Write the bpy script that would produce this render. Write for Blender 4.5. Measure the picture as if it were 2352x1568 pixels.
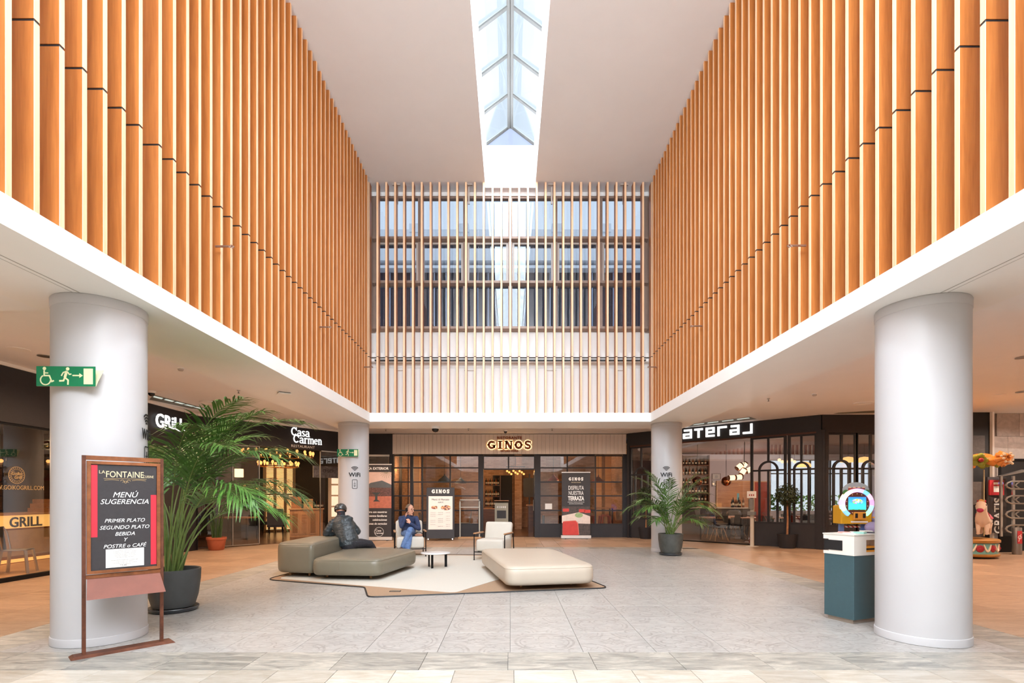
import bpy, bmesh, math, random
from mathutils import Vector, Matrix
random.seed(7)
R = math.radians
SC = bpy.context.scene
COL = SC.collection
for _o in list(bpy.data.objects):
    bpy.data.objects.remove(_o)

# ------------------------------------------------------------------ camera, sky, exposure
CAMZ = 1.45
FPX = 1180.0                      # focal length in pixels of the 2352 px wide frame
cam_d = bpy.data.cameras.new('camera')
cam = bpy.data.objects.new('camera', cam_d)
COL.objects.link(cam)
cam.location = (0, 0, CAMZ)
cam.rotation_euler = (R(90), 0, 0)
cam_d.sensor_width = 36
cam_d.lens = 36 * FPX / 2352
cam_d.shift_x = 4 / 2352
cam_d.shift_y = 357 / 2352
cam_d.clip_start = 0.05
cam_d.clip_end = 400
SC.camera = cam
SC.view_settings.view_transform = 'Standard'
SC.view_settings.look = 'None'
SC.view_settings.gamma = 1
SC.view_settings.use_curve_mapping = False
SC.view_settings.exposure = 0.25
try:
    SC.cycles.max_bounces = 10
    SC.cycles.diffuse_bounces = 7
    SC.cycles.transparent_max_bounces = 24
    SC.cycles.sample_clamp_indirect = 6
    SC.cycles.sample_clamp_direct = 4
    SC.cycles.caustics_reflective = False
    SC.cycles.caustics_refractive = False
except Exception:
    pass

SKY = 1.05
wd = bpy.data.worlds.new('sky')
SC.world = wd
wd.use_nodes = True
nt = wd.node_tree
nt.nodes.clear()
_tc = nt.nodes.new('ShaderNodeTexCoord')
_sep = nt.nodes.new('ShaderNodeSeparateXYZ')
_ramp = nt.nodes.new('ShaderNodeValToRGB')
_bg = nt.nodes.new('ShaderNodeBackground')
_out = nt.nodes.new('ShaderNodeOutputWorld')
nt.links.new(_tc.outputs['Generated'], _sep.inputs[0])
nt.links.new(_sep.outputs['Z'], _ramp.inputs[0])
_ramp.color_ramp.elements[0].position = 0.0
_ramp.color_ramp.elements[0].color = (0.80, 0.90, 1.0, 1)
_ramp.color_ramp.elements[1].position = 0.7
_ramp.color_ramp.elements[1].color = (0.74, 0.87, 1.0, 1)
nt.links.new(_ramp.outputs[0], _bg.inputs[0])
_bg.inputs[1].default_value = SKY
nt.links.new(_bg.outputs[0], _out.inputs[0])

def area(loc, rot, sx, sy, power, color):
    l = bpy.data.lights.new('daylight_fill', 'AREA')
    l.shape = 'RECTANGLE'; l.size = sx; l.size_y = sy; l.energy = power; l.color = color
    o = bpy.data.objects.new('daylight_fill', l)
    COL.objects.link(o); o.location = loc; o.rotation_euler = rot
    return o
# area lamps added to brighten the hall: in the skylight shaft, and behind the viewer
area((0, 5.35, 10.50), (0, 0, 0), 1.24, 16.4, 700, (.80, .90, 1.0))
area((0, -2.80, 7.78), (R(90), 0, 0), 7.2, 3.5, 1480, (.84, .92, 1.0))

def spot(loc, power, color=(1, .78, .55), size=R(120), blend=.6, radius=.06, aim=None):
    l = bpy.data.lights.new('downlight_or_fill', 'SPOT')
    l.energy = power; l.color = color; l.spot_size = size; l.spot_blend = blend; l.shadow_soft_size = radius
    o = bpy.data.objects.new('downlight_or_fill', l); COL.objects.link(o); o.location = loc
    if aim:
        o.rotation_euler = (Vector(aim) - Vector(loc)).to_track_quat('-Z', 'Y').to_euler()
    return o

for _x, _y in ((-6.6, 7.0), (-6.9, 9.6), (-6.7, 12.2), (-5.6, 15.0)): spot((_x, _y, 3.66), 300, (1, .66, .42), R(165), 1, .08)
for _x, _y in ((-3.4, 16.4), (-1.1, 16.4), (1.1, 16.4), (3.4, 16.4)): spot((_x, _y, 3.66), 130, (1, .76, .58), R(172), 1, .08)
for _x, _y in ((6.7, 12.4), (7.6, 10.0), (7.8, 7.4), (11.3, 9.0), (12.8, 11.6), (10.6, 12.4), (11.0, 6.6)): spot((_x, _y, 3.66), 240, (1, .68, .46), R(165), 1, .08)
def bulb(loc, power, color=(1, .62, .30), radius=.06):
    l = bpy.data.lights.new('bulb_light', 'POINT')
    l.energy = power; l.color = color; l.shadow_soft_size = radius
    o = bpy.data.objects.new('bulb_light', l); COL.objects.link(o); o.location = loc
    return o

# ------------------------------------------------------------------ materials
def lin(r, g=None, b=None):
    if g is None: g = b = r
    f = lambda c: (c / 255 / 12.92) if c / 255 <= .04045 else ((c / 255 + .055) / 1.055) ** 2.4
    return (f(r), f(g), f(b))

class NT:
    """tiny helper to write node maths"""
    def __init__(s, m): s.t = m.node_tree; s.n = s.t.nodes; s.l = s.t.links
    def new(s, k, **kw):
        n = s.n.new(k)
        for a, v in kw.items(): setattr(n, a, v)
        return n
    def put(s, sock, v):
        if isinstance(v, bpy.types.NodeSocket): s.l.new(v, sock)
        else: sock.default_value = v
    def m(s, op, a, b=None, c=None):
        n = s.new('ShaderNodeMath', operation=op)
        s.put(n.inputs[0], a)
        if b is not None: s.put(n.inputs[1], b)
        if c is not None: s.put(n.inputs[2], c)
        return n.outputs[0]
    def mix(s, f, a, b):
        n = s.new('ShaderNodeMix', data_type='RGBA')
        s.put(n.inputs[0], f)
        s.put(n.inputs[6], a if isinstance(a, bpy.types.NodeSocket) else (*a, 1))
        s.put(n.inputs[7], b if isinstance(b, bpy.types.NodeSocket) else (*b, 1))
        return n.outputs[2]
    def coord(s, kind='Object', scale=None, rot=None):
        tc = s.new('ShaderNodeTexCoord').outputs[kind]
        if scale is None and rot is None: return tc
        mp = s.new('ShaderNodeMapping')
        s.l.new(tc, mp.inputs[0])
        if scale: mp.inputs['Scale'].default_value = scale
        if rot: mp.inputs['Rotation'].default_value = rot
        return mp.outputs[0]
    def noise(s, vec, scale, detail=4, rough=.6, dist=0, off=None):
        n = s.new('ShaderNodeTexNoise')
        n.inputs['Scale'].default_value = scale
        n.inputs['Detail'].default_value = detail
        n.inputs['Roughness'].default_value = rough
        n.inputs['Distortion'].default_value = dist
        if off is not None:
            va = s.new('ShaderNodeVectorMath', operation='ADD')
            s.l.new(vec, va.inputs[0]); s.l.new(off, va.inputs[1]); vec = va.outputs[0]
        s.l.new(vec, n.inputs['Vector'])
        return n.outputs[0]
    def rnd(s):
        return s.new('ShaderNodeObjectInfo').outputs['Random']
    def rndvec(s, k=40):
        r = s.m('MULTIPLY', s.rnd(), float(k))
        c = s.new('ShaderNodeCombineXYZ')
        s.l.new(r, c.inputs[0]); s.l.new(r, c.inputs[1]); s.l.new(r, c.inputs[2])
        return c.outputs[0]
    def ramp(s, f, a, b):
        n = s.new('ShaderNodeMapRange', clamp=True)
        s.put(n.inputs[0], f); n.inputs[1].default_value = a; n.inputs[2].default_value = b
        return n.outputs[0]

MATS = {}
def mk(name, col, rough=.5, metal=0., var=0., scale=6., stretch=None, bump=0., bscale=60., rand=0., emit=None, estr=0., spec=.5, coat=0.):
    if name in MATS: return MATS[name]
    m = bpy.data.materials.new(name); m.use_nodes = True; MATS[name] = m
    t = NT(m); p = m.node_tree.nodes['Principled BSDF']
    p.inputs['Roughness'].default_value = rough
    p.inputs['Metallic'].default_value = metal
    p.inputs['Specular IOR Level'].default_value = spec
    p.inputs['Coat Weight'].default_value = coat
    v = t.coord('Object', stretch or (1, 1, 1))
    k = var if var else .02
    dark = tuple(c * (1 - k) for c in col); lite = tuple(min(1, c * (1 + k)) for c in col)
    f = t.ramp(t.noise(v, scale, 5, .6, .3), .3, .7)
    c = t.mix(f, dark, lite)
    if rand:
        h = t.new('ShaderNodeHueSaturation')
        t.l.new(c, h.inputs['Color'])
        t.l.new(t.m('MULTIPLY_ADD', t.rnd(), rand * 2, 1 - rand), h.inputs['Value'])
        c = h.outputs[0]
    t.l.new(c, p.inputs['Base Color'])
    if bump:
        b = t.new('ShaderNodeBump'); b.inputs['Strength'].default_value = bump; b.inputs['Distance'].default_value = .01
        t.l.new(t.noise(v, bscale, 3), b.inputs['Height']); t.l.new(b.outputs[0], p.inputs['Normal'])
    if emit:
        p.inputs['Emission Color'].default_value = (*emit, 1); p.inputs['Emission Strength'].default_value = estr
    return m

def glass(name, tint=(1, 1, 1), refl=.10, rough=0.0):
    if name in MATS: return MATS[name]
    m = bpy.data.materials.new(name); m.use_nodes = True; MATS[name] = m
    t = NT(m); t.n.clear()
    tr = t.new('ShaderNodeBsdfTransparent'); tr.inputs[0].default_value = (*[c ** .5 for c in tint], 1)   # a pane has two faces
    gl = t.new('ShaderNodeBsdfGlossy'); gl.inputs['Roughness'].default_value = rough
    fr = t.new('ShaderNodeFresnel'); t.l.new(t.m('MULTIPLY_ADD', t.new('ShaderNodeNewGeometry').outputs['Backfacing'], 1 / 1.5 - 1.5, 1.5), fr.inputs[0])
    f = t.m('MULTIPLY', fr.outputs[0], refl / .04)
    f = t.m('MINIMUM', f, .9)
    mx = t.new('ShaderNodeMixShader')
    t.l.new(f, mx.inputs[0]); t.l.new(tr.outputs[0], mx.inputs[1]); t.l.new(gl.outputs[0], mx.inputs[2])
    o = t.new('ShaderNodeOutputMaterial'); t.l.new(mx.outputs[0], o.inputs[0])
    return m

def wood(name, a, b, grain=14., rough=.45, axis=2, rand=.10):
    if name in MATS: return MATS[name]
    m = bpy.data.materials.new(name); m.use_nodes = True; MATS[name] = m
    t = NT(m); p = m.node_tree.nodes['Principled BSDF']
    p.inputs['Roughness'].default_value = rough
    sc = [1, 1, 1]; sc[axis] = .06
    v = t.coord('Object', tuple(sc))
    off = t.rndvec(60)
    n1 = t.noise(v, grain, 6, .65, .6, off)
    n2 = t.noise(v, grain * 5, 3, .6, .2, off)
    f = t.ramp(t.m('MULTIPLY_ADD', n2, .35, t.m('MULTIPLY', n1, .65)), .36, .64)
    c = t.mix(f, a, b)
    h = t.new('ShaderNodeHueSaturation'); t.l.new(c, h.inputs['Color'])
    t.l.new(t.m('MULTIPLY_ADD', t.rnd(), rand * 2, 1 - rand), h.inputs['Value'])
    t.l.new(h.outputs[0], p.inputs['Base Color'])
    bp = t.new('ShaderNodeBump'); bp.inputs['Strength'].default_value = .15; bp.inputs['Distance'].default_value = .003
    t.l.new(n2, bp.inputs['Height']); t.l.new(bp.outputs[0], p.inputs['Normal'])
    return m

def emis(name, col, s):
    return mk(name, tuple(min(1, c) for c in col), .5, emit=col, estr=s)

def pattern_tile(name, kind):
    """pale printed stone tile: a ringed flower (kind 0) or four corner arcs (kind 1)"""
    m = bpy.data.materials.new(name); m.use_nodes = True; MATS[name] = m
    t = NT(m); p = m.node_tree.nodes['Principled BSDF']
    v = t.coord('Object')
    s = t.new('ShaderNodeSeparateXYZ'); t.l.new(v, s.inputs[0]); x, y = s.outputs[0], s.outputs[1]
    ax, ay = t.m('ABSOLUTE', x), t.m('ABSOLUTE', y)
    def length(a, b): return t.m('SQRT', t.m('ADD', t.m('MULTIPLY', a, a), t.m('MULTIPLY', b, b)))
    def line(d, w): return t.m('SUBTRACT', 1.0, t.ramp(t.m('ABSOLUTE', d), w * .6, w))
    def mx(*a):
        r = a[0]
        for q in a[1:]: r = t.m('MAXIMUM', r, q)
        return r
    if kind == 0: r = length(x, y); a2 = t.m('ARCTAN2', y, x)
    else: r = length(t.m('SUBTRACT', ax, .34), t.m('SUBTRACT', ay, .34)); a2 = t.m('ARCTAN2', t.m('SUBTRACT', ay, .34), t.m('SUBTRACT', ax, .34))
    rings = mx(line(t.m('SUBTRACT', r, .292), .016), line(t.m('SUBTRACT', r, .245), .009))
    pet = t.m('MULTIPLY', t.m('ABSOLUTE', t.m('COSINE', t.m('MULTIPLY', a2, 2.0))), .20)
    petals = line(t.m('SUBTRACT', r, pet), .016)
    hook = line(t.m('SUBTRACT', length(t.m('SUBTRACT', ax, .15), t.m('SUBTRACT', ay, .15)), .052), .011)
    dots = line(t.m('SUBTRACT', length(t.m('SUBTRACT', ax, .31), t.m('SUBTRACT', ay, .31)), .10 if kind == 0 else .36), .014)
    cross = line(t.m('SUBTRACT', t.m('ABSOLUTE', t.m('SUBTRACT', ax, ay)), t.m('MULTIPLY', t.m('SINE', t.m('MULTIPLY', t.m('ADD', ax, ay), 18.0)), .03)), .012)
    pat = mx(rings, petals, hook, dots, cross)
    off = t.rndvec(50)
    n1 = t.noise(v, 6, 6, .65, .8, off)
    n2 = t.noise(t.coord('Object', (1, 4, 1), (0, 0, .4)), 9, 6, .7, .5, off)
    wear = t.ramp(n1, .36, .66)
    base = t.mix(t.ramp(n2, .3, .7), lin(150, 146, 141), lin(187, 183, 178))
    c = t.mix(t.m('MULTIPLY', t.m('MULTIPLY', pat, wear), 0.72), base, lin(126, 118, 112))
    h = t.new('ShaderNodeHueSaturation'); t.l.new(c, h.inputs['Color'])
    t.l.new(t.m('MULTIPLY_ADD', t.rnd(), .07, .965), h.inputs['Value'])
    t.l.new(h.outputs[0], p.inputs['Base Color'])
    p.inputs['Roughness'].default_value = .34
    p.inputs['Specular IOR Level'].default_value = .45
    return m

def stone_tile(name, a, b, c2, rough=.38, st=(1.2, 5, 1), rot=.35):
    m = bpy.data.materials.new(name); m.use_nodes = True; MATS[name] = m
    t = NT(m); p = m.node_tree.nodes['Principled BSDF']
    v = t.coord('Object', st, (0, 0, rot)); off = t.rndvec(70)
    n1 = t.noise(v, 2.2, 7, .68, .9, off)
    n2 = t.noise(t.coord('Object', (1.5, 7, 1), (0, 0, rot)), 9, 6, .7, .6, off)
    c = t.mix(t.ramp(n1, .32, .66), a, b)
    c = t.mix(t.m('MULTIPLY', t.ramp(n2, .45, .75), .55), c, c2)
    h = t.new('ShaderNodeHueSaturation'); t.l.new(c, h.inputs['Color'])
    t.l.new(t.m('MULTIPLY_ADD', t.rnd(), .28, .86), h.inputs['Value'])
    t.l.new(h.outputs[0], p.inputs['Base Color'])
    p.inputs['Roughness'].default_value = rough
    return m

WHITE = mk('white_paint', lin(244, 242, 239), .6, var=.015, scale=1.2)
CEIL = mk('ceiling_paint', lin(243, 242, 242), .65, var=.02, scale=.8)
COLW = mk('column_paint', lin(194, 192, 193), .42, var=.01, scale=1)
BLACK = mk('matt_black', lin(22, 22, 24), .55, var=.1)
SLAT_LIT = wood('slat_lit_edge', lin(224, 178, 138), lin(236, 198, 160), 10, .42, 2, .04)  # paler slat wood for the narrow faces, skylight glare put into the colour
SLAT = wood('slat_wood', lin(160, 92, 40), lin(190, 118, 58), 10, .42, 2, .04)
BROWNAL = mk('bronze_frame', lin(150, 126, 112), .45, .25, var=.06)
DARKFR = mk('dark_frame', lin(44, 42, 45), .5, .3, var=.1)
CHAR = mk('charcoal_panel', lin(46, 43, 46), .6, var=.12, scale=3)
CHROME = mk('brushed_steel', lin(190, 188, 184), .3, 1., var=.05)
GLASS = glass('clear_glass', (.93, .95, .95), .10)
SHOPGL = glass('shop_glass', (.90, .88, .88), .09)
SKYGL = glass('skylight_glass', (.96, .98, 1.0), .06)
WINGL = glass('solar_glass', (.72, .78, .86), .09)

# ------------------------------------------------------------------ geometry helpers
def P(px, py, d):
    """surveyed point: photo pixel (2352 wide frame) at depth d"""
    return Vector(((px - 1172) / FPX * d, d, CAMZ + (1141 - py) / FPX * d))
def G(px, py, z=0.):
    d = (CAMZ - z) * FPX / (py - 1141)
    return Vector(((px - 1172) / FPX * d, d, z))

class MB:
    def __init__(s): s.v = []; s.f = []; s.mi = []; s.cur = 0
    def add(s, vs, fs):
        b = len(s.v); s.v += [tuple(q) for q in vs]
        for f in fs: s.f.append([i + b for i in f]); s.mi.append(s.cur)
        return s
    def box(s, x0, x1, y0, y1, z0, z1):
        return s.add([(x0, y0, z0), (x1, y0, z0), (x1, y1, z0), (x0, y1, z0), (x0, y0, z1), (x1, y0, z1), (x1, y1, z1), (x0, y1, z1)],
                     [(0, 3, 2, 1), (4, 5, 6, 7), (0, 1, 5, 4), (1, 2, 6, 5), (2, 3, 7, 6), (3, 0, 4, 7)])
    def cbox(s, c, sx, sy, sz, mat=None):
        vs = [Vector((a * sx / 2, b * sy / 2, q * sz / 2)) for q in (-1, 1) for a, b in ((-1, -1), (1, -1), (1, 1), (-1, 1))]
        if mat is not None: vs = [mat @ q for q in vs]
        vs = [q + Vector(c) for q in vs]
        return s.add(vs, [(0, 3, 2, 1), (4, 5, 6, 7), (0, 1, 5, 4), (1, 2, 6, 5), (2, 3, 7, 6), (3, 0, 4, 7)])
    def bbox(s, x0, x1, y0, y1, z0, z1, b=.004):
        """box with chamfered top and vertical edges"""
        vs = []
        for z, i in ((z0, 0), (z1 - b, 0), (z1, b)):
            vs += [(x0 + b + i, y0 + i, z), (x1 - b - i, y0 + i, z), (x1 - i, y0 + b + i, z), (x1 - i, y1 - b - i, z),
                   (x1 - b - i, y1 - i, z), (x0 + b + i, y1 - i, z), (x0 + i, y1 - b - i, z), (x0 + i, y0 + b + i, z)]
        fs = [tuple(range(7, -1, -1)), tuple(range(16, 24))]
        for k in (0, 8):
            for i in range(8): fs.append((k + i, k + (i + 1) % 8, k + 8 + (i + 1) % 8, k + 8 + i))
        return s.add(vs, fs)
    def bar(s, a, b, w, h=None, up=(0, 0, 1)):
        """rectangular bar between two points"""
        a, b = Vector(a), Vector(b); h = h or w
        z = (b - a).normalized(); x = z.cross(Vector(up))
        if x.length < 1e-4: x = z.cross(Vector((0, 1, 0)))
        x.normalize(); y = x.cross(z)
        vs = []
        for p in (a, b):
            for i, j in ((-1, -1), (1, -1), (1, 1), (-1, 1)): vs.append(p + x * (i * w / 2) + y * (j * h / 2))
        return s.add(vs, [(0, 1, 2, 3), (7, 6, 5, 4), (0, 4, 5, 1), (1, 5, 6, 2), (2, 6, 7, 3), (3, 7, 4, 0)])
    def tube(s, pts, r, n=8, cap=True, closed=False):
        pts = [Vector(p) for p in pts]; m = len(pts); b = len(s.v)
        rs = r if isinstance(r, (list, tuple)) else [r] * m
        prev = None
        for i, p in enumerate(pts):
            if closed: t = pts[(i + 1) % m] - pts[i - 1]
            else: t = pts[min(i + 1, m - 1)] - pts[max(i - 1, 0)]
            t.normalize()
            if prev is None:
                x = t.cross(Vector((0, 0, 1)))
                if x.length < 1e-3: x = t.cross(Vector((0, 1, 0)))
            else: x = prev - t * prev.dot(t)
            x.normalize(); prev = x; y = t.cross(x)
            for k in range(n):
                a = 2 * math.pi * k / n
                s.v.append(tuple(p + x * (math.cos(a) * rs[i]) + y * (math.sin(a) * rs[i])))
        for i in range(m if closed else m - 1):
            j = (i + 1) % m
            for k in range(n):
                s.f.append([b + i * n + k, b + i * n + (k + 1) % n, b + j * n + (k + 1) % n, b + j * n + k]); s.mi.append(s.cur)
        if cap and not closed:
            s.f.append([b + k for k in range(n - 1, -1, -1)]); s.mi.append(s.cur)
            s.f.append([b + (m - 1) * n + k for k in range(n)]); s.mi.append(s.cur)
        return s
    def lathe(s, prof, n=32, c=(0, 0, 0), sx=1., sy=1.):
        b = len(s.v); m = len(prof)
        for r, z in prof:
            for k in range(n):
                a = 2 * math.pi * k / n
                s.v.append((c[0] + r * math.cos(a) * sx, c[1] + r * math.sin(a) * sy, c[2] + z))
        for i in range(m - 1):
            for k in range(n):
                s.f.append([b + i * n + k, b + i * n + (k + 1) % n, b + (i + 1) * n + (k + 1) % n, b + (i + 1) * n + k]); s.mi.append(s.cur)
        if prof[0][0] > 1e-5: s.f.append([b + k for k in range(n - 1, -1, -1)]); s.mi.append(s.cur)
        if prof[-1][0] > 1e-5: s.f.append([b + (m - 1) * n + k for k in range(n)]); s.mi.append(s.cur)
        return s
    def ball(s, c, r, n=14, sx=1., sy=1., sz=1.):
        prof = [(max(1e-6, r * math.sin(math.pi * i / (n // 2 + 2))), -r * math.cos(math.pi * i / (n // 2 + 2)) * sz) for i in range(n // 2 + 3)]
        return s.lathe(prof, n, c, sx, sy)
    def prism(s, poly, z0, z1):
        """poly in xy, extruded along z"""
        n = len(poly)
        return s.add([(x, y, z0) for x, y in poly] + [(x, y, z1) for x, y in poly],
                     [tuple(range(n - 1, -1, -1)), tuple(range(n, 2 * n))] + [(i, (i + 1) % n, n + (i + 1) % n, n + i) for i in range(n)])
    def slab(s, poly, y0, y1):
        """poly in xz (seen from -y), extruded along y"""
        n = len(poly)
        return s.add([(x, y0, z) for x, z in poly] + [(x, y1, z) for x, z in poly],
                     [tuple(range(n)), tuple(range(2 * n - 1, n - 1, -1))] + [(i, n + i, n + (i + 1) % n, (i + 1) % n) for i in range(n)])
    def stroke(s, pts, w, y0, y1, closed=False):
        """2-D pen stroke in the xz plane with mitred joints"""
        pts = [Vector((p[0], p[1])) for p in pts]; m = len(pts); L = []; Q = []
        for i, p in enumerate(pts):
            a = pts[i - 1] if (i > 0 or closed) else None
            c = pts[(i + 1) % m] if (i < m - 1 or closed) else None
            d1 = (p - a).normalized() if a is not None else (c - p).normalized()
            d2 = (c - p).normalized() if c is not None else d1
            t = d1 + d2
            t = t.normalized() if t.length > 1e-4 else d1
            nrm = Vector((-t.y, t.x)); k = max(.45, abs(nrm.dot(Vector((-d1.y, d1.x)))))
            L.append(p + nrm * (w / 2 / k)); Q.append(p - nrm * (w / 2 / k))
        for i in range(m if closed else m - 1):
            j = (i + 1) % m
            s.slab([L[i], L[j], Q[j], Q[i]][::-1], y0, y1)
        return s
    def build(s, name, mat, parent=None, smooth=False, loc=None, rot=None):
        me = bpy.data.meshes.new(name)
        me.from_pydata(s.v, [], s.f)
        ms = mat if isinstance(mat, (list, tuple)) else [mat]
        for q in ms: me.materials.append(q)
        if len(ms) > 1: me.polygons.foreach_set('material_index', s.mi)
        if smooth:
            me.polygons.foreach_set('use_smooth', [True] * len(me.polygons))
            try: me.set_sharp_from_angle(angle=R(smooth if smooth is not True else 40))
            except Exception: pass
        me.update()
        return link(name, me, parent, loc, rot)

def link(name, me, parent=None, loc=None, rot=None):
    o = bpy.data.objects.new(name, me); COL.objects.link(o)
    if parent: o.parent = parent
    if loc: o.location = loc
    if rot: o.rotation_euler = rot
    return o
def tag(o, label=None, cat=None, group=None, kind=None):
    if label: o['label'] = label
    if cat: o['category'] = cat
    if group: o['group'] = group
    if kind: o['kind'] = kind
    return o
def thing(name, label, cat, loc=(0, 0, 0), rz=0., group=None):
    o = bpy.data.objects.new(name, None); COL.objects.link(o)
    o.empty_display_size = .1
    o.location = loc; o.rotation_euler = (0, 0, rz)
    return tag(o, label, cat, group)
def solo(name, mb, mat, label, cat, loc=(0, 0, 0), rz=0., group=None, smooth=False):
    o = mb.build(name, mat, None, smooth, loc, (0, 0, rz))
    return tag(o, label, cat, group)
def struct(name, mb, mat, parent=None, smooth=False, loc=None, rot=None):
    o = mb.build(name, mat, parent, smooth, loc, rot); o['kind'] = 'structure'; return o
def kids(o): return [c for c in KID.get(o.name, [])] if False else list(o.children)
def dup(root, loc, rz=None, label=None, group=None, scale=None):
    r = root.copy(); COL.objects.link(r); r.location = loc
    if rz is not None: r.rotation_euler = (0, 0, rz)
    if scale: r.scale = (scale,) * 3
    if label: r['label'] = label
    if group: r['group'] = group
    for ch in list(root.children):
        c = ch.copy(); COL.objects.link(c); c.parent = r
        for g in list(ch.children):
            d = g.copy(); COL.objects.link(d); d.parent = c
    return r
TXT = {}
def text_mesh(s, size=.1, ext=.002, shear=0., off=0., align='CENTER', space=1., mat=None, sx=1.):
    """lettering lying in the xz plane, facing -y"""
    cu = bpy.data.curves.new('lettering', 'FONT')
    cu.body = s; cu.size = size; cu.extrude = ext; cu.shear = shear; cu.offset = off
    cu.align_x = align; cu.space_character = space; cu.resolution_u = 3
    o = bpy.data.objects.new('lettering', cu)
    me = bpy.data.meshes.new_from_object(o)
    bpy.data.objects.remove(o); bpy.data.curves.remove(cu)
    me.transform(Matrix.Rotation(R(90), 4, 'X') @ Matrix.Diagonal((sx, 1, 1, 1)))
    me.materials.clear()
    me.materials.append(mat)
    return me
def text(s, size, mat, parent, loc, rot=None, name='lettering', **kw):
    return link(name, text_mesh(s, size, mat=mat, **kw), parent, loc, rot)
def arc(cx, cz, r, a0, a1, n=12, rz=None):
    rz = r if rz is None else rz
    return [(cx + r * math.cos(R(a0 + (a1 - a0) * i / n)), cz + rz * math.sin(R(a0 + (a1 - a0) * i / n))) for i in range(n + 1)]
def rounded(poly, r, n=6):
    """round the corners of a convex polygon (list of xy)"""
    out = []; m = len(poly)
    for i in range(m):
        p = Vector(poly[i]); a = Vector(poly[i - 1]); c = Vector(poly[(i + 1) % m])
        u = (a - p).normalized(); w = (c - p).normalized()
        ri = r[i] if isinstance(r, (list, tuple)) else r
        A = p + u * ri; B = p + w * ri
        for k in range(n + 1):
            t = k / n
            out.append(tuple(A * (1 - t) ** 2 + p * (2 * t * (1 - t)) + B * t * t))
    return out
class Frame:
    """vertical plane of a shopfront: local x along it, local y into the shop"""
    def __init__(s, o, u):
        s.o = Vector(o); s.u = Vector(u).normalized(); s.n = Vector((-s.u.y, s.u.x)); s.a = math.atan2(s.u.y, s.u.x)
    def hit(s, px, py, v=0.):
        a = (px - 1172) / FPX; b = (1141 - py) / FPX
        o = s.o + s.n * v; d = Vector((a, 1.))
        det = d.x * -s.u.y + s.u.x * d.y
        t = (o.x * -s.u.y + s.u.x * o.y) / det
        w = d * t - o
        return w.dot(s.u), CAMZ + b * t
    def at(s, u, v, z): q = s.o + s.u * u + s.n * v; return (q.x, q.y, z)
    def pos(s, px, py, v=0.): u, z = s.hit(px, py, v); return s.at(u, v, z)
# ------------------------------------------------------------------ the shell of the atrium
HX, SOF, FAS, CZ, CORR = 3.65, 3.41, 3.64, 9.67, 3.72
YB, YF = 13.37, -3.0
# lower slab with its white fascia (a ring round the opening)
m = MB(); m.box(-4.93, -HX, YF - 2, 14.7, SOF, FAS); struct('trim_1', m, WHITE)
m = MB(); m.box(HX, 4.93, YF - 2, 14.7, SOF, FAS); struct('trim_2', m, WHITE)
m = MB(); m.box(-HX, HX, YB, 14.7, SOF, FAS); struct('trim_3', m, WHITE)
m = MB(); m.box(-HX, HX, YF - 2, YF, SOF, FAS); struct('trim_4', m, WHITE)
m = MB()
m.box(-9.0, -4.93, YF - 2, 5.4, SOF, 3.9)
struct('ceiling', m, CEIL)
m = MB(); m.box(4.93, 16.2, YF - 2, 5.4, SOF, 3.9); struct('ceiling', m, CEIL)
for s in (-1, 1):
    m = MB(); m.box(s * 4.13 - .004, s * 4.13 + .004, -2, 4.93, SOF - .003, SOF); m.box(s * 4.19 - .002, s * 4.19 + .002, -2, 4.93, SOF - .002, SOF); struct('trim_%d' % (12 if s < 0 else 13), m, mk('seam_grey', lin(170, 164, 158), .7))
# corridor ceilings one step higher
m = MB(); m.box(-9.2, -4.93, 5.4, 20, CORR, 3.9); struct('ceiling', m, CEIL)
m = MB(); m.box(4.93, 16.2, 5.4, 20, CORR, 3.9); struct('ceiling', m, CEIL)
m = MB(); m.box(-4.93, 4.93, 14.7, 20, CORR, 3.9); struct('ceiling', m, CEIL)
# upper walls behind the slats
m = MB(); m.box(-4.1, -3.9, YF, 14.2, FAS, CZ + .2); struct('wall_left', m, WHITE)
m = MB(); m.box(3.9, 4.1, YF, 14.2, FAS, CZ + .2); struct('wall_right', m, WHITE)
m = MB(); m.box(-3.9, 3.9, YF - .2, YF, FAS, 5.95); m.box(-3.9, -3.66, YF - .2, YF, 5.95, CZ + .2); m.box(3.66, 3.9, YF - .2, YF, 5.95, CZ + .2); m.box(-3.66, 3.66, YF - .2, YF, 9.6, CZ + .2)
struct('wall_front', m, WHITE)
# unseen glazed end wall, added to bring in light from behind the viewer
wf = thing('window_20', None, None, (0, YF - .1, 0)); wf['kind'] = 'structure'
for i in range(7): m = MB(); m.box(-3.66 + 1.22 * i - .05, -3.66 + 1.22 * i + .05, -.08, .08, 5.95, 9.6); m.build('mullion', BROWNAL, wf)
for z in (5.98, 7.21, 8.40, 9.57): m = MB(); m.box(-3.61, 3.61, -.07, .07, z - .05, z + .05); m.build('transom', BROWNAL, wf)
for i in range(6): m = MB(); m.box(-3.61 + 1.22 * i, -3.61 + 1.22 * i + 1.12, .0, .01, 6.0, 9.55); m.build('pane', glass('end_glass', (.9, .92, .94), .06), wf)
m = MB(); m.box(-3.9, 3.9, 13.95, 14.2, FAS, 5.95)
m.box(-3.9, 3.9, 13.90, 13.95, FAS, 4.92)
m.box(-3.9, 3.9, 13.93, 13.95, 4.95, 5.10)
struct('wall_back', m, WHITE)
m = MB(); m.box(-3.9, 3.9, 13.74, 13.95, 5.19, 5.30); m.box(-3.9, 3.9, 13.76, 13.95, 5.08, 5.16); struct('trim_5', m, WHITE)
m = MB(); m.box(-3.9, 3.9, 13.80, 13.95, 5.16, 5.19); struct('trim_6', m, BLACK)
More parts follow.
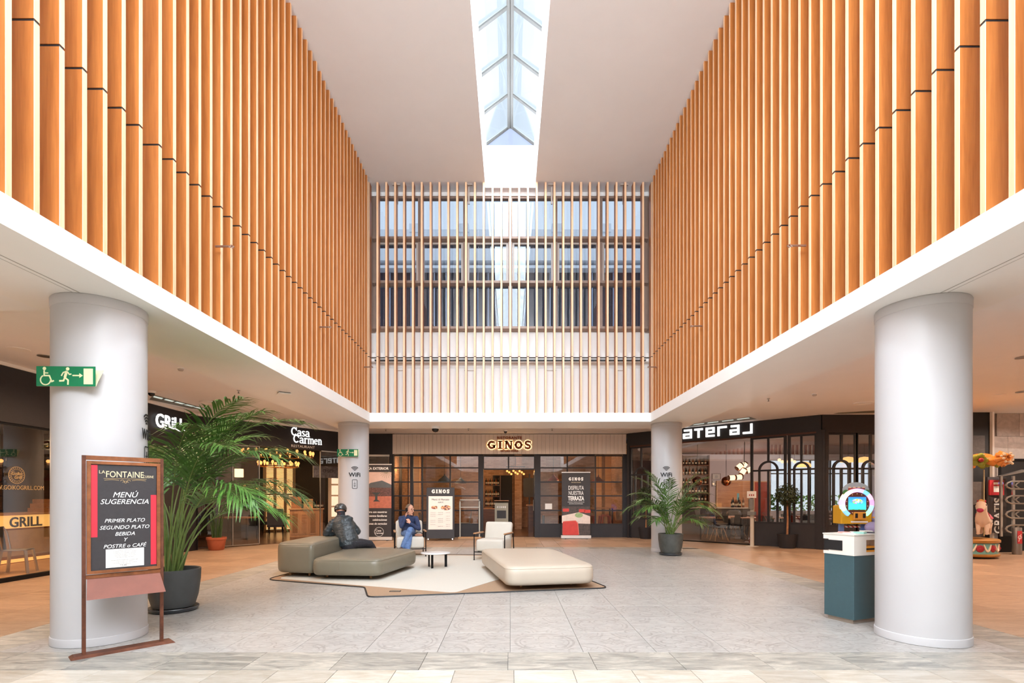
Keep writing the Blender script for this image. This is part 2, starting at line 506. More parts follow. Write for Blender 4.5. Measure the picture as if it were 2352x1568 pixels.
# upper ceiling either side of the skylight
SW, S0, S1, SE = .66, YF, 13.66, 10.80
m = MB(); m.box(-4.1, -SW, YF - .2, 14.2, CZ, CZ + .3); struct('ceiling', m, CEIL)
m = MB(); m.box(SW, 4.1, YF - .2, 14.2, CZ, CZ + .3); struct('ceiling', m, CEIL)
m = MB(); m.box(-SW, SW, S1, 14.2, CZ, CZ + .3); struct('ceiling', m, CEIL)
# skylight shaft, its frame and panes
m = MB()
m.box(-SW - .1, -SW, S0, S1 + .1, CZ + .3, SE); m.box(SW, SW + .1, S0, S1 + .1, CZ + .3, SE)
m.box(-SW, SW, S1, S1 + .1, CZ + .3, SE); m.box(-SW, SW, S0 - .1, S0, CZ, SE)
struct('wall_skylight', m, mk('shaft_paint', lin(240, 241, 242), .6, var=.02))
m = MB(); m.box(-SW - .06, -SW + .03, S0, S1, SE - .10, SE); m.box(SW - .03, SW + .06, S0, S1, SE - .10, SE)
struct('trim_7', m, WHITE)
sky = thing('skylight', 'long ridged glass skylight running down the middle of the white ceiling', 'skylight', (0, 0, 0))
ZR = 11.30
ALU = mk('grey_aluminium', lin(138, 136, 132), .45, var=.02)
m = MB(); m.box(-.075, -.008, S0, S1, ZR - .07, ZR); m.box(.008, .075, S0, S1, ZR - .07, ZR); m.box(-.008, .008, S0, S1, ZR - .05, ZR)
m.build('ridge_beam', ALU, sky)
ys = []
y = S1 - .02
while y > S0: ys.append(y); y -= 1.12
slope = math.atan2(ZR - SE - .03, SW)
for s in (-1, 1):
    for y in ys:
        m = MB(); m.bar((s * .05, y, ZR - .05), (s * (SW - .02), y, SE + .0), .075, .03); m.build('rafter', ALU, sky)
    for a, b in zip(ys[1:], ys[:-1]):
        m = MB(); m.add([(s * .05, a + .03, ZR - .02), (s * (SW + .02), a + .03, SE + .03), (s * (SW + .02), b - .03, SE + .03), (s * .05, b - .03, ZR - .02),
                         (s * .05, a + .03, ZR - .01), (s * (SW + .02), a + .03, SE + .04), (s * (SW + .02), b - .03, SE + .04), (s * .05, b - .03, ZR - .01)],
                        [(0, 1, 2, 3), (7, 6, 5, 4), (0, 4, 5, 1), (1, 5, 6, 2), (2, 6, 7, 3), (3, 7, 4, 0)])
        m.build('glass_pane', SKYGL, sky)
m = MB(); m.slab([(-SW, SE), (SW, SE), (0, ZR)], S1 + .01, S1 + .03); m.build('gable_pane', glass('gable_glass', (.74, .76, .95), .08), sky)

# ------------------------------------------------------------------ rear windows (6 x 3) in their bronze frame
cx = [-3.66 + 1.22 * i for i in range(7)]
rz = [5.985, 7.21, 8.40, 9.57]
SASH = mk('pale_sash', lin(196, 184, 174), .45, var=.03)
k = 0
for j in range(3):
    for i in range(6):
        k += 1
        o = thing('window_%d' % k, None, None, (cx[i] + .61, 13.95, rz[j])); o['kind'] = 'structure'
        h = rz[j + 1] - rz[j]
        m = MB()
        w = .61
        for a, b, c, d in ((-w, -w + .055, 0, h), (w - .055, w, 0, h), (-w + .055, w - .055, 0, .05), (-w + .055, w - .055, h - .05, h)):
            m.box(a, b, -.06, .08, c, d)
        m.build('window_frame', BROWNAL, o)
        m = MB(); m.box(-w + .05, w - .05, .03, .042, .045, h - .045); m.build('pane', WINGL, o)
        if j == 1:
            m = MB(); q = w - .06
            for a, b, c, d in ((-q, -q + .05, .055, h - .055), (q - .05, q, .055, h - .055), (-q + .05, q - .05, .055, .105), (-q + .05, q - .05, h - .105, h - .055)):
                m.box(a, b, -.03, .03, c, d)
            m.build('sash', SASH, o)
m = MB(); m.box(-3.9, 3.9, 13.86, 14.0, 9.57, 9.67); struct('trim_8', m, WHITE)
m = MB()
m.box(-3.9, -3.66, 13.92, 14.05, 5.9, 9.67); m.box(3.66, 3.9, 13.92, 14.05, 5.9, 9.67)
struct('trim_9', m, BROWNAL)
m = MB()
for z in rz[:3]: m.add([(-3.7, 13.80, z - .01), (3.7, 13.80, z - .01), (3.7, 13.90, z - .06), (-3.7, 13.90, z - .06), (-3.7, 13.80, z + .05), (3.7, 13.80, z + .05), (3.7, 13.90, z + .05), (-3.7, 13.90, z + .05)],
                       [(0, 3, 2, 1), (4, 5, 6, 7), (0, 1, 5, 4), (1, 2, 6, 5), (2, 3, 7, 6), (3, 0, 4, 7)])
struct('trim_10', m, BROWNAL)
# building seen through those windows
b = thing('neighbouring_building', 'dark ribbed building with white bands seen through the upper rear windows', 'building', (0, 22, 0))
m = MB(); m.box(-13, 13, 0, 3, 3.505, 12.3)
m.build('wall', mk('dark_cladding', lin(30, 36, 50), .6, var=.2), b)
m = MB(); m.box(-13, 13, -.3, 3, 12.3, 12.75)
for x in range(-12, 13, 2): m.box(x - .25, x + .25, -.4, -.1, 12.6, 12.95)
m.build('parapet', mk('white_parapet', lin(235, 238, 242), .6), b)
m = MB(); m.box(-13, 13, -.5, 0, 11.35, 11.85); m.box(-13, 13, -.45, 0, 11.05, 11.17); m.build('white_band', MATS['white_parapet'], b)
m = MB(); m.box(-13, 13, -.3, 0, 8.1, 8.5); m.box(-13, 13, -.3, 0, 7.75, 7.85); m.build('lower_band', MATS['white_parapet'], b)
m = MB()
random.seed(3)
x = -12.9
while x < 12.9:
    m.box(x, x + .05, -.08, 0, 3.9, 11.35); x += random.choice((.45, .5, .62, .9))
m.build('cladding_rib', mk('rib_metal', lin(150, 160, 180), .4, .3), b)

# ------------------------------------------------------------------ slat screens
def seg(hz, dims, mat, name):
    m = MB(); x, y = dims; m.bbox(-x / 2, x / 2, -y / 2, y / 2, 0, hz, .0025); 
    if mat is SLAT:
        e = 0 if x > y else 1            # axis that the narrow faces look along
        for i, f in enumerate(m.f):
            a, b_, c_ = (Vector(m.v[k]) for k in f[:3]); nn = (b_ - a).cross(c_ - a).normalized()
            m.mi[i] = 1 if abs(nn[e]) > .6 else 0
        mat = [SLAT, SLAT_LIT]
    o = m.build(name, mat); me = o.data; bpy.data.objects.remove(o); return me
JZ = 5.115
lo = {}; 
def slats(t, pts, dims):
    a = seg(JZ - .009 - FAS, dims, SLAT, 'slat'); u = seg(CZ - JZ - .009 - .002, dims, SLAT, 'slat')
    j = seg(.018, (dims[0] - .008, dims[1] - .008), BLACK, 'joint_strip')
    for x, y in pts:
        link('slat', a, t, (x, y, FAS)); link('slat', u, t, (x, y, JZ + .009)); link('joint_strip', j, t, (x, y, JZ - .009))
ly = [3.943 + .2235 * i for i in range(-9, 6)] + [5.344 + .2285 * i for i in range(36)]
ry = [3.95 + .2295 * i for i in range(-9, 42)]
t = thing('slat_screen', 'tall screen of upright orange wood slats on the left upper wall', 'slat screen')
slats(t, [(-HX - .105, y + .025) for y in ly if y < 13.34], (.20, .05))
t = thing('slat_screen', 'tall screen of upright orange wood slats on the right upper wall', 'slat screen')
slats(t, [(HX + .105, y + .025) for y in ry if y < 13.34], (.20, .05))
t = thing('slat_screen', 'open screen of spaced wood slats in front of the rear windows', 'slat screen')
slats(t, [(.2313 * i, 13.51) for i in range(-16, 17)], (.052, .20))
# dark backing rail that ties the joints together
m = MB(); m.box(-3.60, 3.60, 13.62, 13.70, JZ - .05, JZ - .02); m.build('rail', BLACK, t)
for x in (-3.0, -1.1, 1.1, 3.0):
    m = MB(); m.box(x - .10, x + .10, 13.5, 13.56, CZ - .012, CZ); m.build('ceiling_bracket', SASH, t)
    m = MB(); m.box(x - .02, x + .02, 13.62, 13.66, CZ - .45, CZ); m.build('hanger', SASH, t)
    m = MB(); m.box(x - .14, x + .14, 13.88, 13.90, 4.86, 4.88); m.build('wall_bracket', SASH, t)
# small steel spotlights that poke out between the slats
STEEL = mk('dull_steel', lin(176, 150, 136), .35, .9, var=.1)
def spotarm(p, s, label):
    o = thing('spotlight_arm', label, 'spotlight', p, 0, 'spotlight arms between the slats')
    m = MB(); m.tube([(0, 0, 0), (s * .17, 0, .0)], .014, 8); m.build('arm', STEEL, o)
    m = MB(); m.tube([(s * .17, 0, -.012), (s * .20, 0, .012), (s * .225, 0, .0), (s * .20, 0, -.02)], .012, 8); m.build('head', STEEL, o)
spotarm((-3.66, 6.38, 4.56), 1, 'small steel spotlight arm on the left slats nearest the camera')
spotarm((-3.66, 9.86, 4.71), 1, 'small steel spotlight arm further along the left slats')
spotarm((-3.66, 12.85, 4.70), 1, 'small steel spotlight arm at the far end of the left slats')
spotarm((3.66, 6.36, 4.56), -1, 'small steel spotlight arm on the right slats nearest the camera')
spotarm((3.66, 9.80, 4.71), -1, 'small steel spotlight arm further along the right slats')
spotarm((3.66, 12.85, 4.70), -1, 'small steel spotlight arm at the far end of the right slats')

# ------------------------------------------------------------------ floor
GROUT = mk('grout', lin(128, 124, 120), .8, var=.05)
m = MB(); m.box(-9.2, 16.2, -4, 20.2, -.25, -.012); floor = struct('floor', m, GROUT)
m = MB(); m.box(-9.1, 16.1, -3.9, 20.1, -.016, -.010); floor2 = struct('floor', m, GROUT)
TS = 1711 / 356 * .0 + .684
Y0 = 4.806
TA, TB = pattern_tile('patterned_tile_ring', 0), pattern_tile('patterned_tile_arc', 1)
GRAY = stone_tile('grey_slate_tile', lin(112, 112, 108), lin(190, 184, 172), lin(136, 126, 114))
CREAM = stone_tile('cream_stone_tile', lin(160, 151, 135), lin(194, 189, 180), lin(172, 154, 130))
TAN = stone_tile('tan_stone_tile', lin(152, 122, 98), lin(184, 156, 130), lin(134, 102, 80))
def tile_mesh(w, d, mat, nm='tile'):
    g = .002
    m = MB(); m.bbox(-w / 2 + g, w / 2 - g, -d / 2 + g, d / 2 - g, -.012, 0, .0015)
    o = m.build(nm, mat); me = o.data; bpy.data.objects.remove(o); return me
ma, mbb = tile_mesh(TS, TS, TA), tile_mesh(TS, TS, TB)
for i in range(14):
    for j in range(14):
        link('tile', ma if (i + j) % 2 else mbb, floor, ((i - 6.5) * TS, Y0 + (j + .5) * TS, 0))
E = 7 * TS                      # 4.788
YE = Y0 + 14 * TS               # 14.38
g75 = tile_mesh(.75, .50, GRAY); g57 = tile_mesh(.50, .75, GRAY); c49 = tile_mesh(.493, .60, CREAM)
for i in range(-7, 7): link('tile', g75, floor, ((i + .5) * .75 - .02, Y0 - .25, 0))
for i in range(-7, 7): link('tile', g75, floor, ((i + .5) * .75, YE + .25, 0))
for s in (-1, 1):
    for j in range(13): link('tile', g57, floor, (s * (E + .25), Y0 + .375 + j * .75 - .02, 0))
for r in range(1):
    for i in range(-10, 10): link('tile', c49, floor, ((i + .5) * .493 + .03, Y0 - .5 - .30 - r * .6, 0))
m = MB(); m.box(-8.8, 16, -3.9, Y0 - 1.1, -.012, 0)
m.box(-8.8, -5.25, Y0 - 1.1, Y0 - .0, -.012, 0); m.box(5.25, 16, Y0 - 1.1, Y0 - .0, -.012, 0)
m.build('plain_paving', CREAM, floor)
# corridor tiles
ct = tile_mesh(.98, .60, TAN); cf = tile_mesh(.49, .62, TAN)
E2 = E + .5
for s in (-1, 1):
    for j in range(16):
        for i in range(4 if s < 0 else 5):
            x = s * (E2 + (i + .5) * .98)
            link('tile', ct, floor2, (x, Y0 + .30 + j * .60, 0))
for j in range(6):
    for i in range(-11, 11):
        link('tile', cf, floor2, ((i + .5) * .49, YE + .5 + .31 + j * .62, 0))
m = MB(); m.box(E2 + 5 * .98, 16, Y0, 14.4, -.012, 0); m.box(-11 * .49 - 4, -11 * .49, YE, 20, -.012, 0); m.box(11 * .49, 16, YE, 20, -.012, 0)
m.box(5.255, 5.39, 14.41, 14.878, -.012, 0); m.box(-5.39, -5.255, 14.41, 14.878, -.012, 0)
m.build('plain_paving', TAN, floor2)

# ------------------------------------------------------------------ columns
def column(x, y, label):
    o = thing('column', label, 'column', (x, y, 0))
    m = MB(); m.lathe([(.395, .002), (.395, SOF)], 64); m.build('shaft', COLW, o, 60)
    m = MB(); m.lathe([(.395, .003), (.403, .003), (.403, .075), (.400, .082), (.395, .083)], 64); m.build('base_ring', COLW, o, 60)
    m = MB(); m.lathe([(.395, SOF - .10), (.401, SOF - .095), (.402, SOF - .012), (.395, SOF - .002)], 64); m.build('top_ring', COLW, o, 60)
    return o
column(-4.23, 5.31, 'thick white round column at left behind the rusty menu stand')
column(4.25, 5.31, 'thick white round column at right beside the teal counter')
column(-4.19, 13.75, 'far white round column at left with wifi symbol and small exit sign')
column(4.18, 13.75, 'far white round column at right behind the potted palm')

# ------------------------------------------------------------------ outer walls of the ground floor
m = MB(); m.box(-9.2, 16.2, -4.2, -4, 0, 3.9); struct('wall_front', m, WHITE)
m = MB(); m.box(-8.9, -8.62, -4, 7.2, 0, 3.9); struct('wall_left', m, WHITE)
m = MB(); m.box(16, 16.2, -4, 20, 0, 3.9); struct('wall_right', m, WHITE)
# ------------------------------------------------------------------ shops round the court
BRICKM = None
def brick_mat(name, a, b, mortar, sc=1.):
    m = bpy.data.materials.new(name); m.use_nodes = True
    t = NT(m); p = m.node_tree.nodes['Principled BSDF']
    tc = t.new('ShaderNodeTexCoord').outputs['Object']
    s = t.new('ShaderNodeSeparateXYZ'); t.l.new(tc, s.inputs[0])
    c = t.new('ShaderNodeCombineXYZ'); t.l.new(t.m('ADD', s.outputs[0], s.outputs[1]), c.inputs[0]); t.l.new(s.outputs[2], c.inputs[1])
    n = t.new('ShaderNodeTexBrick'); t.l.new(c.outputs[0], n.inputs['Vector'])
    n.inputs['Color1'].default_value = (*a, 1); n.inputs['Color2'].default_value = (*b, 1); n.inputs['Mortar'].default_value = (*mortar, 1)
    n.inputs['Scale'].default_value = 1.0; n.inputs['Brick Width'].default_value = .24 * sc; n.inputs['Row Height'].default_value = .075 * sc
    n.inputs['Mortar Size'].default_value = .006
    t.l.new(n.outputs[0], p.inputs['Base Color']); p.inputs['Roughness'].default_value = .8
    bp = t.new('ShaderNodeBump'); bp.inputs['Strength'].default_value = .5; bp.inputs['Distance'].default_value = .01; bp.invert = True
    t.l.new(n.outputs[1], bp.inputs['Height']); t.l.new(bp.outputs[0], p.inputs['Normal'])
    return m
BRICK = brick_mat('cream_brick', lin(176, 134, 106), lin(146, 104, 78), lin(130, 104, 86))
DBRICK = brick_mat('dark_brick', lin(52, 42, 40), lin(38, 31, 30), lin(28, 24, 24))
DWOOD = wood('dark_wood', lin(70, 42, 28), lin(104, 64, 42), 12, .4, 0)
MWOOD = wood('mid_wood', lin(140, 92, 60), lin(182, 128, 86), 12, .45, 0)
OAK = wood('oak_wood', lin(186, 140, 98), lin(214, 170, 124), 14, .45, 0)
DFLOOR = wood('shop_floor', lin(74, 50, 38), lin(104, 74, 56), 9, .25, 1)
DARKWALL = mk('dark_wall', lin(40, 34, 34), .7, var=.15, scale=2)
BLKWALL = mk('black_fascia', lin(33, 30, 34), .55, var=.15, scale=14, bump=.05)
PLANKW = mk('plank_paint', lin(222, 210, 200), .55, var=.03, scale=2, rand=.03)
WARMB = emis('warm_bulb', (1., .44, .12), 1.5)
WARMS = emis('warm_shade', (1., .70, .36), 2.2)
SIGNW = emis('white_sign_light', (.97, 1., .98), 1.15)
GLOW = emis('amber_panel', (1., .56, .15), .80)
INK = mk('black_ink', lin(24, 23, 24), .6)
PAPER = mk('paper', lin(238, 234, 228), .7, var=.02)
PRINTW = mk('white_print', lin(240, 240, 238), .6)
CREAMP = mk('cream_print', lin(214, 198, 160), .6)
BOTTLE = mk('bottle_glass', lin(24, 30, 24), .12, var=.3, rand=.25)
BOTTLE2 = mk('amber_bottle', lin(110, 58, 26), .15, var=.3, rand=.25)
LABELM = mk('bottle_label', lin(214, 200, 176), .6, var=.1, rand=.2)
REDM = mk('red_enamel', lin(150, 34, 32), .35, var=.08)
COPPER = mk('copper_metal', lin(190, 120, 78), .16, 1., var=.08)
BLACKM = mk('black_metal', lin(20, 20, 22), .4, .6)

def room(f, u0, u1, v1, h, wallm, floorm, ceilm, v0=.13, left=True, right=True, back=True):
    loc = (f.o.x, f.o.y, 0); rot = (0, 0, f.a)
    m = MB(); m.box(u0, u1, v0, v1, -.1, .012); struct('floor', m, floorm, None, False, loc, rot)
    m = MB(); m.box(u0, u1, v0, v1, h, h + .1); struct('ceiling', m, ceilm, None, False, loc, rot)
    if back: m = MB(); m.box(u0, u1, v1, v1 + .1, 0, h + .1); struct('wall_back', m, wallm, None, False, loc, rot)
    if left: m = MB(); m.box(u0 - .1, u0, v0, v1, 0, h + .1); struct('wall_left', m, wallm, None, False, loc, rot)
    if right: m = MB(); m.box(u1, u1 + .1, v0, v1, 0, h + .1); struct('wall_right', m, wallm, None, False, loc, rot)

def bay(t, us, zs, w=.045, d=.07, mat=None, gl=None, kick=None, panes=True, y=0.):
    mat = mat or DARKFR
    for u in us: m = MB(); m.box(u - w / 2, u + w / 2, y, y + d, zs[0], zs[-1]); m.build('mullion', mat, t)
    for z in zs: m = MB(); m.box(us[0] + w / 2, us[-1] - w / 2, y + .004, y + d - .004, z - w / 2, z + w / 2); m.build('transom', mat, t)
    if panes:
        for a, b in zip(us[:-1], us[1:]):
            for c, e in zip(zs[:-1], zs[1:]):
                m = MB(); m.box(a + w / 2 - .004, b - w / 2 + .004, y + .03, y + .036, c + w / 2 - .004, e - w / 2 + .004); m.build('glass_pane', gl or SHOPGL, t)
    if kick is not None:
        m = MB(); m.box(us[0] - w / 2, us[-1] + w / 2, y + .008, y + .05, kick, zs[0] - .0); m.build('kick_panel', CHAR, t)

BT = {}
def bottle(loc, k=0, label='dark wine bottle on a shop shelf', group='bottles on the shelves', h=.30):
    if k not in BT:
        me = []
        m = MB(); m.lathe([(.036, 0), (.038, .01), (.038, .19), (.030, .215), (.014, .24), (.013, .295), (.015, .30)], 10)
        o = m.build('bottle', BOTTLE if k % 2 == 0 else BOTTLE2, None, 50); me.append(o.data); bpy.data.objects.remove(o)
        m = MB(); m.lathe([(.0385, .06), (.0385, .14)], 10)
        o = m.build('bottle_label', LABELM, None, 50); me.append(o.data); bpy.data.objects.remove(o)
        BT[k] = me
    o = link('bottle', BT[k][0], None, loc); tag(o, label, 'bottle', group)
    link('bottle_label', BT[k][1], o)
    if h != .30: o.scale = (1, 1, h / .30)
    return o

# ---- pizzeria straight ahead ------------------------------------------------------
GF = Frame((0, 18.5), (1, 0))
g = thing('shopfront', 'glazed dark restaurant front straight ahead under white plank fascia', 'shopfront', (0, 18.5, 0))
def gx(px, v=0): return GF.hit(px, 1141, v)[0]
def gz(py, v=0): return GF.hit(1172, py, v)[1]
ZB, ZT = gz(1043), 3.70
n = 58; x0, x1 = gx(903), gx(1437); w = (x1 - x0) / n
pm = MB(); pm.bbox(-w / 2 + .002, w / 2 - .002, -.10, -.07, ZB, ZT, .003); o = pm.build('plank', PLANKW); pme = o.data; bpy.data.objects.remove(o)
for i in range(n): link('plank', pme, g, (x0 + w * (i + .5), 0, 0))
m = MB(); m.box(x0, x1, -.07, .1, ZB + .01, ZT); m.build('fascia_backing', BLKWALL, g)
m = MB(); m.box(x0, x1, -.10, -.06, ZB - .02, ZB); m.build('fascia_trim', BLACK, g)
zs = [gz(1203.6), gz(1172), gz(1138.5), gz(1106.6), gz(1074), gz(1046)]
bay(g, [gx(904), gx(945.5), gx(970), gx(1034), gx(1100)], zs, kick=0)
bay(g, [gx(1240), gx(1303), gx(1368), gx(1431)], zs, kick=0)
for a, b in ((1100, 1110), (1228, 1240), (1431, 1440)):
    m = MB(); m.box(gx(a), gx(b), -.03, .09, 0, ZB); m.build('post', DARKFR, g)
m = MB(); m.box(gx(942), gx(949), -.01, .1, 0, ZB); m.build('post', DARKFR, g)
bay(g, [gx(1110), gx(1168), gx(1228)], [gz(1077), gz(1047)], w=.05)
# open right-hand door leaf, swung into the shop
m = MB(); ux = gx(1229)
m.box(ux - .02, ux + .02, .08, .14, 0.02, 2.35); m.box(ux - .02, ux + .02, .84, .90, .02, 2.35)
m.box(ux - .02, ux + .02, .14, .84, 2.28, 2.35); m.box(ux - .02, ux + .02, .14, .84, .02, .35); m.build('door_leaf', DARKFR, g)
m = MB(); m.box(ux - .003, ux + .003, .14, .84, .35, 2.28); m.build('glass_pane', SHOPGL, g)
m = MB(); m.tube([(ux - .05, .16, .95), (ux - .05, .16, 1.35)], .014, 8); m.build('door_handle', CHROME, g)
# sign lettering with warm halo behind
SIGB = mk('sign_brown', lin(140, 68, 36), .45, .2)
HALO = emis('halo_light', (1., .82, .48), 1.0)
def serif_letters(word, h, w, gap, sw):
    """strokes of chunky slab-serif capitals, returned as (pts, width) lists in xz"""
    out = []; x = 0.
    for ch in word:
        cw = w
        if ch == 'I':
            cw = w * .62; c = x + cw / 2
            out += [([(c, 0), (c, h)], sw * 1.25), ([(x, sw * .3), (x + cw, sw * .3)], sw * .6), ([(x, h - sw * .3), (x + cw, h - sw * .3)], sw * .6)]
        elif ch == 'N':
            a, b = x + w * .16, x + w * .84
            out += [([(a, 0), (a, h)], sw * .8), ([(b, 0), (b, h)], sw * .8), ([(a, h), (b, 0)], sw * 1.25),
                    ([(x - w * .04, sw * .3), (x + w * .36, sw * .3)], sw * .6), ([(x - w * .04, h - sw * .3), (x + w * .3, h - sw * .3)], sw * .6), ([(x + w * .64, h - sw * .3), (x + w * 1.04, h - sw * .3)], sw * .6)]
        elif ch == 'O':
            out += [(arc(x + w / 2, h / 2, w / 2 - sw / 2, 0, 360, 20, h / 2 - sw / 2), sw * 1.1), ([(x - w * .06, h / 2), (x + sw * .7, h / 2)], sw * .8), ([(x + w - sw * .7, h / 2), (x + w * 1.06, h / 2)], sw * .8)]
        elif ch == 'G':
            out += [(arc(x + w / 2, h / 2, w / 2 - sw / 2, 48, 345, 18, h / 2 - sw / 2), sw * 1.1), ([(x + w * .52, h * .44), (x + w * 1.02, h * .44)], sw * .6), ([(x + w * .86, h * .44), (x + w * .86, h * .1)], sw), ([(x - w * .08, h / 2), (x + sw * .6, h / 2)], sw * .8),
                    ([(x + w * .84, h * .66), (x + w * .84, h * .96)], sw * .55)]
        elif ch == 'S':
            cw = w * .82; r = h / 4
            out += [(arc(x + cw / 2, h - r - sw * .1, cw / 2 - sw / 2, 20, 270, 12, r - sw * .2) + arc(x + cw / 2, r + sw * .1, cw / 2 - sw / 2, 90, -160, 12, r - sw * .2), sw),
                    ([(x + cw * .93, h * .66), (x + cw * .93, h * .97)], sw * .5), ([(x + cw * .07, h * .03), (x + cw * .07, h * .34)], sw * .5)]
        x += cw + gap
    return out, x - gap
def logo(parent, word, cx, z, h, w, gap, sw, y, mat, th=.02, halo=None, grow=0.):
    st, L = serif_letters(word, h, w, gap, sw)
    k0 = cx - L / 2
    m = MB()
    for pts, q in st: m.stroke([(a + k0, b + z) for a, b in pts], q, y - th, y)
    m.build('lettering', mat, parent)
    if halo:
        m = MB()
        for pts, q in st: m.stroke([(a + k0, b + z) for a, b in pts], q + grow, y + .012, y + .016)
        m.build('halo', halo, parent)
    return L
cxs = (gx(1118) + gx(1222)) / 2
for i, ch in enumerate('GINOS'):       # the middle letters of the word stand a little higher
    pass
logo(g, 'GINOS', cxs, gz(1031.5), gz(1013) - gz(1031.5), .27, .085, .070, -.135, SIGB, .025, HALO, .055)
text('RISTORANTE', .135, SIGB, g, (cxs, -.125, gz(1009)), ext=.012, off=.004, space=1.15)
text('ARTURO DORIA', .085, SIGB, g, (cxs, -.125, gz(1037.5)), ext=.012, off=.004, space=1.05)
text('\u2022', .09, SIGB, g, (cxs - .47, -.125, gz(1037.5)), ext=.01); text('\u2022', .09, SIGB, g, (cxs + .47, -.125, gz(1037.5)), ext=.01)
# paper notice on the glass
m = MB(); m.box(gx(1252), gx(1268), -.004, -.002, gz(1169), gz(1156)); m.build('notice', PAPER, g)
text('NOTICE', .03, INK, g, (gx(1260), -.005, gz(1160)), ext=.0005) if False else None
room(GF, x0 - .1, x1 + .1, 6.2, 3.4, BRICK, DFLOOR, DARKWALL)
def gt(px, py, v): u, z = GF.hit(px, py, v); return (u, 18.5 + v, z)
# brick pier, partition and shelving inside
m = MB(); m.box(-.16, .16, -.16, .16, .012, 3.4); solo('brick_pier', m, BRICK, 'narrow lit brick pier inside the middle restaurant doorway', 'pier', (.36, 23.2, 0))
m = MB(); m.box(-.45, .45, -.06, .06, .012, 2.45); solo('partition', m, DARKWALL, 'dark partition left of the brick pier inside the doorway', 'partition', (-.36, 23.8, 0))
sh = thing('bottle_shelf', 'small dark wall shelf with bottles left inside the middle doorway', 'shelf', (-.78, 23.0, 0))
for z in (1.02, 1.45, 1.95): m = MB(); m.box(-.38, .34, -.15, .15, z, z + .03); m.build('shelf_board', DWOOD, sh)
for s in (-.38, .32): m = MB(); m.box(s, s + .03, -.15, .15, .012, 2.4); m.build('side_panel', DWOOD, sh)
for z in (1.05, 1.48, 1.98):
    for i in range(7): bottle((-.78 - .30 + i * .09, 22.98, z), i % 2, 'bottle on the %s board of the small shelf inside the middle doorway' % {1.05: 'lowest', 1.48: 'middle', 1.98: 'top'}[z], 'bottles inside the middle doorway')
cab = thing('sideboard', 'low dark sideboard below the bottle shelf inside the doorway', 'sideboard', (-.9, 22.3, 0))
m = MB(); m.box(-.4, .4, -.25, .25, .012, .92); m.build('body', DWOOD, cab); m = MB(); m.box(-.42, .42, -.27, .27, .92, .96); m.build('top', MWOOD, cab)
cb = thing('chalkboard', 'dark round-cornered chalkboard hung right of the brick pier', 'board', (.86, 23.0, 0))
m = MB(); m.slab(rounded([(-.28, 1.45), (.28, 1.45), (.28, 2.3), (-.28, 2.3)], .12), -.02, .02); m.build('panel', CHAR, cb)
m = MB(); m.box(-.03, .03, .0, .05, .012, 2.5); m.build('stand', DARKFR, cb)
cn = thing('service_counter', 'reddish wooden service counter right inside the middle doorway', 'counter', (.98, 21.3, 0))
m = MB(); m.box(-.25, .25, -.6, .6, .012, 1.08); m.build('body', DWOOD, cn); m = MB(); m.box(-.3, .3, -.65, .65, 1.08, 1.13); m.build('top', MWOOD, cn)
# host stand with its plate
hs = thing('host_stand', 'grey-green host stand with dark plate at the middle doorway', 'host stand', (gx(1152, .7), 19.2, 0))
m = MB(); m.add([(-.25, -.14, .10), (.25, -.14, .10), (.25, .16, .10), (-.25, .16, .10), (-.25, -.14, 1.22), (.25, -.14, 1.22), (.25, .2, 1.30), (-.25, .2, 1.30)],
                [(0, 3, 2, 1), (4, 5, 6, 7), (0, 1, 5, 4), (1, 2, 6, 5), (2, 3, 7, 6), (3, 0, 4, 7)]); m.build('body', mk('sage_paint', lin(150, 146, 130), .5, var=.04), hs)
m = MB(); m.box(-.27, .27, -.16, .22, 1.30, 1.325); m.build('top', MWOOD, hs)
for s in (-.24, .21): m = MB(); m.box(s, s + .03, -.13, -.10, .012, .10); m.build('leg', BLACKM, hs); m = MB(); m.box(s, s + .03, .10, .13, .012, .10); m.build('leg', BLACKM, hs)
m = MB(); m.box(-.17, .17, -.148, -.141, .66, .95); m.build('plate', CHAR, hs)
logo(hs, 'GINOS', 0, 1.04, .07, .058, .018, .02, -.142, PRINTW, .004)
text('WELCOME', .05, PRINTW, hs, (0, -.15, .72), ext=.001) if False else None
text('MENU', .05, PRINTW, hs, (0, -.15, .72), ext=.001) if False else None
# bulb cluster in the doorway
ch = thing('bulb_chandelier', 'cluster of bare glowing bulbs hanging inside the middle doorway', 'chandelier', (gx(1184, 2.3), 20.8, 0))
zc = GF.hit(1184, 1084, 2.3)[1]
m = MB(); m.bar((-.38, 0, zc + .22), (.38, 0, zc + .22), .03); m.build('frame', BLACKM, ch)
m = MB(); m.tube([(0, 0, zc + .22), (0, 0, 3.4)], .01, 6); m.build('rod', BLACKM, ch)
for i in range(9):
    a = -.34 + .085 * i; b = .10 * (-1) ** i; zz = zc + .05 - .06 * (i % 3)
    m = MB(); m.tube([(a, b, zc + .22), (a, b, zz + .05)], .005, 5); m.build('cord', BLACKM, ch)
    m = MB(); m.ball((a, b, zz), .042, 10); m.build('bulb', WARMB, ch, True)
bulb((gx(1184, 2.3), 20.8, zc - .12), 70)
bulb((gx(909, .5), 19.4, 2.45), 50); bulb((-2.6, 21.5, 2.3), 75); bulb((2.7, 21.2, 2.3), 75); bulb((-1.4, 22.8, 2.1), 40)
